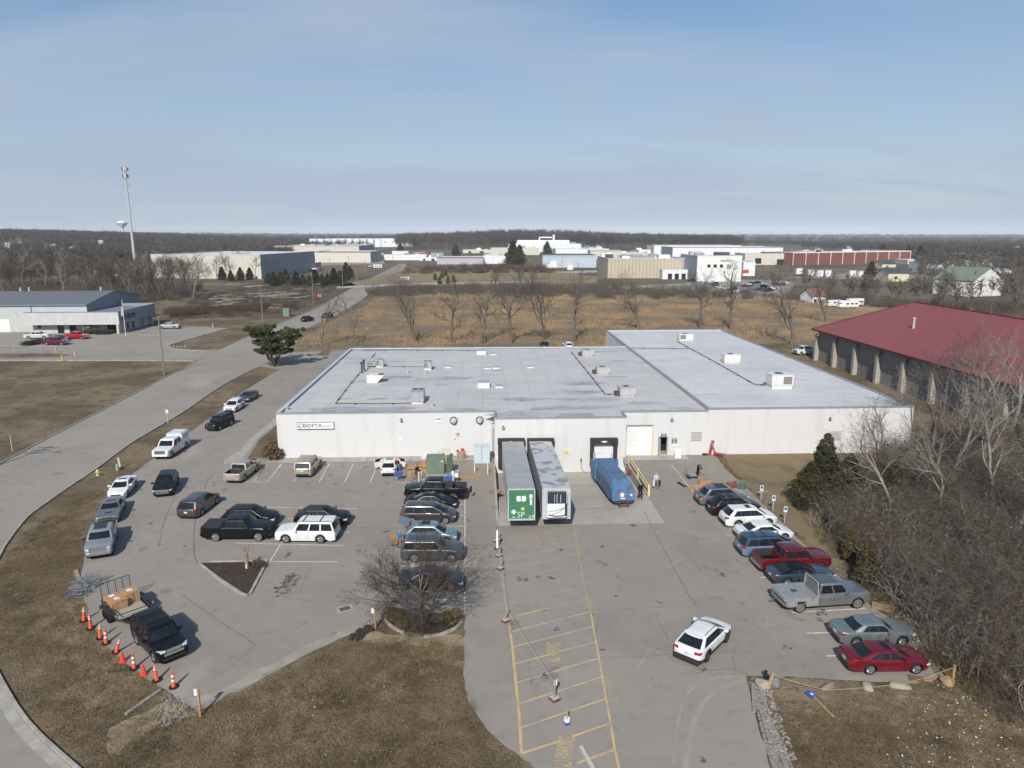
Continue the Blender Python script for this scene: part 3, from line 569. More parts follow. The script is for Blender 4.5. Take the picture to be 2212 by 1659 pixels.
hvac('rooftop_unit',*q2(950,1120),ZR,(1.9,2.2,1.5),UNIT,'grey rooftop unit on a rusty curb near the middle back of the left roof',2,'left',.5)
hvac('rooftop_unit',*q2(880,1350),ZR,(2.15,3.4,1.8),UNIT,'tall grey rooftop unit with two top fans near the front edge',2,None,.3)
for u,v,lb in((2035,1025,'farthest faded pink rooftop unit beside the dark diagonal pipe'),(2140,1148,'middle faded pink rooftop unit beside the dark diagonal pipe')):
 t=hvac('rooftop_unit',*q2(u,v),ZR,(2.6,2.6,1.0),UNITP,lb,1,None,.3);b=MB();b.bb(-2.0,-1.3,-.7,.4,.1,.7);b.build('hood',DGREY,t)
t=hvac('rooftop_unit',*q3(268,945),ZR,(2.5,2.6,1.1),UNITP,'nearest faded pink rooftop unit close to the front of the roof',1,None,.3);b=MB();b.bb(-2.0,-1.25,-.7,.4,.1,.7);b.build('hood',DGREY,t)
hvac('rooftop_unit',*q3(555,668),ZR2,(3.4,2.0,1.3),UNITW,'white rooftop unit at the far end of the clean right roof',1,'left',.25)
hvac('rooftop_unit',*q3(780,779),ZR2,(3.0,2.0,1.35),UNITW,'white rooftop unit in the middle of the clean right roof',1,None,.25)
hvac('rooftop_unit',*q3(1025,905),ZR2,(3.2,2.4,1.5),UNITW,'large white rooftop unit on a high frame nearest the wooded side',1,'right',.55)
p=G(*q2(573,1208),ZR);t=empty('exhaust_hood',(p.x,p.y+1.4,ZR),0,'white slanted duct hood with rusty top opening on the left roof','duct hood');t.scale=(.66,)*3
b=MB();b.prism([(-1.2,-1.3),(1.1,-1.3),(1.1,1.3),(-1.2,1.3)],0,1.75);b.add([(1.1,-1.3,0),(2.7,-1.3,1.75),(2.7,1.3,1.75),(1.1,1.3,0),(1.1,-1.3,1.75),(1.1,1.3,1.75)],[(0,1,4),(3,5,2),(0,3,2,1),(4,1,2,5)]);b.build('duct',UNITW,t)
b=MB();b.bb(1.3,2.5,-1.0,1.0,1.755,1.79);b.build('opening',RUST,t)
for i,(u,v)in enumerate(((508,1135),(522,1118))):
 p=G(*q2(u,v),ZR);b=MB();b.lathe([(.14,0),(.14,1.5),(.24,1.5),(.24,1.75),(0,1.8)],10);o=b.build('flue_pipe',PIPE,loc=(p.x,p.y,ZR));tag(o,('nearer' if i==0 else 'farther')+' of the two dark flue pipes beside the grey rooftop units','flue','roof flues')
GLZ=mat('skylight_dome',(.30,.36,.40),.35,c2=(.36,.41,.45),scale=2)
def skyl(x,y,w,d,h,lb,z=ZR):
 p=G(*q2(x,y),z);t=empty('skylight',(p.x,p.y+d/2,z),0,lb,'skylight','roof skylights and hatches');b=MB();b.bb(-w/2,w/2,-d/2,d/2,-.05,h);b.build('curb',UNITW,t);b=MB();b.bb(-w/2+.04,w/2-.04,-d/2+.04,d/2-.04,h,h+.07);b.build('dome',GLZ,t);t.scale=(.68,.68,.8)
for a in((1315,1016,2.5,3.2,.85,'tall white roof curb with grey lid at the far edge of the left roof'),(1395,1016,1.7,2.2,.2,'low flat skylight right beside the far tall curb'),(1090,1104,1.7,1.8,.2,'single flat skylight right of the rusty curb unit'),(1357,1112,1.5,2.6,.2,'left skylight of the close pair in mid roof'),(1414,1110,1.6,2.6,.2,'right skylight of the close pair in mid roof'),(1648,1105,1.7,1.8,.2,'single flat skylight right of the close pair'),(1330,1242,2.5,3.2,.9,'tall white roof curb with grey lid in the front half of the roof'),(1436,1241,1.6,2.6,.25,'low flat skylight right beside the near tall curb')):skyl(*a)
def vent(u,v,z,lb,h=.45):
 p=G(u,v,z);b=MB();b.lathe([(.3,0),(.16,.08),(.16,h),(.28,h),(.28,h+.12),(0,h+.18)],12);o=b.build('roof_vent',LGREY,loc=(p.x,p.y,z));tag(o,lb,'roof vent','small roof vents')
vent(*q2(818,1138),ZR,'small round vent left of the rusty curb unit');vent(*q2(938,1141),ZR,'small round vent just before the rusty curb unit');vent(*q3(470,752),ZR2,'small mushroom vent on the left side of the clean roof',.7);vent(*q3(878,777),ZR2,'small square stub vent right of the middle white unit',.3);vent(*q2(983,1360),ZR,'tiny white vent near the front edge right of the tall unit',.3);vent(*z5(168,168),ZR,'tiny white vent at the front left roof corner',.35)
# ---- openings and things on the front wall
DOORW=ribbed('sectional_door',(.78,.78,.77),.62,'Z',.5,.5,width=.03,dark=.75);DARKIN=mat('dark_interior',(.012,.012,.013),.9)
b=MB();b.bb(hole_gar[0],hole_gar[1],YM+.12,YM+.2,hole_gar[2]-.15,hole_gar[3]);atW(b.build('garage_door',DOORW))
b=MB();b.bb(17.40,21.1,YM-.05,YM-.004,3.86,3.98);atW(b.build('door_header',GREY));b=MB();b.bb(21.06,21.2,YM-.04,YM-.004,.0,3.85,0);atW(b.build('door_jamb',PYEL))
b=MB();b.bb(21.8,21.88,YM-.04,YM-.003,0,2.45);b.bb(22.94,23.02,YM-.04,YM-.003,0,2.45);b.bb(21.88,22.94,YM-.04,YM-.003,2.37,2.45);f=atW(b.build('door_frame',GREY))
b=MB();b.bb(21.4,23.4,YM+1.8,YM+1.9,0,2.6);b.bb(21.4,21.5,YM+.3,YM+1.8,0,2.6);b.bb(23.3,23.4,YM+.3,YM+1.8,0,2.6);b.bb(21.4,23.4,YM+.3,YM+1.9,2.6,2.7);atW(b.build('door_passage',DARKIN))
b=MB();b.bb(21.4,23.4,YM+.3,YM+1.9,.0,.04);atW(b.build('passage_floor',CONC))
b=MB();b.box((0,-.5,1.16),(.05,1.0,2.28));d=b.build('door',LGREY,loc=(21.92,YM-.01,.05));d.rotation_euler=(0,0,R(-6));d.parent=W;d.location=(21.92-10,YM-.01-84,.05);CHILD[W.name].append(d);b=MB();b.box((.06,-.88,1.05),(.06,.14,.03));b.build('handle',GREY,d)
SEAL=mat('black_dock_foam',(.022,.022,.023),.8,c2=(.035,.035,.036));DIAM=WHITE
def dock(xa,xb,zt,zb=-1.0,door=True):
 b=MB();b.bb(xa,xb,YB-.62,YB-.004,zt-.62,zt);b.bb(xa+.02,xa+.42,YB-.55,YB-.004,zb+.7,zt-.62);b.bb(xb-.42,xb-.02,YB-.55,YB-.004,zb+.7,zt-.62);b.bb(xa-.03,xb+.03,YB-.64,YB-.60,zt-.64,zt+.02)
 s=atW(b.build('dock_seal',SEAL));c=(xa+xb)/2;z=zt-.34;b=MB();b.add([(c-.42,YB-.645,z),(c,YB-.645,z-.13),(c+.42,YB-.645,z),(c,YB-.645,z+.13),(c-.42,YB-.66,z),(c,YB-.66,z-.13),(c+.42,YB-.66,z),(c,YB-.66,z+.13)],[(4,5,6,7),(0,1,5,4),(1,2,6,5),(2,3,7,6),(3,0,4,7)]);o=b.build('emblem',DIAM,s)
 b=MB();b.bb(xa+.5,xb-.5,YB-.05,YB-.008,zb+.9,zt-.75);atW(b.build('dock_door',DOORW))
 for x in(xa+.3,xb-.6):b=MB();b.bb(x,x+.3,YB-.35,YB-.005,-.55,-.1);atW(b.build('dock_bumper',BLACK))
 b=MB();b.bb(xa+.45,xb-.45,YB-.3,YB-.006,-.12,.02);atW(b.build('dock_plate',GREY))
dock(1.8,4.98,3.28);dock(5.28,8.48,3.24);dock(12.85,16.1,3.18)
def wlight(x,y,z,sc_=1):
 b=MB();b.bb(x-.16,x+.16,y-.22,y-.02,z-.12,z+.12);b.bb(x-.05,x+.05,y-.08,y-.004,z+.1,z+.3);o=atW(b.build('wall_light',DGREY));b=MB();b.bb(x-.11,x+.11,y-.24,y-.222,z-.07,z+.09);o=b.build('lens',LGREY,o);return o
wlight(-9.95,YF,4.65);wlight(2.45,YB,4.5);wlight(23.4,YM,4.55);x,z=WP(1790+3,1090/1.1301*0+964.5*0+905,YR);wlight(x,YR,z)
def cowl(x,z):
 b=MB();b.lathe([(.5,0),(.5,-.06),(.42,-.07)],24,'Y',(x,YF-.004,z),1);b.lathe([(.38,-.02),(.36,-.35),(.24,-.52),(0,-.58)],20,'Y',(x,YF,z),0);atW(b.build('fan_cowl',[LGREY,DGREY],smooth=True))
cowl(-3.55,4.55);cowl(-.33,4.55)
b=MB();b.bb(-5.75,-5.1,YF-.08,YF-.004,4.3,4.95,0);b.bb(-5.70,-5.15,YF-.085,YF-.08,4.72,4.85,1);atW(b.build('wall_vent',[WHITE,DGREY]))
LOUV=ribbed('louvre_slats',(.62,.61,.58),.17,'Z',1.,.6,width=.3,dark=.35)
b=MB();b.bb(25.9,27.25,YM-.05,YM-.004,1.83,3.05);atW(b.build('louvre',LOUV));x,z=WP(1850*.8848+630*.8848/3.3185,(750+1040/3.3185)*.8848,YR);b=MB();b.bb(x-.7,x+.7,YR-.05,YR-.004,z-.6,z+.6);atW(b.build('louvre',LOUV))
NAVY=mat('navy_sign',(.02,.035,.08),.5)
def wsign(xa,xb,za,zb,y,m,bars=(),mb=WHITE,name='sign'):
 b=MB();b.bb(xa,xb,y-.05,y-.004,za,zb);s=atW(b.build(name,m));b=MB()
 for u0,u1,v0,v1 in bars:b.bb(xa+(xb-xa)*u0,xa+(xb-xa)*u1,y-.058,y-.051,za+(zb-za)*v0,za+(zb-za)*v1)
 if bars:b.build('lettering',mb,s)
 return s
dash=lambda v0,v1,a=.12,b_=.88,n=7,g=.35:[(a+(b_-a)*(i/n),a+(b_-a)*((i+1-g)/n),v0,v1)for i in range(n)]
wsign(22.14,22.78,2.5,2.82,YM,NAVY,dash(.55,.85)+dash(.05,.3,.3,.75,4));wsign(23.5,24.14,1.9,2.18,YM,NAVY,dash(.5,.85)+dash(.12,.35,.2,.8,5));wsign(23.5,24.14,1.56,1.84,YM,NAVY,dash(.5,.85,.2,.8,4)+dash(.12,.35));wsign(23.62,24.0,1.15,1.42,YM,WHITE)
wsign(9.72,10.36,1.22,1.82,YB,mat('yellow_card',(.72,.68,.3),.7),dash(.1,.25,n=6)+dash(.5,.68,.35,.65,3),DGREY);wsign(-10.3,-10.0,2.0,2.45,YF,WHITE);wsign(1.65,2.0,.6,1.05,YB,WHITE)
RED=mat('red_paint',(.5,.03,.04),.5)
s=wsign(-3.3,-2.83,2.68,2.95,YF,RED);o=text_mesh('lettering','FDC',.22,WHITE,s,.004,bold=.004);o.rotation_euler=(R(90),0,0);o.location=(-3.065,YF-.058,2.815);s=wsign(-3.2,-2.95,2.42,2.5,YF,mat('pale_red',(.55,.25,.25),.6));b=MB();b.lathe([(.1,0),(.1,-.12),(0,-.15)],12,'Y',(-2.6,YF,2.6));b.lathe([(.08,0),(.08,-.1),(0,-.12)],12,'Y',(-3.4,YF,2.2),1);atW(b.build('alarm_bell',[WHITE,GREY]))
b=MB();x,z=WP(*z5(1590,492),YF-.5);b.lathe([(.0,0),(.2,.02),(.2,.12),(0,.15)],14,'Y',(x,YF-.5,z));b.tube((x-.12,YF-.6,z),(x-.1,YF-.7,z-.45),.06);b.tube((x+.12,YF-.6,z),(x+.1,YF-.7,z-.45),.06);x2,z2=WP(*z5(1550,500),YF-.3);b.lathe([(.14,0),(.14,.1),(.0,.14)],12,'Y',(x2,YF-.3,z2));b.tube((x,YF,z),(x,YF-.5,z),.07);b.tube((x2,YF,z2),(x2,YF-.3,z2),.05);atW(b.build('fire_connection',[RED]))
xa,za=WP(*z5(250,322),YF);xb,zb=WP(*z5(549,264),YF);b=MB();b.bb(xa,xb,YF-.22,YF-.006,za,zb);b2=MB();b2.bb(xa+.05,xb-.05,YF-.226,YF-.221,za+.06,zb-.06)
s=b.build('company_sign',GREY);tag(s,'long white wall sign with dark company lettering at the left end of the front','sign');b2.build('face',WHITE,s)
LET=mat('sign_lettering',(.10,.11,.13),.5)
o=text_mesh('lettering','BIDFTA',.62,LET,s,.006,sx=1.12,bold=.006);o.rotation_euler=(R(90),0,0);h=zb-za;wd_=xb-xa;o.location=(xa+wd_*.425,YF-.235,(za+zb)/2)
o=text_mesh('lettering','.com',.5,mat('sign_lettering_light',(.25,.28,.32),.5),s,.006,sx=1.25);o.rotation_euler=(R(90),0,0);o.location=(xa+wd_*.81,YF-.235,(za+zb)/2-.04)
b=MB();cx,cz=xa+wd_*.105,(za+zb)/2
for k in range(22):
 a0=R(-60+k*13.6);a1=a0+R(13.6);b.tube((cx+.27*math.cos(a0),YF-.236,cz+.27*math.sin(a0)),(cx+.27*math.cos(a1),YF-.236,cz+.27*math.sin(a1)),.026,n=5)
b.bb(cx-.27,cx+.0,YF-.24,YF-.23,cz-.10,cz-.02);b.bb(cx-.18,cx+.02,YF-.24,YF-.23,cz-.17,cz-.12);b.bb(cx-.06,cx+.05,YF-.24,YF-.23,cz-.36,cz-.30);b.build('emblem',LET,s)
b=MB();b.tube((1.2,YF-.1,.2),(1.2,YF-.1,4.9),.05);b.tube((1.32,YF-.1,.2),(1.32,YF-.1,3.6),.04);b.bb(1.1,1.4,YF-.2,YF-.02,4.2,4.5);b.bb(1.1,1.4,YF-.2,YF-.02,3.3,3.5);atW(b.build('conduit',LGREY))
b=MB();b.bb(11.75,11.9,YB-.12,YB-.004,.2,.6);b.path([(11.8,YB-.08,.2),(11.85,YB-.1,-.5),(12.1,YB-.15,-1.0),(12.6,YB-.3,-1.08)],.025,5);atW(b.build('power_cable',DGREY))
# ---- red roofed building
RROOF=ribbed('red_standing_seam',(.30,.045,.055),.62,'Y',.8,.45,c2=(.25,.038,.046),width=.10,dark=.62)
SPLIT=mat('split_face_block',(.27,.25,.22),.95,c2=(.17,.155,.14),scale=3.2,bump=1.,bscale=9,detail=6);SMOOTHB=mat('smooth_block',(.25,.24,.215),.9,c2=(.22,.21,.19),scale=.7)
RTRIM=mat('dark_red_trim',(.10,.012,.018),.5);FINB=mat('pilaster_block',(.42,.385,.33),.95,c2=(.3,.275,.235),scale=4,bump=.8,bscale=9)
def red_building():
 L,Wd,zE,zr=82.,42.,7.0,12.5;yr=Wd/2
 t=empty('gymnasium',(73.45,150.6,0),R(-90),'big split-faced block building with red ribbed metal roof beyond the bare trees','building')
 b=MB();b.add([(0,0,-.2),(L,0,-.2),(L,0,zE),(0,0,zE)],[(0,1,2,3)]);b.add([(0,Wd,-.2),(0,0,-.2),(0,0,zE),(0,yr,zr-.2),(0,Wd,zE)],[(0,1,2,3,4)]);b.add([(L,0,-.2),(L,Wd,-.2),(L,Wd,zE),(L,yr,zr-.2),(L,0,zE)],[(0,1,2,3,4)]);b.add([(0,Wd,-.2),(L,Wd,-.2),(L,Wd,zE),(0,Wd,zE)],[(3,2,1,0)]);b.build('wall',SPLIT,t)
 n=10;sp_=8.15;b=MB()
 for i in range(n):b.bb(.8+i*sp_,(i+1)*sp_-.32,-.07,-.004,3.3,zE-.05)
 b.build('smooth_panel',SMOOTHB,t)
 for i in range(n+1):x=i*sp_;b=MB();b.bb(x-.3,x+.5,-.85,.02,-.2,5.3);b.add([(x-.3,-.85,5.3),(x+.5,-.85,5.3),(x+.5,-.4,5.9),(x-.3,-.4,5.9),(x-.3,.02,5.9),(x+.5,.02,5.9)],[(0,1,2,3),(3,2,5,4)]);b.build('pilaster',FINB,t)
 e=1.1;R2=ribbed('red_seam',(.30,.072,.062),.92,'X',.8,.5,c2=(.25,.058,.05),width=.2,dark=.5)
 b=MB();b.add([(-e,-e,zE-.2),(L+e,-e,zE-.2),(L+e,yr,zr),(-e,yr,zr)],[(0,1,2,3)]);b.add([(L+e,Wd+e,zE-.2),(-e,Wd+e,zE-.2),(-e,yr,zr),(L+e,yr,zr)],[(0,1,2,3)]);b.build('roof',R2,t)
 b=MB();b.bb(-e-.05,L+e,-e-.14,-e+.02,zE-.5,zE-.15);b.tube((-e,-e,zE-.2),(-e,yr,zr),.17,n=6);b.tube((-e,yr,zr),(-e,Wd+e,zE-.2),.17,n=6);b.tube((-e,yr,zr),(L+e,yr,zr),.2,n=6);b.build('trim',RTRIM,t)
 b=MB();b.add([(-e,-e,zE-.45),(L+e,-e,zE-.45),(L+e,.0,zE-.45),(-e,0,zE-.45)],[(3,2,1,0)]);b.build('soffit',DGREY,t)
 for i in range(1,n):b=MB();b.path([(i*sp_+3.8,-e-.1,zE-.5),(i*sp_+3.8,-.3,zE-1.1),(i*sp_+3.8,-.12,zE-1.6)],.06,5);b.build('gutter_spout',LGREY,t)
 b=MB();b.lathe([(.25,8.6),(.2,11.2),(.38,11.3),(0,11.6)],10,c=(19,9,0));b.build('roof_flue',LGREY,t)
red_building()
# ---- neighbour on the left
GSID=ribbed('pale_ribbed_siding',(.52,.53,.53),1.05,'X',.6,.5,width=.09,dark=.72);SHROOF=ribbed('slate_grey_metal_roof',(.15,.16,.175),.6,'X',.6,.5,width=.1,dark=.75);BLKW=mat('pale_block',(.50,.49,.45),.85,c2=(.44,.43,.4),scale=.8,bump=.2)
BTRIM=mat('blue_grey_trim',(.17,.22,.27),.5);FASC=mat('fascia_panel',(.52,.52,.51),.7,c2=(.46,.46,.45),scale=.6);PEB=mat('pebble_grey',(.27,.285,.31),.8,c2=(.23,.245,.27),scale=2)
zA=lambda x,y:(.2*x,460.1+.2*y)
def left_neighbour():
 P=G(*zA(1300,1305));base=P.y;x0=P.x
 t=empty('metal_warehouse',(x0,base,0),R(1.5),'pale ribbed metal warehouse with slate roof and low white office front','building')
 Lx,D=-35.,24.
 b=MB();b.add([(-27,6,1.9),(-8.2,6,1.9),(-8.2,6,7.6),(-27,6,7.6)],[(0,1,2,3)]);b.add([(-80,6,1.9),(-27,6,1.9),(-27,6,7.6),(-80,6,7.6)],[(0,1,2,3)]);b.add([(-11.2,6,1.9),(-11.2,40,1.9),(-11.2,40,7.6),(-11.2,23,10.2),(-11.2,6,7.6)],[(0,1,2,3,4)],1);b.F=[f for f in b.F];
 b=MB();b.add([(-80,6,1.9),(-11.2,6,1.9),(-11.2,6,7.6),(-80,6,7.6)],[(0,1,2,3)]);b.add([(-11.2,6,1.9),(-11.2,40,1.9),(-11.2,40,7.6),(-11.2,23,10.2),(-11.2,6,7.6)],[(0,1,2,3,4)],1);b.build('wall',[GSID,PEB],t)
 b=MB();b.add([(-80,5.98,-.2),(-11.2,5.98,-.2),(-11.2,5.98,1.9),(-80,5.98,1.9)],[(0,1,2,3)]);b.build('base_wall',BLKW,t)
 b=MB();b.add([(-80,5.7,7.6),(-11,5.7,7.6),(-11,23,10.2),(-80,23,10.2)],[(0,1,2,3)]);b.add([(-80,23,10.2),(-11,23,10.2),(-11,40,7.6),(-80,40,7.6)],[(0,1,2,3)]);b.build('roof',SHROOF,t)
 b=MB();b.bb(-80,-10.95,5.55,5.72,7.35,7.68);b.tube((-11,5.7,7.62),(-11,23,10.24),.12,n=5);b.tube((-11,23,10.24),(-11,40,7.64),.12,n=5)
 for xx in(-26.3,-43,-60):b.bb(xx-.12,xx+.12,5.85,5.97,-.1,7.4)
 b.build('trim',BTRIM,t)
 for xx in(-34.5,-47,-64):b=MB();b.bb(xx-2,xx+2,5.9,5.975,0,3.6);b.build('overhead_door',DOORW,t)
 b=MB();b.lathe([(.5,0),(.5,.1),(0,.12)],10,'Y',(-40.5,5.9,5.9));b.build('wall_light',GREY,t)
 for k,(xx,yy)in enumerate(((-39,24),(-36.5,24),(-16,25))):b=MB();b.lathe([(.3,9.9),(.3,11),(.45,11.1),(0,11.3)],8,c=(xx,yy,0));b.build('roof_vent',LGREY,t)
 zt,zb=6.0,2.6;yb=24
 b=MB();b.bb(-25,0,0,.25,zb,zt);b.build('fascia',FASC,t)
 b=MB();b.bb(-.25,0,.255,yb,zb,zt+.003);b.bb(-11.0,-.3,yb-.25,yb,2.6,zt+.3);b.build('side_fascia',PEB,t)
 b=MB();b.add([(-25,.2,zt-.5),(-.2,.2,zt-.5),(-.2,yb,zt-.5),(-11.2,yb,zt-.5),(-11.2,6,zt-.5),(-25,6,zt-.5)],[(0,1,2,3,4,5)]);b.add([(-25,0,zb+.02),(0,0,zb+.02),(0,yb,zb+.02),(-25,yb,zb+.02)],[(3,2,1,0)]);b.build('flat_roof',mat('grey_roofing',(.2,.21,.23),.8),t)
 b=MB();b.bb(-25.05,.05,-.06,.3,zt,zt+.16);b.bb(-.3,.06,.3,yb,zt+.01,zt+.17);b.build('trim',BTRIM,t)
 b=MB();b.bb(-24,-3.8,2.0,2.3,-.1,zb);b.bb(-1.6,-1.3,1.8,yb-.5,-.1,zb);b.build('front_wall',BLKW,t)
 for w_ in[(xa,xb,1.9,1.98,.1,zb-.02)for xa,xb in((-17.6,-15.9),(-14.4,-12.6),(-4.2,-1.3))]+[(-1.25,-1.2,yy,yy+1.3,.4,2.2)for yy in(7,10.5)]+[(-22.8,-22,1.9,1.98,1.4,2.3)]:b=MB();b.bb(*w_);b.build('window',mat('dark_glass',(.012,.014,.016),.12),t)
 for xx,yy in((-.6,.35),(-.6,17),(-.6,22)):b=MB();b.bb(xx-.3,xx+.3,yy-.3,yy+.3,0,zb);b.build('column',BLKW,t)
 b=MB()
 for i in range(14):
  if i%5!=4:b.bb(.01,.06,1.7+i*.62,1.7+i*.62+.42,4.1,5.0)
 b.bb(.01,.05,1.3,10.3,3.7,3.95);b.build('lettering',mat('sign_black',(.02,.02,.02),.6),t)
left_neighbour()
# ---- vehicles
GLASS=mat('car_glass',(.008,.010,.012),.05,spec=.45,c2=(.016,.02,.023));RIM=mat('alloy_rim',(.42,.43,.44),.3,.8,c2=(.34,.35,.36));RIMD=mat('dark_rim',(.07,.07,.075),.4,.5)
TYRE=mat('tyre',(.02,.02,.021),.85,spec=.2);TRIM=mat('black_trim',(.025,.025,.027),.55);CHROME=mat('chrome',(.6,.61,.62),.18,.9);LAMP=mat('lamp_lens',(.62,.66,.70),.15,c2=(.45,.5,.55),scale=8);TAIL=mat('tail_lens',(.38,.012,.02),.2,c2=(.25,.01,.015),scale=8);PLATE=mat('plate',(.65,.67,.7),.5,c2=(.4,.42,.5),scale=12);INNER=mat('under_body',(.008,.008,.009),.95,spec=.1);SUNROOF=mat('sunroof_glass',(.01,.011,.013),.1)
def paint(name,c,metal=0.,rough=.28):
 c=tuple(x*.6 for x in c)if max(c)<.05 else c
 m=mat('paint_'+name,c,rough,metal,c2=tuple(x*.9 for x in c),scale=1.1,coat=.0 if max(c)<.05 else .7,spec=.3 if max(c)<.05 else .5);return m
def lerp(a,b,t):return a+(b-a)*t
def interp(pts,x):
 for(a,p),(b,q)in zip(pts[:-1],pts[1:]):
  if x<=b:return lerp(p,q,max(0,(x-a)/(b-a))if b>a else 0)
 return pts[-1][1]
def vehicle(name,kind,loc,rz,p,label,col,group=None,cat='car',scale=1.03,merge=False):
 """x forward. p: L W H wb fo r zs(shoulder/belt) prof=[(x from front, z top)] cab=(xf0,xf1,xr1,xr0) bed=(x0,x1,zfloor) ..."""
 L,Wd,H,wb,fo,r=p['L'],p['W'],p['H'],p['wb'],p['fo'],p.get('r',.34);sill=p.get('sill',.24);belt=p['belt']
 hw=Wd/2;fx=L/2-fo;rx=fx-wb;prof=p['prof'];root=empty(name,loc,rz,label,cat,group);root.scale=(scale,)*3
 X=lambda d:L/2-d
 Ra=r+.07
 ds=[0,.05,.16,.34,.55]+[fo+Ra*math.cos(R(a))for a in(180,178,160,135,110,90,70,45,20,2,0)]+[fo+wb+Ra*math.cos(R(a))for a in(180,178,160,135,110,90,70,45,20,2,0)]+[L-.5,L-.3,L-.14,L-.04,L]
 ds+=[fo+Ra+.06,fo+wb-Ra-.06]+[q[0]for q in prof]
 bed=p.get('bed')
 if bed:ds+=[bed[0],bed[0]+.06,bed[1]-.06,bed[1]]
 ds=sorted(set(round(min(max(d,0),L),3)for d in ds));ds=[d for i,d in enumerate(ds)if i==0 or d-ds[i-1]>.012]
 V=[];MI=[];Fc=[];nb=9
 for d in ds:
  x=X(d);e=min(d,L-d);t=max(0,1-e/.62);front=d<L/2
  w=hw*(1-(.20 if front else .13)*p.get('taper',1.)*t**2.2)-(.0 if e>.02 else .015)
  zt=interp(prof,d);zb=sill+(.10*max(0,1-e/.25))
  for ax in(fx,rx):
   if abs(x-ax)<Ra:zb=max(zb,r+math.sqrt(max(0,Ra*Ra-(x-ax)**2))*.98 if abs(x-ax)<Ra-.001 else r)
  zs=min(zt-.03,p.get('shoulder',belt)-.04);
  if zb>zs-.05:zb=zs-.05
  arch=any(abs(x-ax)<Ra+.04 for ax in(fx,rx))
  fl=1.0+(p.get('flare',.012)if arch else 0)
  q1=zb+(zs-zb)*.33;q2_=zb+(zs-zb)*.66
  if bed and bed[0]+.03<d<bed[1]-.03:
   row=[(w*.97*fl,zb),(w*1.0*fl,q1),(w*fl,q2_),(w*.985,zt-.03),(w*.97,zt),(w*.90,zt),(w*.89,zt-.03),(w*.885,bed[2]),(0,bed[2])]
  elif bed and(d<=bed[1]+.2 and d>=bed[0]-.05)and abs(d-bed[0])<.03 or(bed and abs(d-bed[1])<.065):
   row=[(w*.97*fl,zb),(w*1.0*fl,q1),(w*fl,q2_),(w*.985,zt-.03),(w*.97,zt),(w*.90,zt),(w*.89,zt),(w*.885,zt),(0,zt)]
  else:
   sq=p.get('square',0)
   row=[(w*.955*fl,zb),(w*.99*fl,q1),(w*fl,q2_),(w*(.985-.0*t),zs),(w*.965,zs+(zt-zs)*.45),(w*(.90+.04*sq),zt-.025*(1-sq*.5)),(w*.75,zt+.005),(w*.4,zt+.022),(0,zt+.028)]
  V+=[(x,y,z)for y,z in row]
 n=len(ds)
 for s in(1,-1):
  off=0 if s==1 else len(V)// 1
  o=0 if s==1 else len(V)
  if s==-1:V+=[(x,-y,z)for x,y,z in V[:n*nb]]
  for i in range(n-1):
   for j in range(nb-1):
    a=o+i*nb+j;q=(a,a+nb,a+nb+1,a+1)
    inner=bed and bed[0]-.01<ds[i]and ds[i+1]<bed[1]+.01 and j>=6
    Fc.append(q[::-1]if s==1 else q);MI.append(1 if inner else(2 if(j==0 and p.get('clad'))else 0))
  for i in(0,n-1):
   V.append((V[o+i*nb][0],0,V[o+i*nb][2]));c_=len(V)-1
   for j in range(nb-1):Fc.append((c_,o+i*nb+j,o+i*nb+j+1));MI.append(0)
 low=paint(col[0],col[1],*(col[2:]if len(col)>2 else()))
 body=mk('body',V,Fc,[low,p.get('liner',TRIM),TRIM],root,MI,smooth=True,angle=48)
 import bmesh
 bm=bmesh.new();bm.from_mesh(body.data);bmesh.ops.remove_doubles(bm,verts=bm.verts,dist=.002);bmesh.ops.recalc_face_normals(bm,faces=bm.faces);bm.to_mesh(body.data);bm.free()
 b=MB();b.bb(X(L-.12),X(.12),-hw*.72,hw*.72,sill-.04,min(belt-.3,r*1.9));b.bb(rx+Ra+.03,fx-Ra-.03,-hw*.90,hw*.90,sill-.03,sill+.1);b.build('under_body',INNER,root)
 xf0,xf1,xr1,xr0=p['cab'];roofm=low if not p.get('roofm')else p['roofm']
 zb0=belt-.02;zt0=H-.05;hb=hw*p.get('cw',.93);ht=hw*p.get('rw',.74)
 lev=[0,.06,.84,.95,1.0];bow=p.get('bow',.16);rbow=p.get('rbow',.08)
 fr=p['posts']
 fs=[0.]
 for a,c in fr:fs+=[a,c]
 fs.append(1.)
 ns=len(fs);loops=[]
 wy=(1,.86,.45,0,-.45,-.86,-1)
 for k,t in enumerate(lev):
  te=t;xF=lerp(X(xf0),X(xf1),te**1.0);xR=lerp(X(xr0),X(xr1),te);z=lerp(zb0,zt0,t);w=lerp(hb,ht,t**1.15)
  if k==3:z+=.008;xF-=.02
  if k==4:xF-=.09;xR+=.07;w-=.075;z=zt0+.022
  lp=[]
  for y in wy:lp.append((xF+bow*(1-abs(y)**2.2)*(1 if t<.9 else .85),y*w,z))
  for f in reversed(fs[1:-1]):lp.append((lerp(xR,xF,f),-w-.0+.0,z))
  for y in reversed(wy):lp.append((xR-rbow*(1-abs(y)**2.2),y*w,z))
  for f in fs[1:-1]:lp.append((lerp(xR,xF,f),w,z))
  loops.append(lp)
 m=len(loops[0]);VV=[v for lp in loops for v in lp];shell=[];pill=[];glass={'windshield':[],'rear_window':[]};sides=[]
 nf=7;nside=ns-2
 def q(k,i):return(k*m+i,(k+1)*m+i,(k+1)*m+(i+1)%m,k*m+(i+1)%m)
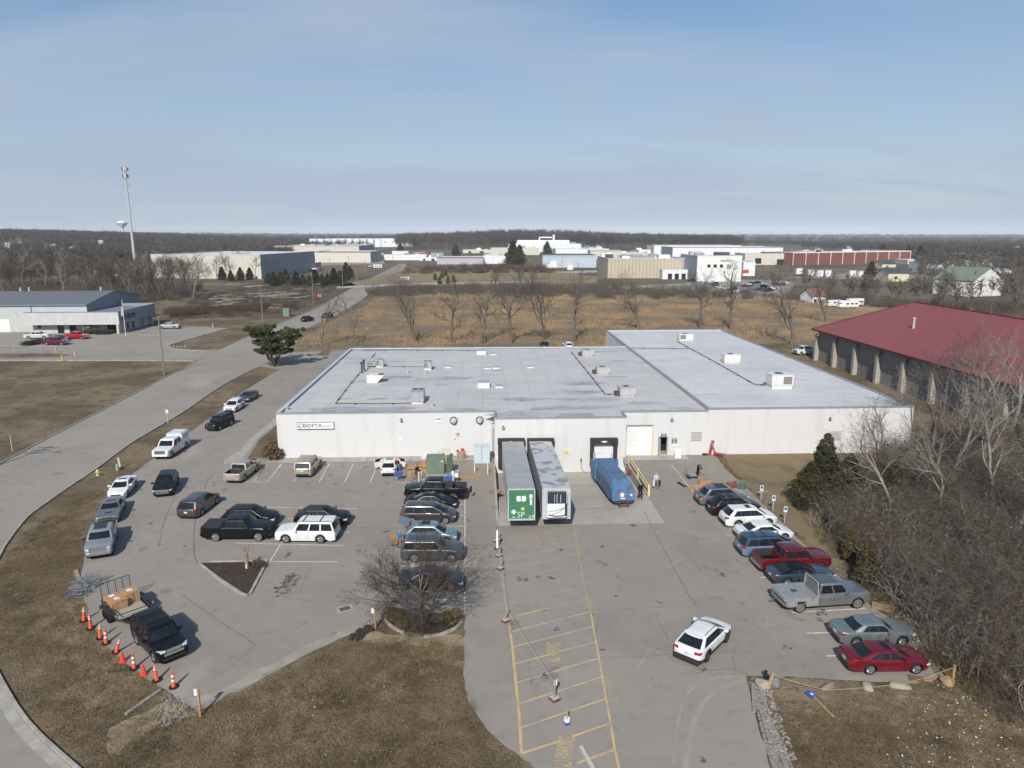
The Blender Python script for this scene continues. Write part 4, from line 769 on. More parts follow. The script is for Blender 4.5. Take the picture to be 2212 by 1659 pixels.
 for k in range(4):
  for i in range(m):
   f=q(k,i);g=None
   if k==1 and 1<=i<nf-2:g='windshield'
   elif k==1 and nf+nside+1<=i<nf+nside+nf-2 and not p.get('norear'):g='rear_window'
   elif k==1 and nf<=i<nf+nside-1 and(i-nf)%2==0:sides.append(f);continue
   elif k==1 and i>=2*nf+nside and(i-(2*nf+nside))%2==0 and i<m-1:sides.append(f);continue
   (glass[g]if g else(pill if(k==1 and not p.get('bodyp')and(nf<=i<nf+nside-1 or 2*nf+nside<=i<m-1))else shell)).append(f)
  if k==1 and False:pass
 c=len(VV);zc=H-.0
 top=[((x-(X(xf1)+X(xr1))/2)*.8+(X(xf1)+X(xr1))/2,y*.72,zc-.008)for x,y,z in loops[4]];VV+=top
 for i in range(m):shell.append((4*m+i,c+i,c+(i+1)%m,4*m+(i+1)%m))
 VV.append(((X(xf1)+X(xr1))/2,0,zc));
 for i in range(m):shell.append((c+i,c+m,c+(i+1)%m))
 def sub(name,faces,mm,parent,push=0.):
  ids=sorted(set(i for f in faces for i in f));mp_={a:j for j,a in enumerate(ids)}
  return mk(name,[VV[i]for i in ids],[tuple(mp_[i]for i in f)[::-1]for f in faces],mm,parent,smooth=True,angle=62)
 cab=sub('roof',shell,roofm,root)
 sub('windshield',glass['windshield'],GLASS,root)
 if glass['rear_window']:sub('rear_window',glass['rear_window'],p.get('rearm',GLASS),root)
 for f in sides:sub('side_window',[f],GLASS,root)
 for f in pill:sub('pillar',[f],TRIM,root)
 def wheel(ax,s):
  yo=s*(hw-.015);b=MB();w_=p.get('tw',.22)
  b.lathe([(r-.09,-w_/2),(r-.02,-w_/2),(r,-w_/2+.03),(r,w_/2-.03),(r-.02,w_/2),(r-.10,w_/2)],22,'Y');t=b.build('wheel',TYRE,root,smooth=True,angle=40);t.location=(ax,yo-s*w_/2,r)
  b=MB();rr_=r-.085;yy=s*(w_/2-.02);b.lathe([(rr_,0),(rr_-.025,0),(rr_-.03,-s*.03),(rr_*.25,-s*.045)],20,'Y',(0,yy,0),0);b.lathe([(rr_-.03,-s*.05),(0,-s*.055)],16,'Y',(0,yy,0),1)
  for k in range(p.get('spokes',5)):
   a=6.283*k/p.get('spokes',5);b.box((math.cos(a)*rr_*.55,yy-s*.02,math.sin(a)*rr_*.55),(rr_*.95,.03,p.get('spw',.075)),ry=-a,m=0)
  b.lathe([(.07,0),(.06,s*.01),(0,s*.012)],10,'Y',(0,yy-s*.01,0),0)
  b.build('rim',[p.get('rimm',RIM),RIMD],t)
  return t
 for s in(1,-1):
  for ax in(fx,rx):wheel(ax,s)
 zf=interp(prof,.12);zh=p.get('zh',zf-.13);zr_=interp(prof,L-.06);ztl=p.get('zt',belt-.12);lw=p.get('lw',.34)
 for s in(1,-1):
  b=MB();y1=s*hw*.84;b.add([(X(-.0),y1-s*lw,zh-.07),(X(.02),y1-s*.02,zh-.075),(X(.30),s*hw*.955,zh-.03),(X(.34),s*hw*.945,zh+.06),(X(.05),y1-s*.03,zh+.08),(X(.02),y1-s*lw,zh+.055)],[(0,1,4,5),(1,2,3,4),(5,4,3)]if s<0 else[(5,4,1,0),(4,3,2,1),(3,4,5)])
  b.V=[(x+.012,y*1.008,z)for x,y,z in b.V];b.build('headlight',LAMP,root)
  b=MB();th=p.get('th',.16);tw=p.get('tlw',.22);xR_=X(L)
  b.add([(xR_,s*hw*.86-s*tw,ztl-th/2),(xR_+.03,s*hw*.86,ztl-th/2),(xR_+.26,s*hw*.965,ztl-th*.3),(xR_+.26,s*hw*.955,ztl+th*.45),(xR_+.04,s*hw*.85,ztl+th/2),(xR_+.01,s*hw*.86-s*tw,ztl+th/2)],[(5,4,1,0),(4,3,2,1)]if s<0 else[(0,1,4,5),(1,2,3,4)])
  b.V=[(x-.012,y*1.012,z)for x,y,z in b.V];b.build('taillight',TAIL,root)
  b=MB();mx_=X(xf0)-.38*(1 if not bed else .6);b.box((mx_,s*(hw+.12),belt+.08),(.15,.24,.17));b.box((mx_+.02,s*(hw-.02),belt+.03),(.08,.14,.05));b.build('mirror',p.get('mirm',low if not bed else TRIM),root)
  b=MB()
  sd=[(a+c)/2 for a,c in fr]
  for f in(sd[-2:]if len(sd)>1 else sd):xx=lerp(X(xr0),X(xf0),f)-.28;b.box((xx,s*(hw+.005),belt-.12),(.2,.035,.035))
  b.build('door_handle',p.get('handm',low),root)
  b=MB()
  for f in[fr[-1][0]-.012]+([fr[-2][0]-.01]if len(fr)>1 else[])+[min(.93,fr[-1][1]-.06)]:
   xx=lerp(X(xr0),X(xf0),f)
   if abs(xx-rx)<Ra+.02:xx=rx+Ra+.05
   b.bb(xx-.006,xx+.006,s*(hw+.0035)-.002,s*(hw+.0035)+.002,sill+.12,belt-.1)
  b.build('door_gap',TRIM,root)
 b=MB();gw=p.get('gw',.5)*hw;b.box((X(-.012),0,zh-.02),(.03,gw*2,p.get('gh',.14)));b.box((X(-.006),0,zh-.25),(.03,hw*1.2,.16));b.build('grille',p.get('grm',TRIM),root)
 b=MB();b.box((X(L)-.014,0,p.get('zpl',ztl-.18)),(.02,.32,.16));b.build('license_plate',PLATE,root)
 if p.get('bumper'):
  for d_,f_ in((-.03,.86),(L+.03,.9)):b=MB();b.box((X(d_),0,sill+.26),(.16,Wd*f_,.21));b.build('bumper',p['bumper'],root)
 else:
  for d_,f_,h_ in((L-.02,.74,.2),(.01,.7,.13)):b=MB();f_,h_=(f_*1.2,h_*1.8)if p.get('clad')else(f_,h_);b.box((X(d_),0,sill+.17),(.075,Wd*f_,h_));b.build('bumper_trim',TRIM,root)
 if p.get('rails'):
  b=MB();
  for s in(1,-1):
   y=s*(ht-.07);b.tube((X(xf1)-.1,y,H+.045),(X(xr1)+.12,y,H+.035),.022,n=6)
   for xx in(X(xf1)-.1,X(xr1)+.12):b.tube((xx,y,H-.05),(xx,y,H+.045),.022,n=5)
  if p.get('bars'):
   for f in p['bars']:xx=lerp(X(xr1),X(xf1),f);b.box((xx,0,H+.06),(.06,2*(ht-.07),.025))
  b.build('roof_rails',p['rails'],root)
 if p.get('sun'):
  a,c_,w_=p['sun'];b=MB();x0_,x1_=lerp(X(xr1),X(xf1),a),lerp(X(xr1),X(xf1),c_);b.bb(x0_,x1_,-w_/2,w_/2,H-.03,H+.006);b.build('sunroof',SUNROOF,root)
 if p.get('spoiler'):
  b=MB();b.box((X(xr1)-.1,0,H-.045),(.3,ht*1.8,.03),ry=R(-6));b.build('spoiler',low,root)
 if bed and p.get('cover'):
  b=MB();b.bb(X(bed[1]-.02),X(bed[0]+.1),-hw*.955,hw*.955,interp(prof,bed[0]+.3)+.004,interp(prof,bed[0]+.3)+.045);b.build('bed_cover',TRIM,root)
 if not bed or True:
  b=MB();wz=lerp(zb0,zt0,.04);b.tube((X(xf0)+bow*.6,hb*.5,wz),(X(xf0)+bow*.2-.25,-hb*.1,wz+.12),.012,n=4);b.build('wiper',TRIM,root)
 return root
SEDAN=dict(L=4.85,W=1.85,H=1.46,wb=2.82,fo=.92,r=.345,belt=.99,prof=[(0,.60),(.05,.70),(.22,.78),(.6,.86),(1.2,.96),(3.9,1.01),(4.3,1.05),(4.7,1.06),(4.78,1.02),(4.85,.86)],cab=(1.2,2.2,3.15,4.3),posts=[(.20,.34),(.36,.62),(.645,.93)],spokes=5,rw=.70,bow=.2,rbow=.14,taper=1.25)
COUPE=dict(SEDAN,L=5.0,W=1.92,H=1.44,wb=2.95,fo=.98,r=.36,belt=1.0,prof=[(0,.66),(.05,.80),(.6,.90),(1.7,1.0),(4.2,1.04),(4.9,1.02),(5.0,.92)],cab=(1.75,2.45,3.3,4.3),posts=[(.2,.5),(.54,.9)],gw=.8,gh=.12,square=1)
SUV=dict(L=4.85,W=1.95,H=1.72,wb=2.86,fo=.90,r=.385,belt=1.10,prof=[(0,.74),(.05,.86),(.25,.95),(.6,1.03),(1.1,1.10),(4.5,1.15),(4.74,1.12),(4.85,.9)],cab=(1.08,2.1,4.0,4.66),posts=[(.10,.30),(.325,.60),(.63,.95)],rw=.71,rails=TRIM,tlw=.24,th=.2,cw=.95,taper=1.15,spokes=5,bow=.2,rbow=.14)
CUV=dict(SUV,L=4.6,W=1.87,H=1.66,wb=2.7,fo=.88,r=.36,belt=1.05,prof=[(0,.70),(.05,.82),(.25,.91),(.6,.98),(1.1,1.05),(4.25,1.10),(4.5,1.06),(4.6,.86)],cab=(1.08,2.05,3.75,4.42))
BOXY=dict(SUV,L=4.9,W=1.98,H=1.85,belt=1.12,prof=[(0,.86),(.05,1.0),(.5,1.06),(1.4,1.13),(4.8,1.14),(4.9,1.0)],cab=(1.42,1.85,4.6,4.84),rw=.84,cw=.95,taper=.5,square=1,bow=.1,rbow=.04)
BIGSUV=dict(BOXY,bodyp=1,L=5.25,W=2.0,H=1.92,wb=3.02,fo=.95,r=.39,prof=[(0,.84),(.05,.98),(.6,1.07),(1.5,1.14),(5.15,1.16),(5.25,1.0)],cab=(1.5,2.05,4.95,5.2),posts=[(.04,.31),(.345,.60),(.635,.93)])
VAN=dict(L=5.15,W=2.0,H=1.74,wb=3.05,fo=.93,r=.355,belt=1.06,prof=[(0,.68),(.05,.80),(.3,.92),(.95,1.06),(5.0,1.10),(5.15,.9)],cab=(.9,2.15,4.6,5.04),posts=[(.06,.28),(.30,.58),(.60,.95)],rw=.74,cw=.95,tlw=.16,th=.3,spokes=5,bow=.22,rbow=.12)
PICK=dict(bodyp=1,L=5.75,W=2.03,H=1.93,wb=3.65,fo=.95,r=.41,belt=1.26,sill=.34,prof=[(0,.92),(.05,1.10),(.5,1.18),(1.55,1.26),(1.6,1.26),(3.98,1.26),(4.05,1.30),(5.72,1.30),(5.75,1.2)],cab=(1.55,2.2,3.75,3.98),posts=[(.06,.46),(.51,.93)],bed=(4.08,5.70,.72),rw=.80,cw=.94,taper=.4,square=1,bow=.14,rbow=.03,gw=.62,gh=.34,grm=CHROME,bumper=CHROME,zh=1.0,zt=1.05,th=.36,tlw=.12,zpl=.62,flare=.02,spokes=6,tw=.27)
def P_(base,**k):d=dict(base);d.update(k);return d
BLK=('black',(.010,.011,.014));NAVYP=('navy_black',(.012,.017,.026));WHT=('white',(.76,.76,.75));SIL=('silver',(.42,.44,.46),.6,.35);GRY=('slate',(.15,.17,.19),.3,.35);CHAR=('charcoal',(.075,.07,.07),.4,.32);REDP=('deep_red',(.15,.006,.014),.25,.25);TAN=('sand',(.42,.37,.29),.3,.38)
def at_wheels(u,v,deg,dx,dy):
 """centre of a vehicle whose near wheel touches photo point (u,v); dx, dy: that wheel in the vehicle's own frame"""
 g=G(u,v);a=R(deg);return(g.x-(math.cos(a)*dx-math.sin(a)*dy)*1.03,g.y-(math.sin(a)*dx+math.cos(a)*dy)*1.03,0)
def place(u,v,deg,p,corner,label,col,name='parked_car',cat='car',group='cars parked around the warehouse lot',**k):
 fx=p['L']/2-p['fo'];rx=fx-p['wb'];hw=p['W']/2
 dx,dy={'fr':(fx,-hw+.05),'rr':(rx,-hw+.05),'fl':(fx,hw-.05),'rl':(rx,hw-.05),'F':(p['L']/2,0),'B':(-p['L']/2,0),'FL':(p['L']/2,hw),'BL':(-p['L']/2,hw),'BR':(-p['L']/2,-hw),'FR':(p['L']/2,-hw),'mr':((fx+rx)/2,-hw+.05)}[corner]
 return vehicle(name,None,at_wheels(u,v,deg,dx,dy),R(deg),p,label,col,group,cat,**k)
PK=dict(name='pickup_truck',cat='pickup truck');SV=dict(name='parked_suv',cat='suv')
# --- column along the road side
place(542,868,-93,P_(SEDAN,sun=None),'fl','dark slate sedan, farthest car parked along the drive beside the grass strip',('slate_blue',(.05,.062,.078),.3,.3))
place(512,890,-91,P_(CUV,rails=None,rimm=RIM),'fl','white crossover parked along the drive between the dark sedan and the black suv',WHT,**SV)
place(476,930,-104,P_(BOXY,L=4.5,wb=2.65,H=1.78,prof=[(0,.86),(.05,1.0),(.5,1.04),(1.3,1.10),(4.4,1.12),(4.5,1.0)],cab=(1.32,1.75,4.2,4.44),W=1.85),'fl','boxy black suv with round headlights parked along the drive below the white crossover',BLK,**SV)
t4=place(372,989,-91,P_(PICK,L=6.1,wb=4.0,H=2.0,r=.42,prof=[(0,1.0),(.05,1.14),(.5,1.2),(1.5,1.30),(3.98,1.30),(4.05,1.34),(6.07,1.34),(6.1,1.2)],bed=(4.08,6.05,.8),bumper=WHITE),'fl','white crew cab pickup with tall white ladder-racked bed cap parked on the drive',WHT,**PK)
b=MB();b.prism([(-3.0,-.97),(-1.02,-.97),(-1.02,.97),(-3.0,.97)],1.345,1.98);b.prism([(-3.02,-.9),(-1.0,-.9),(-1.0,.9),(-3.02,.9)],1.98,2.12)
o=b.build('bed_cap',paint('white',WHT[1]),t4);
b=MB();
for s in(1,-1):b.bb(-2.9,-1.1,s*.975-.01,s*.975+.01,1.5,1.86)
b.build('cap_hatch',LGREY,o);b=MB()
for s in(1,-1):b.tube((-3.0,s*.8,2.2),(-1.0,s*.8,2.2),.025)
for xx in(-2.8,-2.0,-1.2):b.tube((xx,-.8,2.2),(xx,.8,2.2),.02)
for xx in(-2.8,-1.2):
 for s in(1,-1):b.tube((xx,s*.8,2.1),(xx,s*.8,2.2),.02)
b.build('ladder_rack',LGREY,o)
place(277,1073,-80,P_(SEDAN,sun=(.45,.85,.85),L=4.75,W=1.81),'fl','white sedan with dark sunroof parked at the verge behind the grey coupe',WHT)
place(260,1123,-72,P_(COUPE,sun=(.35,.75,.8)),'fl','grey muscle coupe with black sunroof and hood scoop parked at the verge',('steel_grey',(.17,.18,.19),.4,.34),name='parked_coupe')
c6=[o for o in COL.objects if o.name.startswith('parked_coupe')][0];b=MB();b.box((1.55,0,1.0),(.5,.5,.07));b.box((1.82,0,1.0),(.06,.42,.05),m=1);b.build('hood_scoop',[paint('steel_grey',(0,0,0)),TRIM],c6)
place(245,1196,-69,P_(PICK,L=5.6,wb=3.52,r=.40,H=1.86,sun=(.1,.9,1.0),bed=(4.08,5.55,.72),prof=[(0,.90),(.05,1.06),(.5,1.16),(1.55,1.24),(3.98,1.24),(4.05,1.28),(5.57,1.28),(5.6,1.2)]),'fl','silver pickup with chrome grille and open bed, lowest vehicle along the left verge',SIL,**PK)
place(376,1067,-76,P_(SUV,H=1.78,rails=GREY,bars=None,gw=.7,gh=.2,grm=CHROME),'fl','navy suv facing the camera on its own in the left lane',NAVYP,**SV)
place(437,1114,84,P_(VAN),'rr','charcoal minivan seen from behind in the left lane',CHAR,name='minivan',cat='minivan')
# --- front stalls
place(529,1039,84,P_(PICK,L=5.4,W=1.9,wb=3.26,H=1.8,r=.38,belt=1.15,prof=[(0,.86),(.05,1.0),(.5,1.08),(1.4,1.15),(3.7,1.15),(3.77,1.19),(5.37,1.19),(5.4,1.1)],cab=(1.4,2.05,3.5,3.7),bed=(3.8,5.35,.68),grm=TRIM,bumper=GREY,zt=.98,th=.28),'rr','sand coloured crew cab pickup with empty dark bed by the yellow hatched corner',TAN,**PK)
place(678,1026,88,P_(BOXY,L=4.9,H=1.8,rails=GREY,bars=(.15,.35,.55,.75),rearm=mat('bright_rear_glass',(.05,.07,.075),.08)),'rr','tan suv with roof rack nosed up to the white wall',('pale_tan',(.40,.36,.28),.4,.35),**SV)
t12=place(838,1031,91,P_(SEDAN,L=4.5,W=1.77,H=1.43,wb=2.6,prof=[(0,.62),(.06,.70),(.5,.80),(1.25,.94),(4.2,.98),(4.45,.94),(4.5,.84)],cab=(1.25,2.0,3.3,4.1),posts=[(.15,.42),(.46,.9)],sun=(.5,.9,.8),cw=.94),'B','white two-door car with both doors swung open by the front wall',WHT,name='open_car')
for s in(1,-1):
 b=MB();b.bb(-1.0,0,-.03,.03,.3,.93);b.bb(-.95,-.1,-.02,.02,.93,1.28,1);b.bb(-.99,-.93,-.025,.025,.9,1.34);b.add([(-.95,-.025,1.34),(-.3,-.025,1.34),(0,-.025,.93),(0,.025,.93),(-.3,.025,1.34),(-.95,.025,1.34)],[(1,2,3,4),(0,1,4,5)])
 o=b.build('door',[paint('white',WHT[1]),GLASS],t12);o.location=(.75,s*.9,0);o.rotation_euler=(0,0,R(-s*58))
 # --- left island block
place(466,1170,-1.5,P_(PICK,L=5.9,wb=3.70,cover=True,grm=TRIM,bumper=TRIM,bed=(4.15,5.85,.72),prof=[(0,.95),(.05,1.12),(.5,1.20),(1.6,1.28),(4.0,1.28),(4.1,1.33),(5.87,1.33),(5.9,1.2)]),'rr','black crew cab pickup with covered bed left of the white suv',BLK,**PK)
place(504,1140,-3,P_(SUV,L=4.95,H=1.72),'rr','black suv mostly hidden behind the black covered-bed pickup',BLK,**SV)
place(661,1140,-3,P_(SUV,L=4.9,H=1.66,rails=CHROME,cab=(1.1,2.15,3.8,4.66)),'rr','black crossover with bright roof rails parked behind the white suv',BLK,**SV)
place(692.5,1174,176.5,P_(BIGSUV,rails=TRIM,bars=(.35,.85),mirm=WHITE,clad=False),'rl','big white suv with black roof rack facing left in the island stalls',WHT,**SV)
# --- middle column
t17=place(979,1083,175,P_(PICK,L=6.1,wb=3.95,H=2.08,r=.46,sill=.42,belt=1.36,zh=1.1,zt=1.12,prof=[(0,1.02),(.05,1.2),(.5,1.28),(1.6,1.36),(4.0,1.36),(4.1,1.40),(6.07,1.40),(6.1,1.3)],bed=(4.15,6.05,.82),grm=TRIM,bumper=TRIM,flare=.035),'rl','lifted black pickup with open bed facing left, topmost of the middle column',BLK,**PK)
b=MB();b.bb(-1.75,-1.1,-.93,.93,1.4,1.47);b.build('folded_cover',TRIM,t17);b=MB();b.tube((-3.05,0,.7),(-3.6,0,.7),.04);b.lathe([(.32,-.08),(.34,0),(.32,.08),(.1,.09),(0,.09)],16,'X',(-3.55,.1,1.0));b.build('spare_wheel',TYRE,t17)
place(965,1103,-4,P_(SEDAN,L=5.1,wb=2.85,W=1.87,sun=None,handm=CHROME),'fr','dark green older sedan between the lifted pickup and the bronze minivan',('dark_green',(.012,.022,.020),.2,.25))
place(891,1132,-3,P_(VAN,H=1.72,rimm=RIM),'rr','bronze grey minivan with bright alloy wheels in the middle column',('bronze',(.085,.075,.072),.5,.3),name='minivan',cat='minivan')
t20=place(897,1177,-4,P_(CUV,rails=None,sun=(.35,.8,.9)),'rr','pale teal crossover with its tailgate raised beside the person in blue',('pale_teal',(.20,.31,.33),.4,.3),**SV)
b=MB();b.box((0,0,0),(.95,1.45,.06));b.box((-.02,0,-.036),(.6,1.2,.01),m=1);o=b.build('tailgate',[paint('pale_teal',(0,0,0)),GLASS],t20);o.location=(-2.35,0,1.85);o.rotation_euler=(0,R(16),0);b=MB();b.tube((-1.9,.6,1.2),(-2.3,.6,1.8),.02);b.tube((-1.9,-.6,1.2),(-2.3,-.6,1.8),.02);b.build('gas_strut',TRIM,t20)
place(895,1215,-2.5,P_(BIGSUV,H=1.80,rails=CHROME,L=5.1,cab=(1.5,2.2,4.7,5.05),prof=[(0,.82),(.05,.94),(.6,1.05),(1.5,1.12),(5.0,1.14),(5.1,1.0)]),'rr','dark grey suv with bright rails behind the bare lot tree',('dark_grey',(.085,.09,.10),.4,.3),**SV)
place(893,1278,-2.5,P_(SEDAN,sun=(.3,.7,.8)),'rr','dark blue sedan mostly veiled by the branches of the bare lot tree',('dark_blue',(.02,.045,.085),.4,.28))
# --- suv with the trailer
t23=place(333,1432,-46,P_(BOXY,rails=TRIM,bars=(.3,.7),grm=CHROME,gw=.45,gh=.2,zh=.98),'fr','black boxy suv with roof rails hitched to the utility trailer',BLK,**SV)
# --- right column, nose in
RC='vehicles parked nose-in along the wooded right side'
place(1538,1094,5,P_(SUV,L=5.1,H=1.78,sun=(.35,.95,1.1),rails=TRIM,wb=2.98),'rr','slate grey suv, farthest of the right-hand row beside the pallets',GRY,group=RC,**SV)
place(1565,1117,4,P_(SUV,L=4.95,rails=CHROME,bars=(.3,.75)),'rr','black suv with silver roof rails in the right-hand row',BLK,group=RC,**SV)
place(1595,1141,4,P_(SUV,L=4.95,rails=None,sun=(.6,.85,.8),spoiler=1),'rr','white suv with small sunroof in the right-hand row',WHT,group=RC,**SV)
place(1628,1172,4,P_(SEDAN,L=4.9,H=1.42,cab=(1.3,2.1,3.2,4.35),rearm=GLASS),'rr','white sedan with dark rear glass in the right-hand row',WHT,group=RC)
place(1634,1206,3,P_(VAN,rails=TRIM,bars=(.25,.6),roofm=paint('blue_roof',(.055,.10,.16),.4,.3)),'rr','pale blue minivan with roof bars in the right-hand row',('pale_blue',(.18,.28,.42),.4,.3),name='minivan',cat='minivan',group=RC)
place(1678,1240,4,P_(PICK,L=5.8,wb=3.57),'rr','deep red crew cab pickup with empty bed in the right-hand row',REDP,group=RC,**PK)
place(1700,1268,4,P_(COUPE,H=1.38,L=4.9,cab=(1.6,2.45,3.2,4.6),roofm=paint('gloss_black',(.008,.008,.01))),'rr','steel blue coupe with black roof half hidden by the flatbed pickup',('steel_blue',(.06,.10,.15),.5,.28),name='parked_coupe',group=RC)
t31=place(1728,1324,5,P_(PICK,L=6.4,wb=4.35,H=2.05,r=.42,belt=1.32,sill=.42,W=2.03,prof=[(0,1.0),(.05,1.18),(.5,1.25),(1.6,1.32),(4.0,1.32),(4.06,.75),(6.35,.75),(6.4,.7)],bed=None,cab=(1.6,2.2,3.75,3.98),zt=.66,th=.1,shoulder=1.2,mirm=CHROME),'rr','silver crew cab pickup with aluminium flatbed in the right-hand row',('metallic_grey',(.26,.275,.29),.6,.35),group=RC,**PK)
ALU=mat('diamond_aluminium',(.46,.46,.43),.45,.5,c2=(.36,.36,.34),scale=3,bump=.2,bscale=30)
b=MB();b.prism([(-3.35,-.9),(-3.2,-1.12),(-.85,-1.12),(-.85,1.12),(-3.2,1.12),(-3.35,.9)],.95,1.22);b.bb(-3.2,-2.45,-1.12,-.8,.6,.95);b.bb(-1.75,-.85,-1.12,-.8,.55,.95);b.bb(-3.2,-2.45,.8,1.12,.6,.95);b.bb(-1.75,-.85,.8,1.12,.55,.95);bedo=b.build('flatbed',ALU,t31)
b=MB();b.box((-2.15,0,1.226),(.45,.35,.012));b.build('hitch_plate',DGREY,bedo)
b=MB();
for s in(1,-1):b.tube((-.82,s*.95,1.2),(-.82,s*.8,2.12),.05)
b.tube((-.82,-.8,2.12),(-.82,.8,2.12),.05)
for k in range(7):b.tube((-.82,-.85,1.32+k*.1),(-.82,.85,1.32+k*.1),.018,n=5)
for k in range(5):b.box((-.8,-.6+k*.3,1.7),(.02,.03,.8))
b.build('headache_rack',ALU,bedo)
b=MB();b.tube((-3.3,0,.7),(-3.75,0,.7),.05);b.lathe([(.05,.7),(.05,.85),(0,.88)],8,c=(-3.7,0,0));b.build('tow_ball',DGREY,t31)
b=MB()
for k in range(6):b.box((.1+k*.0,-.62+k*.25,2.052),(1.35,.035,.025))
o=b.build('roof_rib',TRIM,t31);o.location=(-.05-.0,0,0)
place(1947-98,1398,0,P_(SEDAN,L=5.0,W=1.9,H=1.48,wb=3.05,sun=None,square=1,prof=[(0,.72),(.05,.86),(.5,.93),(1.5,1.02),(4.1,1.05),(4.9,1.04),(5.0,.92)],cab=(1.55,2.2,3.35,4.15),belt=1.02,handm=CHROME,gw=.4,gh=.24,grm=CHROME),'rr','silver green square-shouldered sedan above the red sedan',('silver_green',(.24,.28,.27),.5,.33),group=RC)
place(1879,1458,-1,P_(SEDAN,L=4.97,W=1.87,H=1.44,wb=2.83,cab=(1.35,2.2,3.3,4.45),sun=(.5,.9,.85),spokes=10,spw=.03,rimm=RIM),'rr','bright deep red sedan at the bottom end of the right-hand row',('candy_red',(.19,.006,.018),.3,.22),group=RC)
place(1527.5,1430,47,P_(SUV,L=4.85,H=1.63,rails=TRIM,clad=True,W=1.94,cab=(1.05,2.15,3.7,4.62),rimm=RIMD,tlw=.3,spoiler=1),'rr','white crossover driving across the open middle of the lot',WHT,group='cars parked around the warehouse lot',name='moving_suv',cat='suv')
# --- farther vehicles
place(655,696,70,P_(SUV),'B','black suv driving away on the road past the pine',BLK,name='moving_suv',cat='suv',group='cars on the road');place(698,688,-110,P_(SUV,rails=None),'F','dark grey suv coming down the road towards the camera',CHAR,name='moving_suv',cat='suv',group='cars on the road')
NL='vehicles in the left neighbour lot'
place(377,711,178,P_(PICK,H=1.85,grm=TRIM,bumper=TRIM,zh=1.0),'rl','silver pickup with raised hood line parked beyond the tall pole',('silver2',(.5,.51,.52),.5,.35),group=NL,**PK)
place(177,733,-6,P_(PICK),'fr','bright red pickup parked before the white office front',('bright_red',(.42,.015,.02),.1,.28),group=NL,**PK)
place(133,746,-3,P_(PICK),'fr','maroon pickup parked in front of the bright red pickup',('maroon',(.13,.01,.03),.3,.28),group=NL,**PK)
place(150,736,-5,P_(SEDAN),'F','maroon sedan tucked between the two red pickups',('maroon',(.13,.01,.03)),group=NL)
place(62,733,8,P_(PICK),'rr','white and green work pickup with lumber rack near the loading door',('pale_green_white',(.50,.56,.55)),group=NL,**PK)
place(0,728,-4,P_(SEDAN),'B','dark sedan cut by the left edge of the picture in the neighbour lot',BLK,group=NL)if False else None
g=G(1177,755);vehicle('parked_suv',None,(g.x,g.y+1.5,0),R(90),P_(SUV),'black suv parked behind the warehouse against the field',BLK,'cars behind the warehouse','suv')
g=G(1229,755);vehicle('parked_suv',None,(g.x,g.y+1.5,0),R(90),P_(CUV,rails=TRIM),'white suv parked behind the warehouse against the field',WHT,'cars behind the warehouse','suv')
g=G(1738,765);vehicle('pickup_truck',None,(g.x,g.y,0),R(200),P_(PICK),'white pickup parked in the fenced corner by the red roofed building',WHT,'vehicles by the red roofed building','pickup truck')
g=G(1752,766);vehicle('parked_suv',None,(g.x+.8,g.y-3.5,0),R(-115),P_(SUV),'dark suv parked at the corner pilaster of the red roofed building',NAVYP,'vehicles by the red roofed building','suv')
g=G(2160,930);vehicle('parked_suv',None,(g.x,g.y,0),R(-100),P_(BOXY),'silver suv glimpsed through the trees beside the red roofed building',SIL,'vehicles by the red roofed building','suv')
# ---- vegetation
NR=np.random.default_rng(11)
def segs_to_mesh(S,thin=.012):
 """S: rows p0(3) p1(3) r0 r1 -> triangle mesh; thin pieces are three-sided needles"""
 S=np.asarray(S,float);out_v=[];out_f=[];base=0
 d=S[:,3:6]-S[:,0:3];ln=np.linalg.norm(d,axis=1);ok=ln>1e-4;S=S[ok];d=d[ok]/ln[ok][:,None]
 ref=np.where(np.abs(d[:,2:3])<.9,np.array([[0,0,1.]]),np.array([[1.,0,0]]));u=np.cross(d,ref);u/=np.linalg.norm(u,axis=1)[:,None];w=np.cross(d,u)
 big=S[:,6]
 tt=thin*1.3
 for n,lo,hi in((6,max(tt,.09),99),(4,max(tt,.03),max(tt,.09)),(3,tt,max(tt,.03)),(3,0,tt)):
  k=(big>=lo)&(big<hi)
  if not k.any():continue
  s=S[k];uu=u[k];ww=w[k];m=len(s);a=2*np.pi*np.arange(n)/n
  ring=uu[:,None,:]*np.cos(a)[None,:,None]+ww[:,None,:]*np.sin(a)[None,:,None]
  A=s[:,None,0:3]+ring*s[:,6][:,None,None]
  if lo==0:
   V=np.concatenate([A,s[:,None,3:6]],axis=1);Fi=np.array([[i,(i+1)%n,n]for i in range(n)]);st=n+1
  else:
   B=s[:,None,3:6]+ring*np.maximum(s[:,7],.004)[:,None,None];V=np.concatenate([A,B],axis=1);st=2*n
   Fi=np.array([[i,(i+1)%n,n+(i+1)%n]for i in range(n)]+[[i,n+(i+1)%n,n+i]for i in range(n)])
  out_v.append(V.reshape(-1,3));out_f.append((Fi[None]+(np.arange(m)*st)[:,None,None]+base).reshape(-1,3));base+=m*st
 return np.concatenate(out_v),np.concatenate(out_f)
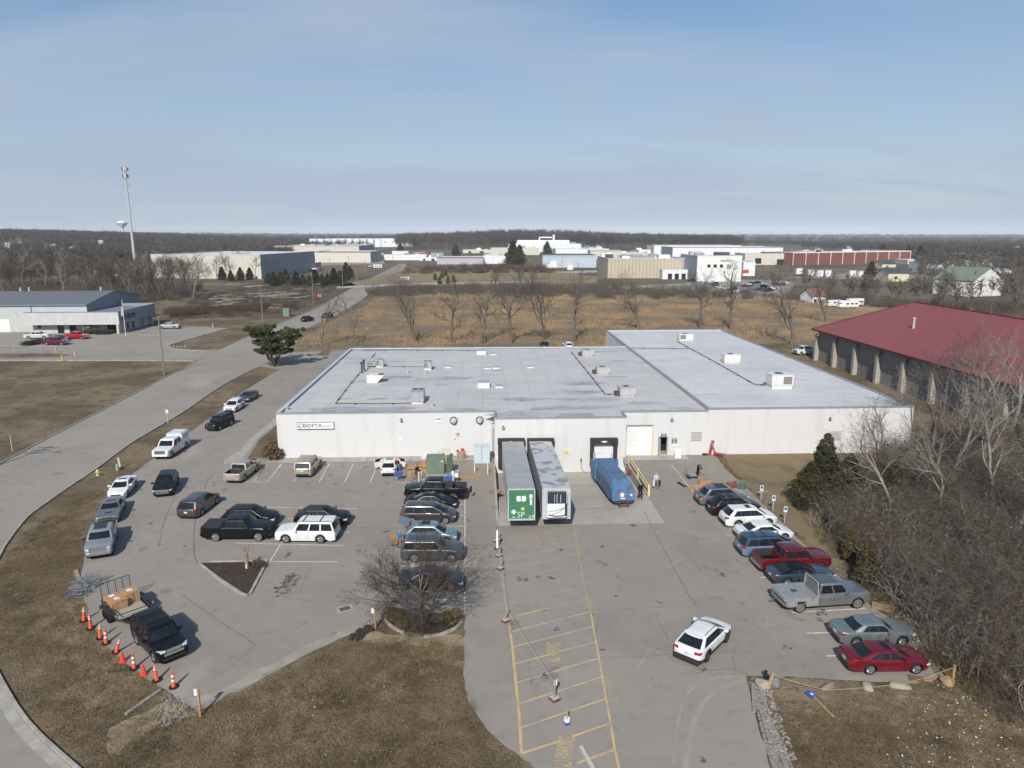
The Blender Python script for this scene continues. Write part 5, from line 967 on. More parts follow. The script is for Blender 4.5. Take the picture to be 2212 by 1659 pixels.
def grow(seed,H,r0,lv=5,nch=(5,5,4,4,3),ang=(35,45,45,50,50),ratio=(.62,.6,.58,.55,.5),trunk=.35,up=.12,wig=.16,lean=(0,0),flat=0.,rmin=.008,fork=1,seglen=None,tl=.62):
 R_=random.Random(seed);S=[]
 def br(p,d,L,r,l):
  k=max(2,int(L/(seglen or(.9 if l<2 else .5))))if l<lv-1 else 2
  k=min(k,7);pts=[(p,r,d)];q=p;dd=d
  for i in range(k):
   j=Vector((R_.gauss(0,1),R_.gauss(0,1),R_.gauss(0,1)))*wig
   dd=(dd+j+Vector((0,0,up*(1 if l else .6)))-Vector((0,0,flat*.1*l))).normalized();q2_=q+dd*(L/k)
   ra=max(rmin,r*(1-.62*i/k));rb=max(rmin*.7,r*(1-.62*(i+1)/k))
   S.append((*q,*q2_,ra,rb));q=q2_;pts.append((q,rb,dd))
  if l>=lv:return
  n=nch[min(l,len(nch)-1)];t0=trunk if l==0 else .25
  for c in range(n):
   t=t0+(1-t0)*((c+R_.random()*.8)/n)if c<n-1 else 1.0
   x=t*(len(pts)-1);i=min(int(x),len(pts)-2);f=x-i;pp=pts[i][0].lerp(pts[i+1][0],f);rr=lerp(pts[i][1],pts[i+1][1],f);bd=pts[i+1][2]
   a=R(ang[min(l,len(ang)-1)]*R_.uniform(.6,1.3))*(1 if t<.99 else .5);az=c*2.4+R_.uniform(-.6,.6)
   o=bd.orthogonal().normalized();o=Matrix.Rotation(az,3,bd)@o;nd=(bd*math.cos(a)+o*math.sin(a)).normalized()
   if flat and l==0:nd=(nd-Vector((0,0,nd.z*flat*.5))).normalized()
   br(pp,nd,L*ratio[min(l,len(ratio)-1)]*R_.uniform(.75,1.25)*(1.15-.45*t if l==0 else 1),max(rmin,rr*(.62 if t<.99 else .85)),l+1)
 d0=Vector((lean[0],lean[1],1)).normalized()
 br(Vector((0,0,-.1)),d0,H*tl,r0,0)
 return np.array(S)
def bark(name,c,c2,s=6):return mat(name,c,.9,c2=c2,scale=s,bump=.5,bscale=20,spec=.2)
BK_PALE=bark('pale_bark',(.33,.30,.255),(.19,.165,.135));BK_DARK=bark('dark_bark',(.12,.10,.08),(.07,.058,.046));BK_MID=bark('grey_bark',(.17,.148,.122),(.10,.085,.07))
TW=bark('twig_bark',(.115,.092,.075),(.075,.058,.048));TW_R=bark('reddish_twig',(.13,.09,.07),(.08,.055,.045));TW_P=bark('pale_twig',(.33,.29,.245),(.20,.17,.14))
TW_M=bark('mid_twig',(.17,.145,.118),(.10,.082,.066));TREEM={}
def tree_thing(key,S,loc,rz,label,mats=(BK_MID,TW),sc_=1.,group=None,name='bare_tree',cat='tree',split=.05):
 if key not in TREEM:
  big=S[:,6]>=split;res=[]
  for sel,nm,mm in((big,'trunk',mats[0]),(~big,'crown',mats[1])):
   V,Fc=segs_to_mesh(S[sel]);o=mk(nm,V,Fc,mm,None);res.append(o.data);COL.objects.unlink(o);bpy.data.objects.remove(o)
  TREEM[key]=res
 t=empty(name,loc,rz,label,cat,group);t.scale=(sc_,)*3
 for nm,me in zip(('trunk','crown'),TREEM[key]):
  o=bpy.data.objects.new(nm,me);COL.objects.link(o);o.parent=t
 return t
S=grow(5,5.2,.24,lv=5,nch=(14,7,6,5,5),ang=(58,40,42,45,45),ratio=(1.12,.52,.52,.5,.5),trunk=.46,up=.10,wig=.10,flat=.25,rmin=.0085)
LT=tree_thing('lot',S,(-4.3,46.1,.02),1.0,'wide low bare tree spreading over the parked cars from the kerbed planting bed',(BK_MID,TW),1.)
def tall(seed,H=16,r=.40,**k):
 a=dict(lv=4,nch=(8,5,4,4),ang=(46,42,45,48),ratio=(.36,.58,.55,.5),trunk=.22,up=.08,wig=.15,rmin=.024,tl=.85);a.update(k);return grow(seed,H,r,**a)
T_TALL=[tall(21),tall(22,nch=(8,6,5,4),trunk=.36),tall(23,fork=2,trunk=.18,ang=(30,40,45,48),ratio=(.62,.58,.55,.5)),tall(24,nch=(7,5,5,4),ang=(45,42,45,48))]
T_NARROW=[tall(31,nch=(9,4,4,3),ang=(34,40,45,45),ratio=(.34,.5,.5,.5),r=.3),tall(32,nch=(10,4,4,3),ratio=(.3,.5,.5,.5),r=.26)]
FR='row of bare trees along the field behind the warehouse'
def hpx(u,v,vt):p=G(u,v);return p,height_at(p,vt)
specs=[(695,745,648,'N0','small leaning bare tree nearest the road, first of the field row'),(765,745,640,'N1','slim poplar-like bare tree, second of the field row'),(901,742,598,'T2','heavy multi-stemmed bare tree, largest on the left of the field row'),(971,742,620,'T0','bare tree with low side limbs before the field'),(1039,742,600,'T3','bare tree with a strongly leaning trunk before the field'),
(1105,742,600,'T1','bare tree with an upright forked stem in mid field row'),(1175,735,588,'T2','broad bare tree behind the black suv at the back of the warehouse'),(1238,740,605,'N0','slender bare tree behind the white suv at the back of the warehouse'),(1378,712,606,'T3','bare tree over the far edge of the clean roof, left one'),(1512,709,600,'T1','bare tree over the far edge of the clean roof, middle one'),(1578,712,590,'T0','bare tree at the far right corner of the clean roof'),(1708,744,592,'T3','tall bare tree between the warehouse and the red roof'),(1785,696,590,'T2','tall bare tree behind the far corner of the red roof')]
LIB={'T%d'%i:s for i,s in enumerate(T_TALL)};LIB.update({'N%d'%i:s for i,s in enumerate(T_NARROW)})
HT={k:float(s[:,5].max())for k,s in LIB.items()}
for i,(u,v,vt,k,lb)in enumerate(specs):
 p,h=hpx(u,v,vt);tree_thing(k,LIB[k],p,i*1.9,lb,(BK_MID,TW_M),1.28*h/HT[k],FR)
 # ---- trees on the wooded right side
RS='bare trees in the thicket on the right'
S_LEAN=grow(44,12,.2,lv=5,nch=(6,4,4,4,3),ang=(40,45,48,50,50),ratio=(.62,.6,.55,.5,.5),trunk=.42,up=.02,wig=.10,lean=(-.42,.12),rmin=.011)
p=G(1945,1122);tree_thing('lean',S_LEAN,p,0,'pale bare tree leaning left out of the thicket towards the warehouse wall',(BK_PALE,TW_P),12.2/float(S_LEAN[:,5].max()),RS)
S_BIG=[grow(s,15,.27,lv=4,nch=(8,5,4,3),ang=(34,42,46,50),ratio=(.46,.58,.54,.5),trunk=.3,up=.07,wig=.13,rmin=.018,tl=.75)for s in(51,53,54)]
for i,s in enumerate(S_BIG):LIB['B%d'%i]=s;HT['B%d'%i]=float(s[:,5].max())
for i,(u,v,h,k,lb,pale)in enumerate([(2012,1010,15,'B0','dark bare tree at the right end of the white wall',0),(2050,1035,16,'B1','pale thick-stemmed bare tree behind the thicket in front of the split block wall',1),(2125,1005,17,'B2','pale twin-stem bare tree leaning right before the red roof',1),(2175,960,18,'B0','tallest pale bare tree rising over the red roof at the picture edge',1),(1962,975,12,'B1','slim bare tree against the white wall near its right end',1),(2085,900,14,'B0','bare tree close to the pilasters of the red roofed building',0),(2030,1110,11,'B2','pale sapling standing in the middle of the thicket',1),(1905,985,8,'N0','thin sapling against the white wall beside the dark cedar',1),(2150,1090,13,'B1','pale bare tree half way down the thicket at the picture edge',1),(2195,1180,12,'B0','pale branching tree at the right picture edge above the brambles',1),(2075,1190,6,'N1','small grey sapling among the brambles',0),(1985,1300,5,'N0','small sapling near the flatbed pickup in the bramble edge',0),(1868,1010,7,'N1','thin pale sapling poking above the cedar',1)]):
 p=G(u,v);key=k+('p' if pale else 'd');tree_thing(key,LIB[k],p,i*1.3+.4,lb,(BK_PALE,TW_P)if pale else(BK_MID,TW_M),1.06*h/HT[k],RS)
 # ---- dark evergreens
def leaf_cloud(centres,radii,n,size,seed=0,squash=.6,aim=None):
 r=np.random.default_rng(seed);C=np.asarray(centres,float);Rr=np.asarray(radii,float);k=r.integers(0,len(C),n)
 v=r.normal(size=(n,3));v/=np.linalg.norm(v,axis=1)[:,None];rad=Rr[k]*(.45+.6*r.random(n)**.5);P=C[k]+v*rad[:,None]*np.array([1,1,squash])
 a=r.normal(size=(n,3));a+=v*.9;a/=np.linalg.norm(a,axis=1)[:,None];b=np.cross(a,r.normal(size=(n,3)));b/=np.linalg.norm(b,axis=1)[:,None]
 s=size*(.6+.8*r.random(n));V=np.stack([P-b*s[:,None]*.35,P+b*s[:,None]*.35,P+a*s[:,None]],1).reshape(-1,3)
 return V,np.arange(3*n).reshape(-1,3)
def needle_mat(name,c,c2,c3):
 m=mat(name,c,.75,c2=c2,scale=.9,detail=5,contrast=(.42,.6),spec=.2);t=m.node_tree;N=t.nodes;b=N['Principled BSDF'];cur=b.inputs['Base Color'].links[0].from_socket
 tcn=N.new('ShaderNodeTexCoord');nz=N.new('ShaderNodeTexNoise');nz.inputs['Scale'].default_value=2.2;t.links.new(tcn.outputs['Object'],nz.inputs['Vector']);rp=N.new('ShaderNodeMapRange');rp.inputs['From Min'].default_value=.52;rp.inputs['From Max'].default_value=.7;t.links.new(nz.outputs['Fac'],rp.inputs['Value'])
 mi=N.new('ShaderNodeMix');mi.data_type='RGBA';mi.inputs['B'].default_value=L4(c3);t.links.new(rp.outputs[0],mi.inputs['Factor']);t.links.new(cur,mi.inputs['A']);t.links.new(mi.outputs['Result'],b.inputs['Base Color']);return m
CEDAR=needle_mat('cedar_foliage',(.060,.062,.026),(.032,.036,.015),(.12,.075,.03));PINE=needle_mat('pine_foliage',(.075,.088,.03),(.04,.052,.018),(.13,.13,.045));SPRUCE=needle_mat('dark_evergreen',(.035,.042,.024),(.022,.028,.016),(.06,.05,.025))
def cedar_mesh(h,w,n,seed,size=.22):
 r=random.Random(seed);C=[];Rr=[]
 k=int(h*14)
 for i in range(k):
  z=h*(i+.5)/k;f=(1-z/h)**.75*min(1,.55+z/h*2.2);a=i*2.4+r.uniform(-.5,.5);rad=w*f*r.uniform(.35,.95);C.append((math.cos(a)*rad,math.sin(a)*rad,z));Rr.append(max(.22,w*.30*f*r.uniform(.7,1.3)))
 return leaf_cloud(C,Rr,n,size,seed,.9)
def evergreen(key,loc,h,w,n,seed,label,m=CEDAR,size=.22,name='cedar',cat='evergreen',group=None,rz=0.,sc_=1.):
 if key not in TREEM:
  V,Fc=cedar_mesh(h,w,n,seed,size);o=mk('crown',V,Fc,m);b=MB();b.tube((0,0,-.1),(0,0,h*.9),.03*h/2+.04,.02);o2=b.build('trunk',BK_DARK);TREEM[key]=[o2.data,o.data]
  for x in(o,o2):COL.objects.unlink(x);bpy.data.objects.remove(x)
 t=empty(name,loc,rz,label,cat,group);t.scale=(sc_,)*3
 for nm,me in zip(('trunk','crown'),TREEM[key]):o=bpy.data.objects.new(nm,me);COL.objects.link(o);o.parent=t
 return t
CG='cedars beside the right-hand row'
evergreen('c1',G(1778,1062),6.3,2.7,22000,1,'tallest dark cedar standing before the white wall at the grass berm',size=.16,group=CG)
evergreen('c2',G(1745,1092),4.4,2.7,20000,2,'broad dark cedar bulging over the grass berm',size=.16,group=CG);evergreen('c3',G(1830,1075),4.6,2.8,16000,3,'rust tinged cedar right behind the broad one',size=.16,group=CG)
evergreen('c4',G(1868,1262),3.6,1.4,9000,4,'small olive cedar beyond the red pickup nose',size=.14,group=CG,m=needle_mat('olive_cedar',(.095,.085,.035),(.06,.055,.024),(.15,.10,.045)));evergreen('c4',G(1835,1212),2.4,1.4,4500,4,'short brown cedar above the small olive one',group=CG,sc_=.75,rz=2.)
evergreen('c5',G(1925,1085),4.2,1.8,5000,5,'dark cedar hidden behind the leaning pale tree',size=.16,group=CG)
def pine():
 r=random.Random(9);t=empty('pine_tree',G(592,792),0,'dark green spreading pine on the grass tip between the road and the drive','pine')
 S=[];C=[];Rr=[]
 for k in range(7):
  a=k*.9+r.uniform(-.3,.3);d=Vector((math.cos(a)*.6,math.sin(a)*.6,1)).normalized();p=Vector((0,0,.1));rad=.2
  for j in range(5):
   q_=p+d*1.75;S.append((*p,*q_,rad,rad*.8));rad*=.8;p=q_;d=(d+Vector((r.gauss(0,.2),r.gauss(0,.2),.05))).normalized()
   if j>0:
    for c in range(8):
     a2=r.uniform(0,6.3);e=Vector((math.cos(a2),math.sin(a2),.25)).normalized()*r.uniform(.9,2.2);S.append((*p,*(p+e),rad*.5,.02));C.append(tuple(p+e));Rr.append(r.uniform(.35,.65))
 S=np.array(S);V,Fc=segs_to_mesh(S);mk('trunk',V,Fc,BK_DARK,t);C=np.array(C);C[:,:2]*=1.0
 V,Fc=leaf_cloud(C,Rr,40000,.26,9,.8);mk('crown',V,Fc,PINE,t);t.scale=(1.02,1.02,.95)
pine()
# ---- thicket of brambles and brush: too many stems to count
def bush_template(seed,h=2.6,w=1.6,n=70,r=.012,sub=4):
 R_=random.Random(seed);S=[]
 for i in range(n):
  a=R_.uniform(0,6.3);b0=R_.random()**.5*w*.5;p=Vector((math.cos(a)*b0,math.sin(a)*b0,0));a2=a+R_.uniform(-1,1);d=Vector((math.cos(a2)*R_.uniform(.1,.8),math.sin(a2)*R_.uniform(.1,.8),1)).normalized();L=h*R_.uniform(.5,1.15);k=4
  for j in range(k):
   q_=p+d*L/k;S.append((*p,*q_,r*(1.3-.22*j),r*(1.1-.22*j)))
   for c in range(sub if j else 1):
    e=Vector((R_.gauss(0,1),R_.gauss(0,1),R_.gauss(.35,.7))).normalized()*L*R_.uniform(.12,.32);S.append((*q_,*(q_+e),r*.6,.003))
   p=q_;d=(d+Vector((R_.gauss(0,.25),R_.gauss(0,.25),-.16))).normalized()
 return segs_to_mesh(np.array(S),.02)
def scatter(templ,pts,smin=.7,smax=1.3,seed=1,zs=None,zfun=None):
 r=np.random.default_rng(seed);Vs=[];Fs=[];base=0
 for i,(x,y)in enumerate(pts):
  V,Fc=templ[int(r.integers(0,len(templ)))];a=r.random()*6.28;s=smin+(smax-smin)*r.random();c,sn=math.cos(a)*s,math.sin(a)*s
  W=np.empty_like(V);W[:,0]=V[:,0]*c-V[:,1]*sn+x;W[:,1]=V[:,0]*sn+V[:,1]*c+y;W[:,2]=V[:,2]*s*(zs if zs else 1)+(zfun(x,y)if zfun else-.03);Vs.append(W);Fs.append(Fc+base);base+=len(V)
 return np.concatenate(Vs),np.concatenate(Fs)
def pts_in(poly,n,seed,jitter=None):
 r=random.Random(seed);x0=min(p[0]for p in poly);x1=max(p[0]for p in poly);y0=min(p[1]for p in poly);y1=max(p[1]for p in poly);out=[]
 k=0
 while len(out)<n and k<n*60:
  k+=1;p=(r.uniform(x0,x1),r.uniform(y0,y1))
  if inpoly(p,poly):out.append(p)
 return out
thick=GP([(1770,1130),(1850,1090),(1880,1020),(1930,985),(2010,972),(2100,950),(2215,950),(2420,1000),(2520,1300),(2480,1640),(2215,1560),(2120,1500),(2060,1440),(1990,1370),(1930,1300),(1880,1240),(1810,1190)])
B1=[bush_template(s,2.7,2.0,60)for s in range(4)]
V,Fc=scatter(B1,pts_in(thick,270,3),.6,1.4,4);o=mk('undergrowth',V,Fc,bark('bramble_stem',(.165,.122,.09),(.082,.058,.044),1.5));tag(o,'dense leafless brambles and brush filling the wooded right side','undergrowth',kind='stuff')
V,Fc=scatter([bush_template(s+9,3.6,1.4,26,.014,5)for s in range(3)],pts_in(thick,130,8),.8,1.5,5);o=mk('undergrowth',V,Fc,TW_M);tag(o,'taller grey stems standing up through the brambles','undergrowth',kind='stuff')
V,Fc=scatter([bush_template(s+19,2.0,2.6,16,.026,3)for s in range(3)],pts_in(thick,340,18),.8,1.5,5);o=mk('undergrowth',V,Fc,TW_P);tag(o,'pale fallen and arching stems lying over the brambles','undergrowth',kind='stuff')
tf=sheet('thicket_floor',[thick],-.006,layered('leaf_litter',(.07,.052,.036),[((.12,.09,.06),.8,.5,.7,None,.7),((.035,.027,.02),.4,.45,.62,None,.8)],bump=(5.,1.,.15)))
edge=GP([(1770,1130),(1810,1185),(1890,1240),(1950,1290),(2010,1370),(2070,1420),(2150,1500),(2215,1540),(2215,1590),(2110,1520),(2040,1440),(1990,1390),(1900,1290),(1830,1230),(1760,1160)])
V,Fc=scatter([bush_template(s+29,.55,.6,26,.012,1)for s in range(3)],pts_in(edge,260,28),.5,1.3,5);o=mk('dry_weeds',V,Fc,mat('straw_weed',(.22,.165,.09),.9,c2=(.13,.095,.055),scale=5));tag(o,'low dry weeds along the foot of the thicket','weeds',kind='stuff')
BR=[bush_template(s+40,h_,3.4,40,.03,5)for s,h_ in enumerate((2.,2.8,4.4,2.4))]
def gpts(poly,n,seed):return pts_in(GP(poly),n,seed)
V,Fc=scatter(BR,gpts([(780,638),(830,626),(1000,622),(1300,622),(1560,634),(1640,640),(1640,648),(1300,646),(1000,640),(790,641)],330,5),.5,1.35,7);o=mk('brush_hedge',V,Fc,TW_M);tag(o,'grey brown leafless brush along the far side of the amber field','brush',kind='stuff')
V,Fc=scatter(BR,gpts([(870,590),(940,578),(1100,576),(1190,580),(1200,590),(870,592)],240,6),.7,1.15,8,zfun=lambda x,y:terr(x,y));o=mk('brush_hedge',V,Fc,TW_R);tag(o,'reddish leafless saplings behind the mown field','brush',kind='stuff')
V,Fc=scatter(BR,gpts([(1640,640),(1760,640),(1990,655),(2212,660),(2300,700),(2100,675),(1960,668),(1700,652)],170,16),.5,1.3,8);o=mk('brush_hedge',V,Fc,TW_M);tag(o,'leafless brush around the white sheds right of the field','brush',kind='stuff')
V,Fc=scatter([bush_template(s+60,1.5,2.2,30,.03,3)for s in range(3)],gpts([(350,700),(360,672),(450,640),(640,600),(760,600),(700,640),(640,672),(500,690)],330,9),.5,1.2,9);o=mk('scrub',V,Fc,TW_R);tag(o,'low brown scrub regrowing over the cleared ground','scrub',kind='stuff')
V,Fc=scatter([bush_template(s+60,2.6,2.6,44,.03,4)for s in range(3)],gpts([(352,676),(560,664),(640,660),(640,668),(500,678),(352,686)],60,19),.7,1.1,9);o=mk('scrub',V,Fc,TW_R);tag(o,'taller brown shrubs beside the white office building','scrub',kind='stuff')
def tuft_template(seed,n=26,h=.9,w=1.6):
 R_=random.Random(seed);S=[]
 for i in range(n):x,y=R_.uniform(-w,w),R_.uniform(-w,w);S.append((x,y,0,x+R_.gauss(0,.2),y+R_.gauss(0,.2),h*R_.uniform(.5,1.2),.05,.01))
 return segs_to_mesh(np.array(S),.05)
STRAW=mat('amber_straw',(.35,.24,.13),.95,c2=(.20,.165,.12),scale=.045,detail=8,contrast=(.46,.54),spec=.1)
V,Fc=scatter([tuft_template(s)for s in range(4)],pts_in([p for p in field],2400,31),.8,1.5,31);o=mk('tall_grass',V,Fc,STRAW);tag(o,'tall amber dry grass standing in the field','grass',kind='stuff')
TUFT=mat('dead_tufts',(.23,.18,.10),.95,c2=(.11,.08,.045),scale=.3,spec=.1)
near=[GP([(395,1540),(520,1500),(760,1385),(1000,1380),(1000,1470),(1035,1570),(1150,1680),(300,1700),(180,1659)]),GP([(10,1200),(150,1075),(230,1065),(175,1160),(165,1250),(190,1340),(250,1420),(360,1500),(300,1600),(190,1640),(70,1540),(20,1450),(-20,1330)]),GP([(1690,1659),(1670,1560),(1800,1500),(2050,1480),(2250,1620),(2300,1700),(1720,1720)])]
def tuft_small(seed,n=40,h=.10,w=.35):
 R_=random.Random(seed);S=[]
 for i in range(n):x,y=R_.gauss(0,w*.6),R_.gauss(0,w*.6);S.append((x,y,0,x+R_.gauss(0,.06),y+R_.gauss(0,.06),h*R_.uniform(.4,1.2),.012,.003))
 return segs_to_mesh(np.array(S),.02)
PT=[]
for k,pl_ in enumerate(near):PT+=pts_in(pl_,(1500,1100,700)[k],51+k)
V,Fc=scatter([tuft_small(s)for s in range(5)],PT,.6,1.5,33);o=mk('grass_tufts',V,Fc,TUFT);tag(o,'matted tufts of dead grass on the verges around the lot','grass',kind='stuff')
def scraps(pts,seed,m,label,s0=.03,s1=.10):
 r=random.Random(seed);b=MB()
 for x,y in pts:b.box((x,y,.01+r.random()*.03),(r.uniform(s0,s1),r.uniform(s0,s1),.015),rz=r.uniform(0,3),rx=r.uniform(-.4,.4))
 o=b.build('litter',m);tag(o,label,'litter',kind='stuff')
lp=pts_in(GP([(1640,1100),(1700,1150),(1850,1250),(1990,1360),(2060,1430),(2212,1560),(2212,1659),(1900,1659),(1950,1560),(2040,1500),(1990,1440),(1900,1310),(1800,1240)]),150,71)
scraps(lp,5,WHITE,'white scraps of paper and plastic strewn along the thicket edge');scraps(pts_in(GP([(880,1470),(400,1540),(250,1600),(700,1659),(1000,1600)]),22,5)+pts_in(near[1],14,6),6,WHITE,'small white scraps on the foreground grass',.02,.07)
scraps(pts_in(GP([(1870,1290),(1930,1330),(1990,1400),(1960,1300)]),30,7),7,mat('faded_blue_scrap',(.4,.5,.55),.6),'bluish plastic scraps beside the flatbed pickup',.05,.2)
def rubble(name,poly,n,m,label,seed,s0=.06,s1=.25,z=0.):
 r=random.Random(seed);b=MB()
 for x,y in pts_in(GP(poly),n,seed):s=r.uniform(s0,s1);b.box((x,y,z+s*.2),(s,s*r.uniform(.5,1),s*.7),rz=r.uniform(0,3),rx=r.uniform(-.6,.6),ry=r.uniform(-.6,.6))
 o=b.build(name,m);tag(o,label,'rubble',kind='stuff')
rubble('rubble',[(365,1495),(395,1510),(410,1530),(395,1560),(350,1570),(325,1545),(345,1510)],170,mat('broken_asphalt',(.10,.09,.08),.9,c2=(.26,.24,.2),scale=2),'broken asphalt and stones at the lower left corner of the lot',3,.03,.15)
rubble('rubble',[(1640,1490),(1665,1490),(1720,1640),(1690,1659),(1660,1580)],260,mat('pale_stone_chips',(.34,.32,.28),.9,c2=(.2,.18,.15),scale=3),'pale stone chips beside the split timbers',4,.04,.13)
rubble('rubble',[(756,1380),(775,1362),(805,1348),(806,1360),(775,1385)],90,mat('black_mulch',(.03,.026,.022),.95),'dark heaped debris left of the kerbed tree bed',5,.08,.3)
# ---- woods beyond
def far_tree(seed,h=15,w=5,n=120,tw=.2,tr=.2,low=.3):
 R_=random.Random(seed);S=[(0,0,-1,R_.gauss(0,.3),R_.gauss(0,.3),h*.55,tr,tr*.6)];nb=9
 for b_ in range(nb):
  a=b_*2.4;z=h*(low+.35*b_/nb);L=w*R_.uniform(.6,1.1);e=Vector((math.cos(a)*L*.8,math.sin(a)*L*.8,z+h*.32));p=Vector((0,0,z));S.append((*p,*e,tr*.5,tr*.2))
  for c in range(n // nb):
   q_=p.lerp(e,R_.uniform(.3,1));f=Vector((R_.gauss(0,1),R_.gauss(0,1),R_.gauss(.7,.8))).normalized()*w*R_.uniform(.25,.6);S.append((*q_,*(q_+f),tw,.02))
 return segs_to_mesh(np.array(S),tw*1.05)
WOODM=mat('winter_wood',(.105,.088,.078),.95,c2=(.062,.052,.048),scale=.012,detail=9,contrast=(.4,.6),spec=.1);WOODP=mat('winter_wood_pale',(.17,.15,.132),.95,c2=(.10,.085,.075),scale=.02,detail=8,spec=.1)
WS=[tall(s,17,.24,lv=3,nch=(9,6,6),ratio=(.42,.5,.5),ang=(34,42,48),rmin=.035,trunk=.35)for s in(61,62,63,64)]+[tall(s,19,.26,lv=3,nch=(8,6,6),ratio=(.34,.5,.5),trunk=.5,rmin=.035)for s in(65,66)]
LW='bare trees of the wood on the left';r=random.Random(17);k=0
front=[(u,632+6*math.sin(u*.05)+r.uniform(-6,4))for u in range(8,300,9)]+[(u,606+r.uniform(-10,14))for u in range(300,400,8)]+[(u,600+r.uniform(-8,12))for u in range(400,560,22)]+[(u,612+r.uniform(-10,6))for u in range(5,330,12)]
front+=[(u,r.uniform(628,652))for u in range(222,430,7)]
for(u,v)in front:
 i=k%6;key='W%d'%i;pale=(k*7)%5==0;p=G(u,v);tree_thing(key+('p' if pale else ''),WS[i],(p.x,p.y,-.05),k*1.7,('pale barked ' if pale else '')+'tall leafless tree at the edge of the left wood',(BK_PALE,TW_P)if pale else(BK_MID,TW),r.uniform(.75,1.0),LW+(' with pale bark' if pale else ''));k+=1
FT=[far_tree(s)for s in range(5)]
HOUSES=[(30,556),(15,561),(60,553),(95,563),(125,556),(150,548),(185,552),(215,541),(250,545),(110,546),(40,543),(12,546),(440,524),(380,531),(455,531),(520,526),(350,541),(2180,560),(2130,548),(2200,541),(1880,548),(1830,541),(1990,548),(1760,548)]
HPOS=[G(*h_)[:2]for h_ in HOUSES]
def no_house(P):
 A=np.array(P);keep=np.ones(len(A),bool)
 for h_ in HPOS:
  H_=np.array(h_);D=np.linalg.norm(H_);c=-H_/D;rel=A-H_;al=rel@c;pe=np.abs(rel[:,0]*c[1]-rel[:,1]*c[0]);keep &= ~((al>-10)&(al<D*.13)&(pe<10))
 return[p for p,k_ in zip(P,keep)if k_]
EXC=[GP(q_)for q_ in([(560,600),(330,640),(330,560),(760,560),(860,565),(960,565),(960,640),(700,650)],[(860,640),(830,545),(1000,537),(1480,533),(1770,540),(1990,562),(1990,650),(1700,660)],[(620,575),(640,545),(1010,530),(1030,560),(900,575)],[(1400,560),(1400,531),(1720,531),(1760,560)])]
def wood_pts(n,a0,a1,d0,d1,seed,exc=EXC):
 r=random.Random(seed);out=[]
 while len(out)<n:
  a=R(r.uniform(a0,a1));d=math.sqrt(r.uniform(d0*d0,d1*d1));p=(math.sin(a)*d,math.cos(a)*d)
  if not any(inpoly(p,e)for e in exc):out.append(p)
 return no_house(out)
V,Fc=scatter(BR,gpts([(-40,656),(300,656),(440,646),(430,622),(330,608),(-40,618)],420,77),.6,1.5,7);o=mk('undergrowth',V,Fc,TW_M);tag(o,'leafless undergrowth between the trunks of the left wood','undergrowth',kind='stuff')
lw_poly=GP([(-60,628),(280,628),(330,600),(330,560),(560,545),(560,524),(-60,524)])
V,Fc=scatter(FT,no_house(pts_in(lw_poly,2600,41)),.75,1.1,41,zfun=terr);o=mk('left_wood',V,Fc,WOODM);tag(o,'mass of leafless winter wood behind the left neighbour building','wood',kind='stuff')
FT2=[far_tree(s+20,15,7,60,.35,.3,.2)for s in range(4)]
V,Fc=scatter(FT2,wood_pts(7000,-38,44,560,2300,42),.7,1.2,42,zfun=terr);o=mk('far_wood',V,Fc,WOODM);tag(o,'leafless woods spreading to the horizon','wood',kind='stuff')
FT3=[far_tree(s+30,17,16,40,.9,.4,.1)for s in range(3)]
V,Fc=scatter(FT3,wood_pts(4500,-40,46,2200,7500,43),.8,1.4,43,zfun=terr);o=mk('far_wood',V,Fc,WOODM);tag(o,'woods on the blue horizon','wood',kind='stuff')
kn=[(-140,1190),(60,1170),(330,1200),(480,1280),(560,1600),(100,1700),(-170,1500)]
V,Fc=scatter([far_tree(s+50,22,6,110,.22,.26,.35)for s in range(4)],pts_in(kn,2000,44),.85,1.25,44,zfun=terr);o=mk('knoll_wood',V,Fc,WOODM);tag(o,'taller dark leafless wood on the knoll in the centre distance','wood',kind='stuff')
V,Fc=scatter(FT,pts_in(GP([(1640,640),(1760,655),(1960,668),(2300,700),(2300,560),(1980,575),(1960,640),(1800,640)]),260,45),.5,.9,45);o=mk('right_wood',V,Fc,TW_M);tag(o,'leafless trees around the houses on the right','wood',kind='stuff')
SG='dark cedars beside the road in the clearing'
r=random.Random(3)
for i,(u,v)in enumerate([(580,614),(592,618),(606,614),(618,610),(640,617),(655,616),(668,618),(682,617),(696,618),(708,616),(722,616),(735,612),(746,606),(540,604),(520,606),(500,606),(480,604),(748,594),(756,600)]):
 evergreen('s%d'%(i%3),(*G(u,v)[:2],0),7,3.3,2600,80+i%3,'dark cedar in the row between the clearing and the beige buildings',SPRUCE if i%2 else CEDAR,.6,group=SG,rz=i*1.1,sc_=r.uniform(.75,1.25))
for i,(u,v,h,lb)in enumerate([(985,553,15,'lone dark spruce left of the pale low sheds'),(1108,572,20,'left of two tall spruces before the slate roofed shed'),(1122,573,17,'right of two tall spruces before the slate roofed shed'),(1182,556,18,'dark spruce before the big white plant'),(865,544,14,'spruce by the long white warehouse'),(1905,560,16,'dark spruce among the houses on the right'),(1960,562,15,'broad dark evergreen right of the brick building'),(1985,560,14,'second dark evergreen right of the brick building'),(1880,600,10,'evergreen behind the camper')]):
 evergreen('s%d'%(i%3),(*G(u,v)[:2],0),7,2.6,1500,80+i%3,lb,SPRUCE,.75,name='spruce',group='single spruces in the distance',rz=i,sc_=h/7)
for i,(u,v)in enumerate([(940,605),(955,600),(968,613),(980,610),(950,614),(963,596)]):evergreen('y%d'%(i%2),(*G(u,v)[:2],0),4,1.5,900,90+i%2,'young green pine planted on the mown field',PINE,.5,name='young_pine',group='young pines on the mown field',rz=i,sc_=1.)
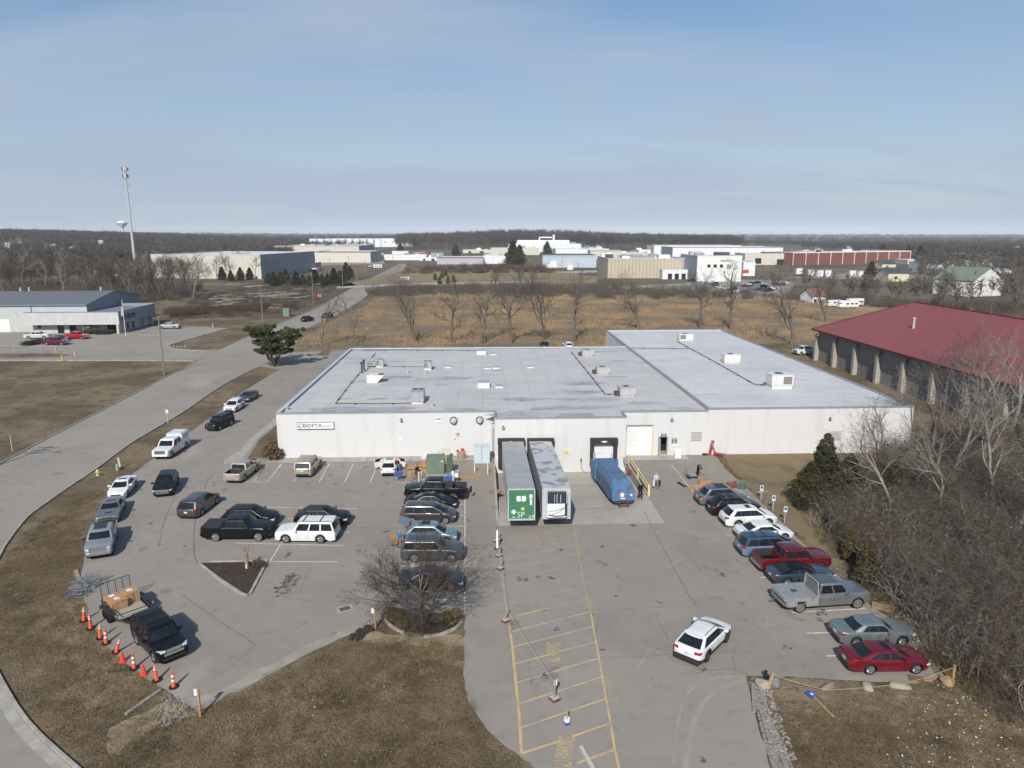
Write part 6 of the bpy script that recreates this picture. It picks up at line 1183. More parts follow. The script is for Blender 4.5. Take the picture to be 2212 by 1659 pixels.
def shrub(u,v,s,m,lb,group=None,n=900):
 p=G(u,v);V,Fc=leaf_cloud([(0,0,s*.45)]*1+[(NR.normal()*s*.4,NR.normal()*s*.4,s*.4)for _ in range(5)],[s*.5]*6,n,s*.16,int(u),.8);o=mk('shrub',V,Fc,m,loc=(p.x,p.y,0));tag(o,lb,'shrub',group)
DRY=mat('dry_shrub',(.17,.115,.045),.9,c2=(.10,.065,.03),scale=4);HED=mat('bronze_hedge',(.07,.05,.03),.9,c2=(.045,.035,.022),scale=3)
shrub(590,985,1.9,DRY,'brown shrub against the left front corner of the warehouse',n=2500);shrub(847,1339,1.0,DRY,'yellow brown shrub at the left end of the kerbed tree bed');shrub(985,1338,.9,DRY,'yellow brown shrub at the right end of the kerbed tree bed');shrub(868,1356,.6,DRY,'tiny dry shrub in the front of the kerbed tree bed');shrub(560,1224,.7,TW_R,'dry red brown tuft in the triangular bed')
for i,(u,v)in enumerate([(208,722),(214,722),(220,722),(226,722),(232,721)]):shrub(u,v,1.5,HED,'clipped round bronze shrub before the white office front','clipped shrubs before the office')
shrub(196,720,2.6,TW_P,'pale bare shrub before the office front');shrub(180,722,2.0,HED,'bronze shrub by the office fence')
for i in range(7):shrub(57+i*5.2,747-i*.9,1.3,HED,'clump of the clipped bronze hedge by the maroon pickup','clipped hedge by the maroon pickup')
# ---- trailers and compactor at the dock
ALT=mat('trailer_roof_grey',(.43,.43,.42),.55,.2,c2=(.36,.36,.355),scale=.8,detail=7);DENT=mat('wavy_reefer_roof',(.52,.53,.53),.6,.2,c2=(.27,.275,.28),scale=.9,stretch=(1,.8,1),detail=6,contrast=(.5,.58),bump=.4,bscale=2.)
SIDE=ribbed('trailer_side',(.50,.52,.55),.31,'Y',.5,.4,metal=.3,width=.15,dark=.7);GRN=ribbed('green_panel',(.045,.19,.10),.42,'X',.3,.5,width=.05,dark=.7,c2=(.04,.165,.09))
def trailer(cx,y0,z0,L_,W_,H_,tilt,label,kind):
 t=empty('semi_trailer',(cx,y0,0),0,label,'trailer','semi trailers backed into the docks');t.rotation_euler=(tilt,0,0);t.location.z=z0
 b=MB();w=W_/2;b.bb(-w,w,0,L_,1.15,H_-.01);b.build('box_side',SIDE,t);b=MB();b.bb(-w-.006,w+.006,-.02,L_,H_-.012,H_+.02);b.build('roof',ALT if kind=='g' else DENT,t)
 b=MB();b.bb(-w-.02,w+.02,-.03,.08,1.12,1.3);b.bb(-w-.02,-w+.08,-.035,.07,1.3,H_);b.bb(w-.08,w+.02,-.035,.07,1.3,H_);b.bb(-w-.02,w+.02,-.035,.07,H_-.1,H_+.03);b.bb(-w-.015,-w+.02,.08,L_,1.1,1.24);b.bb(w-.02,w+.015,.08,L_,1.1,1.24);b.build('frame',LGREY,t)
 if kind=='g':
  b=MB();b.bb(-w+.08,w-.08,-.028,.02,1.3,H_-.1);f=b.build('front_panel',GRN,t)
  b=MB()
  for s in(-1,1):b.add([(x_*s-.02,-.034,z_)for x_,z_ in((.05,2.95),(.42,2.95),(.40,3.12),(.48,3.2),(.36,3.5),(.12,3.42),(.05,3.5))],[tuple(range(7))if s>0 else tuple(range(6,-1,-1))])
  b.build('emblem',WHITE,f)
  b=MB();b.add([(-.98,-.034,1.95),(-.72,-.034,1.68),(-.45,-.034,1.95),(-.72,-.034,2.22)],[(0,1,2,3)]);b.bb(.78,.98,-.036,-.03,2.6,3.2);b.bb(.72,1.02,-.036,-.03,3.25,3.6);b.bb(-.85,-.6,-.036,-.03,1.42,1.5);b.bb(1.0,1.14,-.036,-.03,1.4,1.62);b.bb(.7,.88,-.036,-.03,1.38,1.46);b.build('placard',mat('pale_placard',(.62,.74,.72),.6),f)
  b=MB();b.bb(-.02,.28,-.036,-.03,2.12,2.36);b.build('label',mat('label_yellow',(.75,.6,.02),.6),f)
  o=text_mesh('lettering','SP',.75,mat('graffiti_cream',(.62,.66,.45),.7),f,.002);o.rotation_euler=(R(90),0,0);o.location=(-.05,-.036,1.66)
  o=text_mesh('lettering','VAN',.32,mat('graffiti_dark',(.25,.3,.22),.7),f,.002);o.rotation_euler=(R(90),R(8),0);o.location=(.75,-.036,1.58)
 else:
  b=MB();b.bb(-w+.08,w-.08,-.028,.02,1.3,H_-.1);f=b.build('front_panel',LGREY,t)
  b=MB();b.prism([(-.92,0),(-.9,-.42),(-.75,-.52),(.75,-.52),(.9,-.42),(.92,0)],1.45,2.75);b.build('reefer_unit',WHITE,t);b=MB();b.prism([(-.92,0),(-.9,-.40),(-.75,-.50),(.75,-.50),(.9,-.40),(.92,0)],2.76,3.8);b.build('reefer_grille',mat('reefer_dark',(.035,.045,.06),.4,.2),t)
  b=MB();b.bb(-.03,.03,-.53,-.5,2.8,3.7);b.bb(-.25,-.2,-.52,-.5,2.85,3.6);b.bb(.3,.36,-.52,-.5,2.85,3.6);b.bb(-.92,-.86,-.52,-.02,2.7,3.82);b.bb(.86,.92,-.52,-.02,2.7,3.82);b.build('grille_frame',LGREY,t)
  b=MB();b.path([(-.8,-.56,1.72),(-.2,-.6,1.6),(.6,-.58,1.62),(.82,-.57,1.8),(.84,-.56,2.8)],.045,6);b.path([(-.8,-.56,2.0),(0,-.6,2.15),(.75,-.56,2.4)],.016,4);b.path([(-.5,-.57,1.7),(.2,-.6,2.0),(.8,-.57,2.45)],.016,4);b.bb(.72,.9,-.56,-.52,1.6,2.75);b.build('hose',TRIM,t)
 for k in range(2):
  for s in(1,-1):
   b=MB();b.lathe([(.3,-.14),(.5,-.13),(.52,0),(.5,.13),(.3,.14),(0,.1)],16,'X');o=b.build('wheel',TYRE,t);o.location=(s*(w-.2),L_-2.4-k*1.3,.52)
 b=MB();b.bb(-.5,.5,.3,L_-.3,.95,1.14);
 for s in(1,-1):b.bb(s*.8-.06,s*.8+.06,2.6,2.8,.1,1.1)
 b.build('landing_gear',DGREY,t);return t
trailer(3.52,61.5,0,18.9,2.5,4.13,R(-3.3),'grey roofed semi trailer with green graffitied front panel in the left dock','g')
trailer(6.78,61.7,0,18.7,2.6,4.10,R(-3.3),'white semi trailer with refrigeration unit and wavy grey roof in the second dock','r')
CBLUE=mat('compactor_blue',(.07,.17,.31),.55,c2=(.03,.13,.31),scale=1.2);CRUST=mat('rusty_blue',(.07,.165,.30),.65,c2=(.13,.08,.06),scale=1.3,detail=9,contrast=(.50,.64))
def compactor():
 t=empty('trash_compactor',(14.35,68.2,-.28),0,'blue rust streaked trash compactor container at the right dock','compactor');t.rotation_euler=(R(-3),0,R(2.5))
 w=1.2;b=MB();n=13
 P=[(-w*.92,.0,.55),(w*.92,0,.55),(w,0,1.45),(w*.8,0,1.75),(-w*.8,0,1.75),(-w,0,1.45)];Q=[(-w,1.3,.45),(w,1.3,.45),(w,1.3,1.9),(w*.72,1.3,2.5),(-w*.72,1.3,2.5),(-w,1.3,1.9)];S_=[(x,8.6,z)for x,y,z in Q]
 b.add(P+Q+S_,[(5,4,3,2,1,0)][:0]+[(0,1,2,5),(5,2,3,4),(4,3,9,10),(3,2,8,9),(2,1,7,8),(0,5,11,6),(5,4,10,11),(10,9,15,16),(9,8,14,15),(8,7,13,14),(6,11,17,12),(11,10,16,17),(12,17,16,15,14,13),(1,0,6,7),(7,6,12,13)]);b.build('body',CRUST,t)
 b=MB()
 b.bb(-1.35,-1.0,8.0,8.3,.5,2.7);b.bb(1.0,1.35,8.0,8.3,.5,2.7);b.bb(-1.35,1.35,8.3,10.4,.5,2.3);b.bb(-1.05,-1.0,8.3,10.2,2.3,2.6);b.build('chute',CBLUE,t)
 b=MB();b.bb(-1.0,1.0,.1,8.6,.3,.44);b.bb(-.55,-.3,-.5,9,0,.3);b.bb(.3,.55,-.5,9,0,.3);b.build('skid',DGREY,t);b=MB();b.bb(-.55,.55,-.35,-.2,.1,.28);b.bb(-.5,.5,-.02,.02,.7,.8);b.build('rusty_bar',RUST,t)
 b=MB();b.add([(-.12+.28*math.cos(R(90+72*k+(36 if j else 0)))*(.62 if j else 1),-.02+.0,1.18+.28*math.sin(R(90+72*k+(36 if j else 0)))*(.62 if j else 1))for k in range(5)for j in(0,1)],[tuple(range(10))]);b.bb(-.3,.2,-.03,-.01,.75,.85);b.bb(.7,.92,-.03,-.01,1.05,1.25);b.build('emblem',WHITE,t)
 b=MB();b.path([(.9,9.6,2.3),(.9,9.6,3.0),(1.0,9.0,2.3)],.025,5);b.bb(-1.25,-1.0,9.4,9.6,2.3,3.2);b.build('guard',GREY,t)
compactor()
t=empty('dock_railing',(17.42,70.2,.1),0,'pale yellow steel railing along the right edge of the sunken dock','railing')
for y in(0,5.2,10.4):b=MB();b.bb(-.1,.1,y-.14,y+.14,-.2,1.15);b.build('post',PYEL,t)
for z in(.95,.5):b=MB();b.bb(-.05,.05,.1,10.4,z,z+.14);b.build('rail',PYEL,t)
# ---- utility yard at the wall
zB=lambda x,y:(778.6+.136*x,911.3+.136*y)
GBOX=mat('transformer_green',(.16,.215,.155),.55,c2=(.13,.18,.13),scale=1.5)
p=G(*zB(1195,835),.15);pad=MB();pad.bb(-2.1,2.2,-2.2,.9,0,.16);o=pad.build('transformer_pad',CONC,loc=(p.x+.5,p.y+.6,0));tag(o,'raised concrete pad carrying the green transformer','concrete pad')
t=empty('transformer',(p.x,p.y+.8,.16),0,'large green electrical transformer cabinet with two doors','transformer');b=MB();b.bb(-1.0,1.0,-.8,.8,0,1.9);b.bb(-1.04,1.04,-.84,.84,1.8,1.95);b.bb(-1.02,1.02,-.82,.82,0,.1);b.build('cabinet',GBOX,t)
for s in(-1,1):b=MB();b.bb(min(s*.04,s*.92),max(s*.04,s*.92),-.84,-.802,.2,1.72);d=b.build('door',GBOX,t);b=MB();b.bb(s*.12-.03,s*.12+.03,-.88,-.84,.85,1.0);b.build('handle',GREY,d)
b=MB();b.bb(.62,.9,-.85,-.842,1.5,1.62);b.build('sticker',WHITE,t)
p=G(*zB(1415,830),.15);t=empty('switch_cabinet',(p.x,p.y+.7,.02),0,'narrow dark green cabinet right of the large transformer','transformer');b=MB();b.bb(-.32,.32,-.7,.7,0,1.9);b.bb(-.35,.35,-.73,.73,1.84,1.94);b.build('cabinet',mat('deep_green',(.08,.12,.08),.5),t)
x,z=WP(*zB(1360,475),83.3);t=empty('meter_cabinet',(x,83.3,0),0,'weathered cream meter box on posts with a side pipe by the wall','meter box');b=MB();b.bb(-.42,.42,-.2,.3,z-.35,z+.35);b.build('box',mat('stained_cream',(.62,.58,.48),.7,c2=(.4,.25,.14),scale=3,contrast=(.55,.65)),t);b=MB();b.bb(-.3,-.2,0,.1,0,z-.35);b.bb(.2,.3,0,.1,0,z-.35);b.tube((0,.1,0),(0,.1,z-.35),.06);b.build('post',PYEL,t);b=MB();b.tube((-.42,0,z+.05),(-1.0,0,z+.05),.11);b.tube((-.7,0,z+.05),(-1.05,0,z+.05),.15);b.build('pipe',LGREY,t)
x,z=WP(*zB(1605,575),83.6);b=MB();b.lathe([(.0,0),(.55,0),(.55,.75),(.5,.8),(0,.82)],20);b.lathe([(.565,.05),(.565,.12)],20,m=1);o=b.build('round_tank',[mat('tan_tank',(.33,.27,.18),.8,c2=(.25,.19,.12),scale=2),GREY],loc=(x,83.8,.03));tag(o,'low tan concrete pipe ring standing below the red hose connections','concrete ring')
x,z=WP(*zB(1740,560),83.6);b=MB();b.path([(x-.5,83.6,0),(x-.5,83.6,1.0),(x+.5,83.6,1.0),(x+.5,83.6,0)],.03,6);b.path([(x-.5,83.6,.5),(x+.5,83.6,.5)],.025,6);o=b.build('guard_rail',LGREY);tag(o,'small grey pipe guard rail left of the pale blue cabinet','guard rail')
xa,zt=WP(*zB(1802,388),81.9);xb,zb=WP(*zB(2055,668),81.9)
t=empty('electrical_cabinet',((xa+xb)/2,81.9,0),0,'tall pale blue double cabinet on a platform with rust streaks','cabinet');hw_=(xb-xa)/2;CBN=mat('pale_blue_cabinet',(.52,.62,.66),.5,c2=(.46,.55,.6));b=MB();b.bb(-hw_,hw_,0,.9,zb,zt);b.bb(-hw_-.05,hw_+.05,-.05,.95,zt,zt+.06);b.bb(hw_,hw_+.01,0,.9,zb,zt,1);b.build('cabinet',[CBN,DGREY],t)
for s in(-1,1):b=MB();b.bb(min(s*.03,s*(hw_-.05)),max(s*.03,s*(hw_-.05)),-.03,-.002,zb+.06,zt-.05);b.build('door',CBN,t)
b=MB();
for k in range(9):b.bb(-.03,.035,-.045,-.032,zb+.1+k*(zt-zb)/9.5,zb+.1+k*(zt-zb)/9.5+.1+.05*(k%3))
b.build('rust_streak',RUST,t);b=MB();b.bb(-hw_,hw_,.05,.9,0,zb-.01);b.build('plinth',CONC,t)
YG='pale yellow bollards by the utility yard'
for i,(u,v,h,lb)in enumerate([(*zB(1815,805),1.25,'pale yellow bollard below the left end of the pale blue cabinet'),(*zB(2022,828),1.25,'pale yellow bollard below the right end of the pale blue cabinet'),(*zB(930,950),1.1,'yellow bollard beside the abandoned shopping carts'),(*zB(1475,972),1.25,'yellow bollard with a white bag tied at its side'),(*zB(968,925),1.0,'short yellow bollard behind the abandoned carts')]):
 p=G(u,v);b=MB();b.lathe([(.085,0),(.085,h),(.06,h+.04),(0,h+.05)],12);o=b.build('bollard',PYEL,loc=(p.x,p.y,0));tag(o,lb,'bollard',YG)
 if i==3:b=MB();b.lathe([(0,.75),(.22,.8),(.26,1.0),(.15,1.2),(0,1.25)],10,c=(.38,0,-.1));q_=b.build('plastic_bag',WHITE,loc=(p.x,p.y,0));tag(q_,'white plastic bag hanging beside the yellow bollard','bag');b=MB();b.lathe([(.14,.9),(.17,1.25),(.1,1.4),(0,1.42)],10);q_=b.build('cloth',WHITE,loc=(p.x-.02,p.y-.02,0));tag(q_,'white wrap over the top of the yellow bollard','cloth')
def carton(u,v,size,rz,lb,open_=True,z=0.,tilt=0.):
 p=G(u,v,z);t=empty('cardboard_box',(p.x,p.y,z),rz,lb,'box','cardboard boxes heaped by the transformer');t.rotation_euler=(tilt,0,rz);a,c,h=size
 b=MB();b.bb(-a/2,a/2,-c/2,-c/2+.02,0,h);b.bb(-a/2,a/2,c/2-.02,c/2,0,h);b.bb(-a/2,-a/2+.02,-c/2+.02,c/2-.02,0,h);b.bb(a/2-.02,a/2,-c/2+.02,c/2-.02,0,h);b.bb(-a/2+.02,a/2-.02,-c/2+.02,c/2-.02,0,.02);b.build('carton',CARD,t)
 b=MB();b.box((a/2+.1,0,h+.03),(.28,c,.015),ry=R(-25));b.box((-a/2-.1,0,h+.05),(.28,c,.015),ry=R(35));b.box((0,-c/2-.1,h-.02),(a,.25,.015),rx=R(30));b.build('flap',CARD,t)
for a in[(*zB(800,850),(.9,1.1,1.1),.2,'tall open carton at the left of the heap'),(*zB(885,800),(1.0,.8,.55),.7,'tipped carton with a black strap in the middle of the heap'),(*zB(985,790),(1.1,.9,.9),-.2,'wide carton in front of the heap next to the transformer'),(*zB(955,730),(.8,.7,.7),.5,'upper carton leaning at the back of the heap'),(*zB(1030,800),(.6,.6,.8),.1,'narrow carton standing against the green transformer'),(*zB(1030,720),(.7,.5,.5),-.4,'reddish brown carton on top of the heap')]:carton(*a[:4],a[4],tilt=.15 if 'tipped' in a[4]else 0)
b=MB();p=G(*zB(1030,670));b.box((0,0,.9),(.9,.5,.3),rz=.2);b.box((.2,-.1,1.05),(.5,.4,.2),rz=.6);o=b.build('foam_packing',WHITE,loc=(p.x,p.y,0));tag(o,'white foam packing on top of the carton heap','packing')
b=MB();p=G(*zB(1790,875));
for x_,y_,sx_,sy_,rz_ in((0,0,1.5,1.0,.3),(-.9,-.3,1.2,.8,-.1),(.6,.5,1.0,.9,.5)):b.box((x_,y_,.03+.02*x_*x_),(sx_,sy_,.03),rz=rz_,rx=.03)
o=b.build('flattened_cardboard',CARD,loc=(p.x,p.y,0));tag(o,'flattened cardboard lying on the asphalt below the pale blue cabinet','cardboard')
p=G(1051,1063);b=MB();b.box((0,0,.03),(1.4,1.1,.025),rz=.6);o=b.build('flattened_cardboard',mat('brown_card',(.30,.17,.09),.9),loc=(p.x+.9,p.y,0));tag(o,'brown cardboard sheet lying on the concrete left of the green fronted trailer','cardboard')
WIRE=mat('cart_wire',(.32,.35,.38),.35,.6)
def cart_mesh():
 b=MB();
 for y in(-.27,.27):
  b.path([(-.45,y,.95),(-.4,y,.5),(.42,y,.62),(.48,y,.92),(-.45,y,.95)],.014,5);b.path([(-.42,y,.5),(-.5,y,.12),(.45,y,.12),(-.2,y,.5)],.014,5)
  for k in range(7):x=-.4+k*.13;b.tube((x,y,.52+.02*k),(x,y,.94),.006,n=4)
  for z_ in(.62,.74,.84):b.tube((-.44,y,z_),(.46,y,z_),.006,n=4)
 for k in range(5):
  y=-.22+k*.11;b.tube((-.41,y,.5),(.43,y,.61),.006,n=4);b.tube((.43,y,.61),(.48,y,.92),.006,n=4)
 for x in(-.3,-.1,.1,.3):b.tube((x,-.27,.55),(x,.27,.55),.006,n=4)
 b.tube((.45,-.27,.12),(.45,.27,.12),.012,n=5);b.tube((.48,-.27,.92),(.48,.27,.92),.012,n=5);return b
CARTM=None
def cart(u,v,rz,lb,rot=(0,0),z=0.,basket=None,group='shopping carts'):
 global CARTM
 p=G(u,v);t=empty('shopping_cart',(p.x,p.y,z),rz,lb,'shopping cart',group);t.rotation_euler=(rot[0],rot[1],rz)
 if CARTM is None:CARTM=cart_mesh().build('basket',WIRE,t)
 else:o=CARTM.copy();COL.objects.link(o);o.parent=t
 b=MB();b.tube((-.52,-.27,.98),(-.52,.27,.98),.022);b.build('handle',BLUE,t)
 for x in(-.45,.42):
  for y in(-.25,.25):b=MB();b.lathe([(.06,-.015),(.06,.015),(0,.015)],8,'Y',(x,y,.06));b.build('wheel',BLACK,t)
 if basket:b=MB();b.prism([(-.4,-.24),(.4,-.24),(.44,.24),(-.38,.24)],.55,1.02);b.build('basket_liner',basket,t)
 return t
cart(*zB(610,930),.3,'blue lined shopping cart standing by the open white car',basket=BLUE);cart(*zB(870,935),1.2,'left of the two abandoned carts before the cartons');cart(*zB(970,930),2.0,'right of the two abandoned carts before the cartons');cart(*zB(1430,960),1.4,'cart beside the bagged yellow bollard behind the lifted pickup')
b=MB();p=G(*zB(1360,960));b.box((0,0,.45),(1.3,.7,.25),rz=.1);b.box((.0,0,.3),(1.2,.6,.15),rz=.1);o=b.build('blue_tub',BLUE,loc=(p.x,p.y,0));tag(o,'blue plastic tub behind the lifted black pickup','tub')
zC=lambda x,y:(159.3+.14403*x,1221+.14403*y)
for a in((*zC(60,400),.3,'blue handled cart tipped over the verge edge, leftmost of the cluster',(R(80),0),.3),(*zC(170,400),.1,'grey cart lying on its side in the middle of the cluster',(R(88),0),.3),(*zC(230,350),1.2,'grey cart standing in the middle of the verge cluster',(R(20),0),.05),(*zC(330,330),.5,'grey cart with its basket pointing right in the cluster',(R(-60),0),.3),(*zC(120,330),-.3,'cart leaning behind the blue handled one',(R(30),0),.1)):cart(*a[:4],rot=a[4],z=a[5])
# ---- utility trailer with boxes
fx_=R(-46);tv=t23.matrix_world if False else None
c=G(*zC(890,745));hd=Vector((math.cos(fx_),math.sin(fx_),0));
t=empty('utility_trailer',(t23.location.x-hd.x*5.9,t23.location.y-hd.y*5.9,0),fx_,'black open utility trailer with wooden deck behind the black suv','trailer')
b=MB();b.bb(-1.9,1.4,-1.05,1.05,.52,.58);b.build('deck',ribbed('plank_deck',(.40,.36,.29),.14,'Y',.4,.85,width=.08,dark=.5),t)
b=MB()
for s in(1,-1):b.path([(-1.9,s*1.08,.55),(1.4,s*1.08,.55)],.05,6);b.path([(-1.9,s*1.08,.95),(1.4,s*1.08,.95)],.035,6);[b.tube((x,s*1.08,.5),(x,s*1.08,.97),.03,n=5)for x in(-1.9,-.8,.3,1.4)];b.tube((1.4,s*1.0,.5),(3.0,0,.5),.05);b.box((-.3,s*1.28,.86),(1.7,.34,.04));b.box((.62,s*1.28,.72),(.04,.34,.3));b.box((-1.2,s*1.28,.72),(.04,.34,.3))
b.tube((-1.9,-1.08,.55),(-1.9,1.08,.55),.05);b.tube((1.4,-1.08,.55),(1.4,1.08,.55),.05);b.tube((1.4,-1.08,.95),(1.4,1.08,.95),.035);b.tube((2.9,0,.5),(2.9,0,.1),.04);b.build('frame',TRIM,t)
b=MB();
for y in(-1,-.5,0,.5,1):b.tube((-1.95,y,.6),(-2.25,y,2.0),.028,n=5)
b.tube((-2.25,-1,2.0),(-2.25,1,2.0),.028,n=5);b.tube((-1.95,-1,.6),(-1.95,1,.6),.028,n=5)
for k in range(9):z_=.7+k*.14;b.tube((-1.95-.3*(z_-.6)/1.4,-1,z_),(-1.95-.3*(z_-.6)/1.4,1,z_),.006,n=3)
for k in range(17):y=-1+k*.125;b.tube((-1.95,y,.6),(-2.25,y,2.0),.005,n=3)
b.build('ramp_gate',TRIM,t)
for s in(1,-1):
 for x in(-.72,.12):b=MB();b.lathe([(.2,-.1),(.33,-.1),(.35,0),(.33,.1),(.2,.1),(0,.06)],16,'Y');o=b.build('wheel',TYRE,t,smooth=True);o.location=(x,s*1.28,.35)
M_=Matrix.Translation(t.location)@Matrix.Rotation(fx_,4,'Z')
for x,y,sx_,sy_,h,lb in((-.55,-.45,1.0,1.05,.72,'front left large carton strapped on the trailer deck'),(-.95,.55,1.1,.95,.85,'rear right large carton strapped on the trailer deck'),(-1.45,-.5,.7,.9,.6,'rear left carton beside the trailer gate')):
 w_=M_@Vector((x,y,.59));q_=empty('large_carton',w_,fx_+.05,lb,'box','cartons on the utility trailer');b=MB();b.bb(-sx_/2,sx_/2,-sy_/2,sy_/2,0,h);b.build('carton',CARD,q_);b=MB();b.bb(-.18,.22,-.2,.15,h+.002,h+.006);b.build('label',WHITE,q_);b=MB();b.bb(-sx_/2-.003,sx_/2+.003,-.03,.03,h*.3,h+.004);b.build('tape',mat('tape',(.5,.36,.2),.4),q_)
b=MB();P_s=[M_@Vector(v)for v in((-.0,-1.08,.95),(-.02,-.9,1.25),(-.02,.1,1.28),(-.42,.6,1.42),(-.45,1.08,.97))];b.path(P_s,.022,5);P_s=[M_@Vector(v)for v in((-1.6,-1.08,.95),(-.4,-.9,1.33),(-.5,.1,1.35),(-.9,.6,1.47),(-.6,1.08,.97))];b.path(P_s,.022,5);o=b.build('ratchet_strap',mat('orange_strap',(.8,.22,.03),.6));tag(o,'bright orange strap tied over the cartons on the trailer','strap')
# ---- traffic cones
def cone_thing(kind,label):
 t=empty('traffic_cone',(0,0,0),0,label,'traffic cone','orange cones along the left edge of the lot')
 if kind=='tall':
  b=MB();b.lathe([(.13,.06),(.115,.30),(.075,.85),(.045,1.02),(.06,1.06),(.03,1.14),(0,1.15)],14);b.build('body',ORANGE,t,smooth=True);b=MB();b.lathe([(.30,0),(.30,.06),(.14,.075)],8);b.lathe([(0,.005),(.30,.005)],8);b.build('base',BLACK,t)
  for z0,z1 in((.42,.56),(.72,.86)):
   b=MB();b.lathe([(lerp(.115,.075,(z0-.3)/.55)+.004,z0),(lerp(.115,.075,(z1-.3)/.55)+.004,z1)],14);b.build('reflective_band',REFL,t,smooth=True)
 elif kind=='plain':
  b=MB();b.lathe([(.13,.06),(.11,.30),(.07,.85),(.045,1.0),(.06,1.04),(.03,1.1),(0,1.12)],14);b.build('body',ORANGE,t,smooth=True);b=MB();b.lathe([(.30,0),(.30,.06),(.14,.075)],8);b.build('base',BLACK,t);b=MB();b.lathe([(.064,.93),(.055,.99)],14);b.lathe([(.086,.76),(.078,.84)],14);b.build('reflective_band',REFL,t,smooth=True)
 else:
  b=MB();b.box((0,0,.02),(.42,.42,.04));b.lathe([(.17,.04),(.035,.74),(0,.75)],14);b.build('body',mat('cone_red',(.80,.05,.03),.5),t)
 return t
CT={k:cone_thing(k,'x')for k in('tall','plain','short')};used_c=set()
for i,(x,y,k,lean,lb)in enumerate([(503,408,'plain',.10,'farthest cone, plain orange, leaning slightly right by the trailer wheel'),(544,455,'plain',0,'second cone from the far end, red with one thin band'),(602,512,'plain',.06,'third cone from the far end, orange and unbanded below'),(637,543,'tall',.03,'fourth cone from the far end with two white bands'),(697,598,'plain',.32,'thin cone leaning strongly to the right'),(738,652,'short',0,'short red cone just left of the double-banded one'),(806,694,'tall',0,'banded cone between the two short red cones'),(866,730,'short',-.05,'short red cone nearest the black suv front wheel'),(943,766,'plain',-.08,'orange cone second from the near end'),(1043,806,'tall',0,'nearest cone with three white bands at the corner')]):
 p=G(*z8(x,y));c=CT[k]
 if k in used_c:
  n_=c.copy();COL.objects.link(n_)
  for ch in[o for o in bpy.data.objects if o.parent==c]:d=ch.copy();COL.objects.link(d);d.parent=n_
  c=n_
 used_c.add(k);c.location=(p.x,p.y,0.005);c.rotation_euler=(0,lean,i*.0);c['label']=lb
 # ---- posts, signs, ropes
def post(name,u,v,h,m,lb,r=.05,group=None,cat='post',lean=0.,board=None,base=None,bm=WHITE):
 p=G(u,v);t=empty(name,(p.x,p.y,0),0,lb,cat,group);t.rotation_euler=(0,lean,0);b=MB();b.bb(-r,r,-r,r,-.05,h);b.build('post',m,t)
 if board:x,z,w_,hh,rz=board;b=MB();b.box((x,0,z),(w_,.02,hh),rz=rz);b.build('sign_board',bm,t)
 if base:b=MB();b.box((0,0,.09),base,rz=.6);b.box((0,0,.19),(base[0]*.9,base[1]*.9,.02),rz=.6,m=1);b.build('base_block',[RUST,mat('cast_concrete',(.45,.42,.38),.9)],t)
 return p
WS_=mat('shadowed_board',(.5,.52,.62),.6)
post('sign_post',*z8(1203,980),1.75,WOOD,'timber post with two white boards at the near corner of the lot',.055,board=(-.12,1.55,.22,.42,.15));p=G(*z8(1203,980));post('sign_post',*(350*0+850+303*.21701)and(764*0+(850+307/4.6075)*.8848,(1200+1545/4.6075)*.8848),1.6,WOOD,'timber post with a white board left of the kerbed tree bed',.055,board=(-.12,1.4,.22,.42,.1))
ROP='posts on blocks holding the rope line';PG=mat('grey_post',(.24,.23,.21),.7)
zE=lambda x,y:(1026.4+.26658*x,1114.9+.26658*y)
P1=post('rope_post',*zE(643,1490),1.35,PG,'nearest rope post with a tilted white card in the yellow hatching',.05,ROP,board=(.05,1.15,.22,.36,.5),base=(.5,.5,.18));P2=post('rope_post',*zE(248,855),1.2,PG,'rope post on a rusty block beside the yellow line',.05,ROP,base=(.5,.42,.18));P3=post('rope_post',*zE(205,432),1.2,PG,'rope post on a rusty block above the long yellow line',.05,ROP,base=(.5,.42,.18));P4=post('rope_post',*zE(192,330),1.2,PG,'rope post between the white board stand and the rusty block',.05,ROP,base=(.5,.35,.14));P5=post('rope_post',*zE(182,205),1.25,PG,'farthest rope post beside the concrete dock edge',.05,ROP,base=(.9,.3,.1))
p=G(*zE(178,268));b=MB();b.box((0,0,.06),(.55,.3,.12));b.box((0,-.05,.95),(.14,.06,1.6),rx=R(-4),m=1);o=b.build('barrier_board',[DGREY,REFL],loc=(p.x,p.y,0));tag(o,'upright white barrier board on a dark foot among the rope posts','barrier board')
b=MB()
def rope(a,c,za,zc,sag=.12,r=.013):
 pts=[Vector((lerp(a.x,c.x,t),lerp(a.y,c.y,t),lerp(za,zc,t)-sag*4*t*(1-t)))for t in[k/8 for k in range(9)]];b.path(pts,r,4)
rope(P1,P2,1.15,1.1,.1);rope(P2,P3,1.1,1.1,.25);rope(P3,P4,1.1,1.1,.05);rope(P4,P5,1.1,1.1,.1);o=b.build('rope',mat('pale_rope',(.55,.53,.5),.8));tag(o,'pale rope strung between the block-based posts','rope')
zF=lambda x,y:(1592.6+.28*x,1371.4+.28*y)
Q1=post('timber_post',*zF(235,405),1.05,mat('yellow_timber',(.42,.30,.12),.8),'leaning yellowish post between two boulders at the asphalt corner',.07,lean=.25);Q2=post('timber_post',*zF(1655,385),1.35,WOOD,'tan post beside the round tan boulder at the thicket',.06)
p=G(*zF(236,370));b=MB();b.tube((0,0,0),(0,0,.55),.07,.1);b.lathe([(.1,.5),(.12,.62),(0,.7)],8);o=b.build('black_bag',BLACK,loc=(p.x-.05,p.y+.3,0));tag(o,'black rolled bag standing behind the leaning yellowish post','bag')
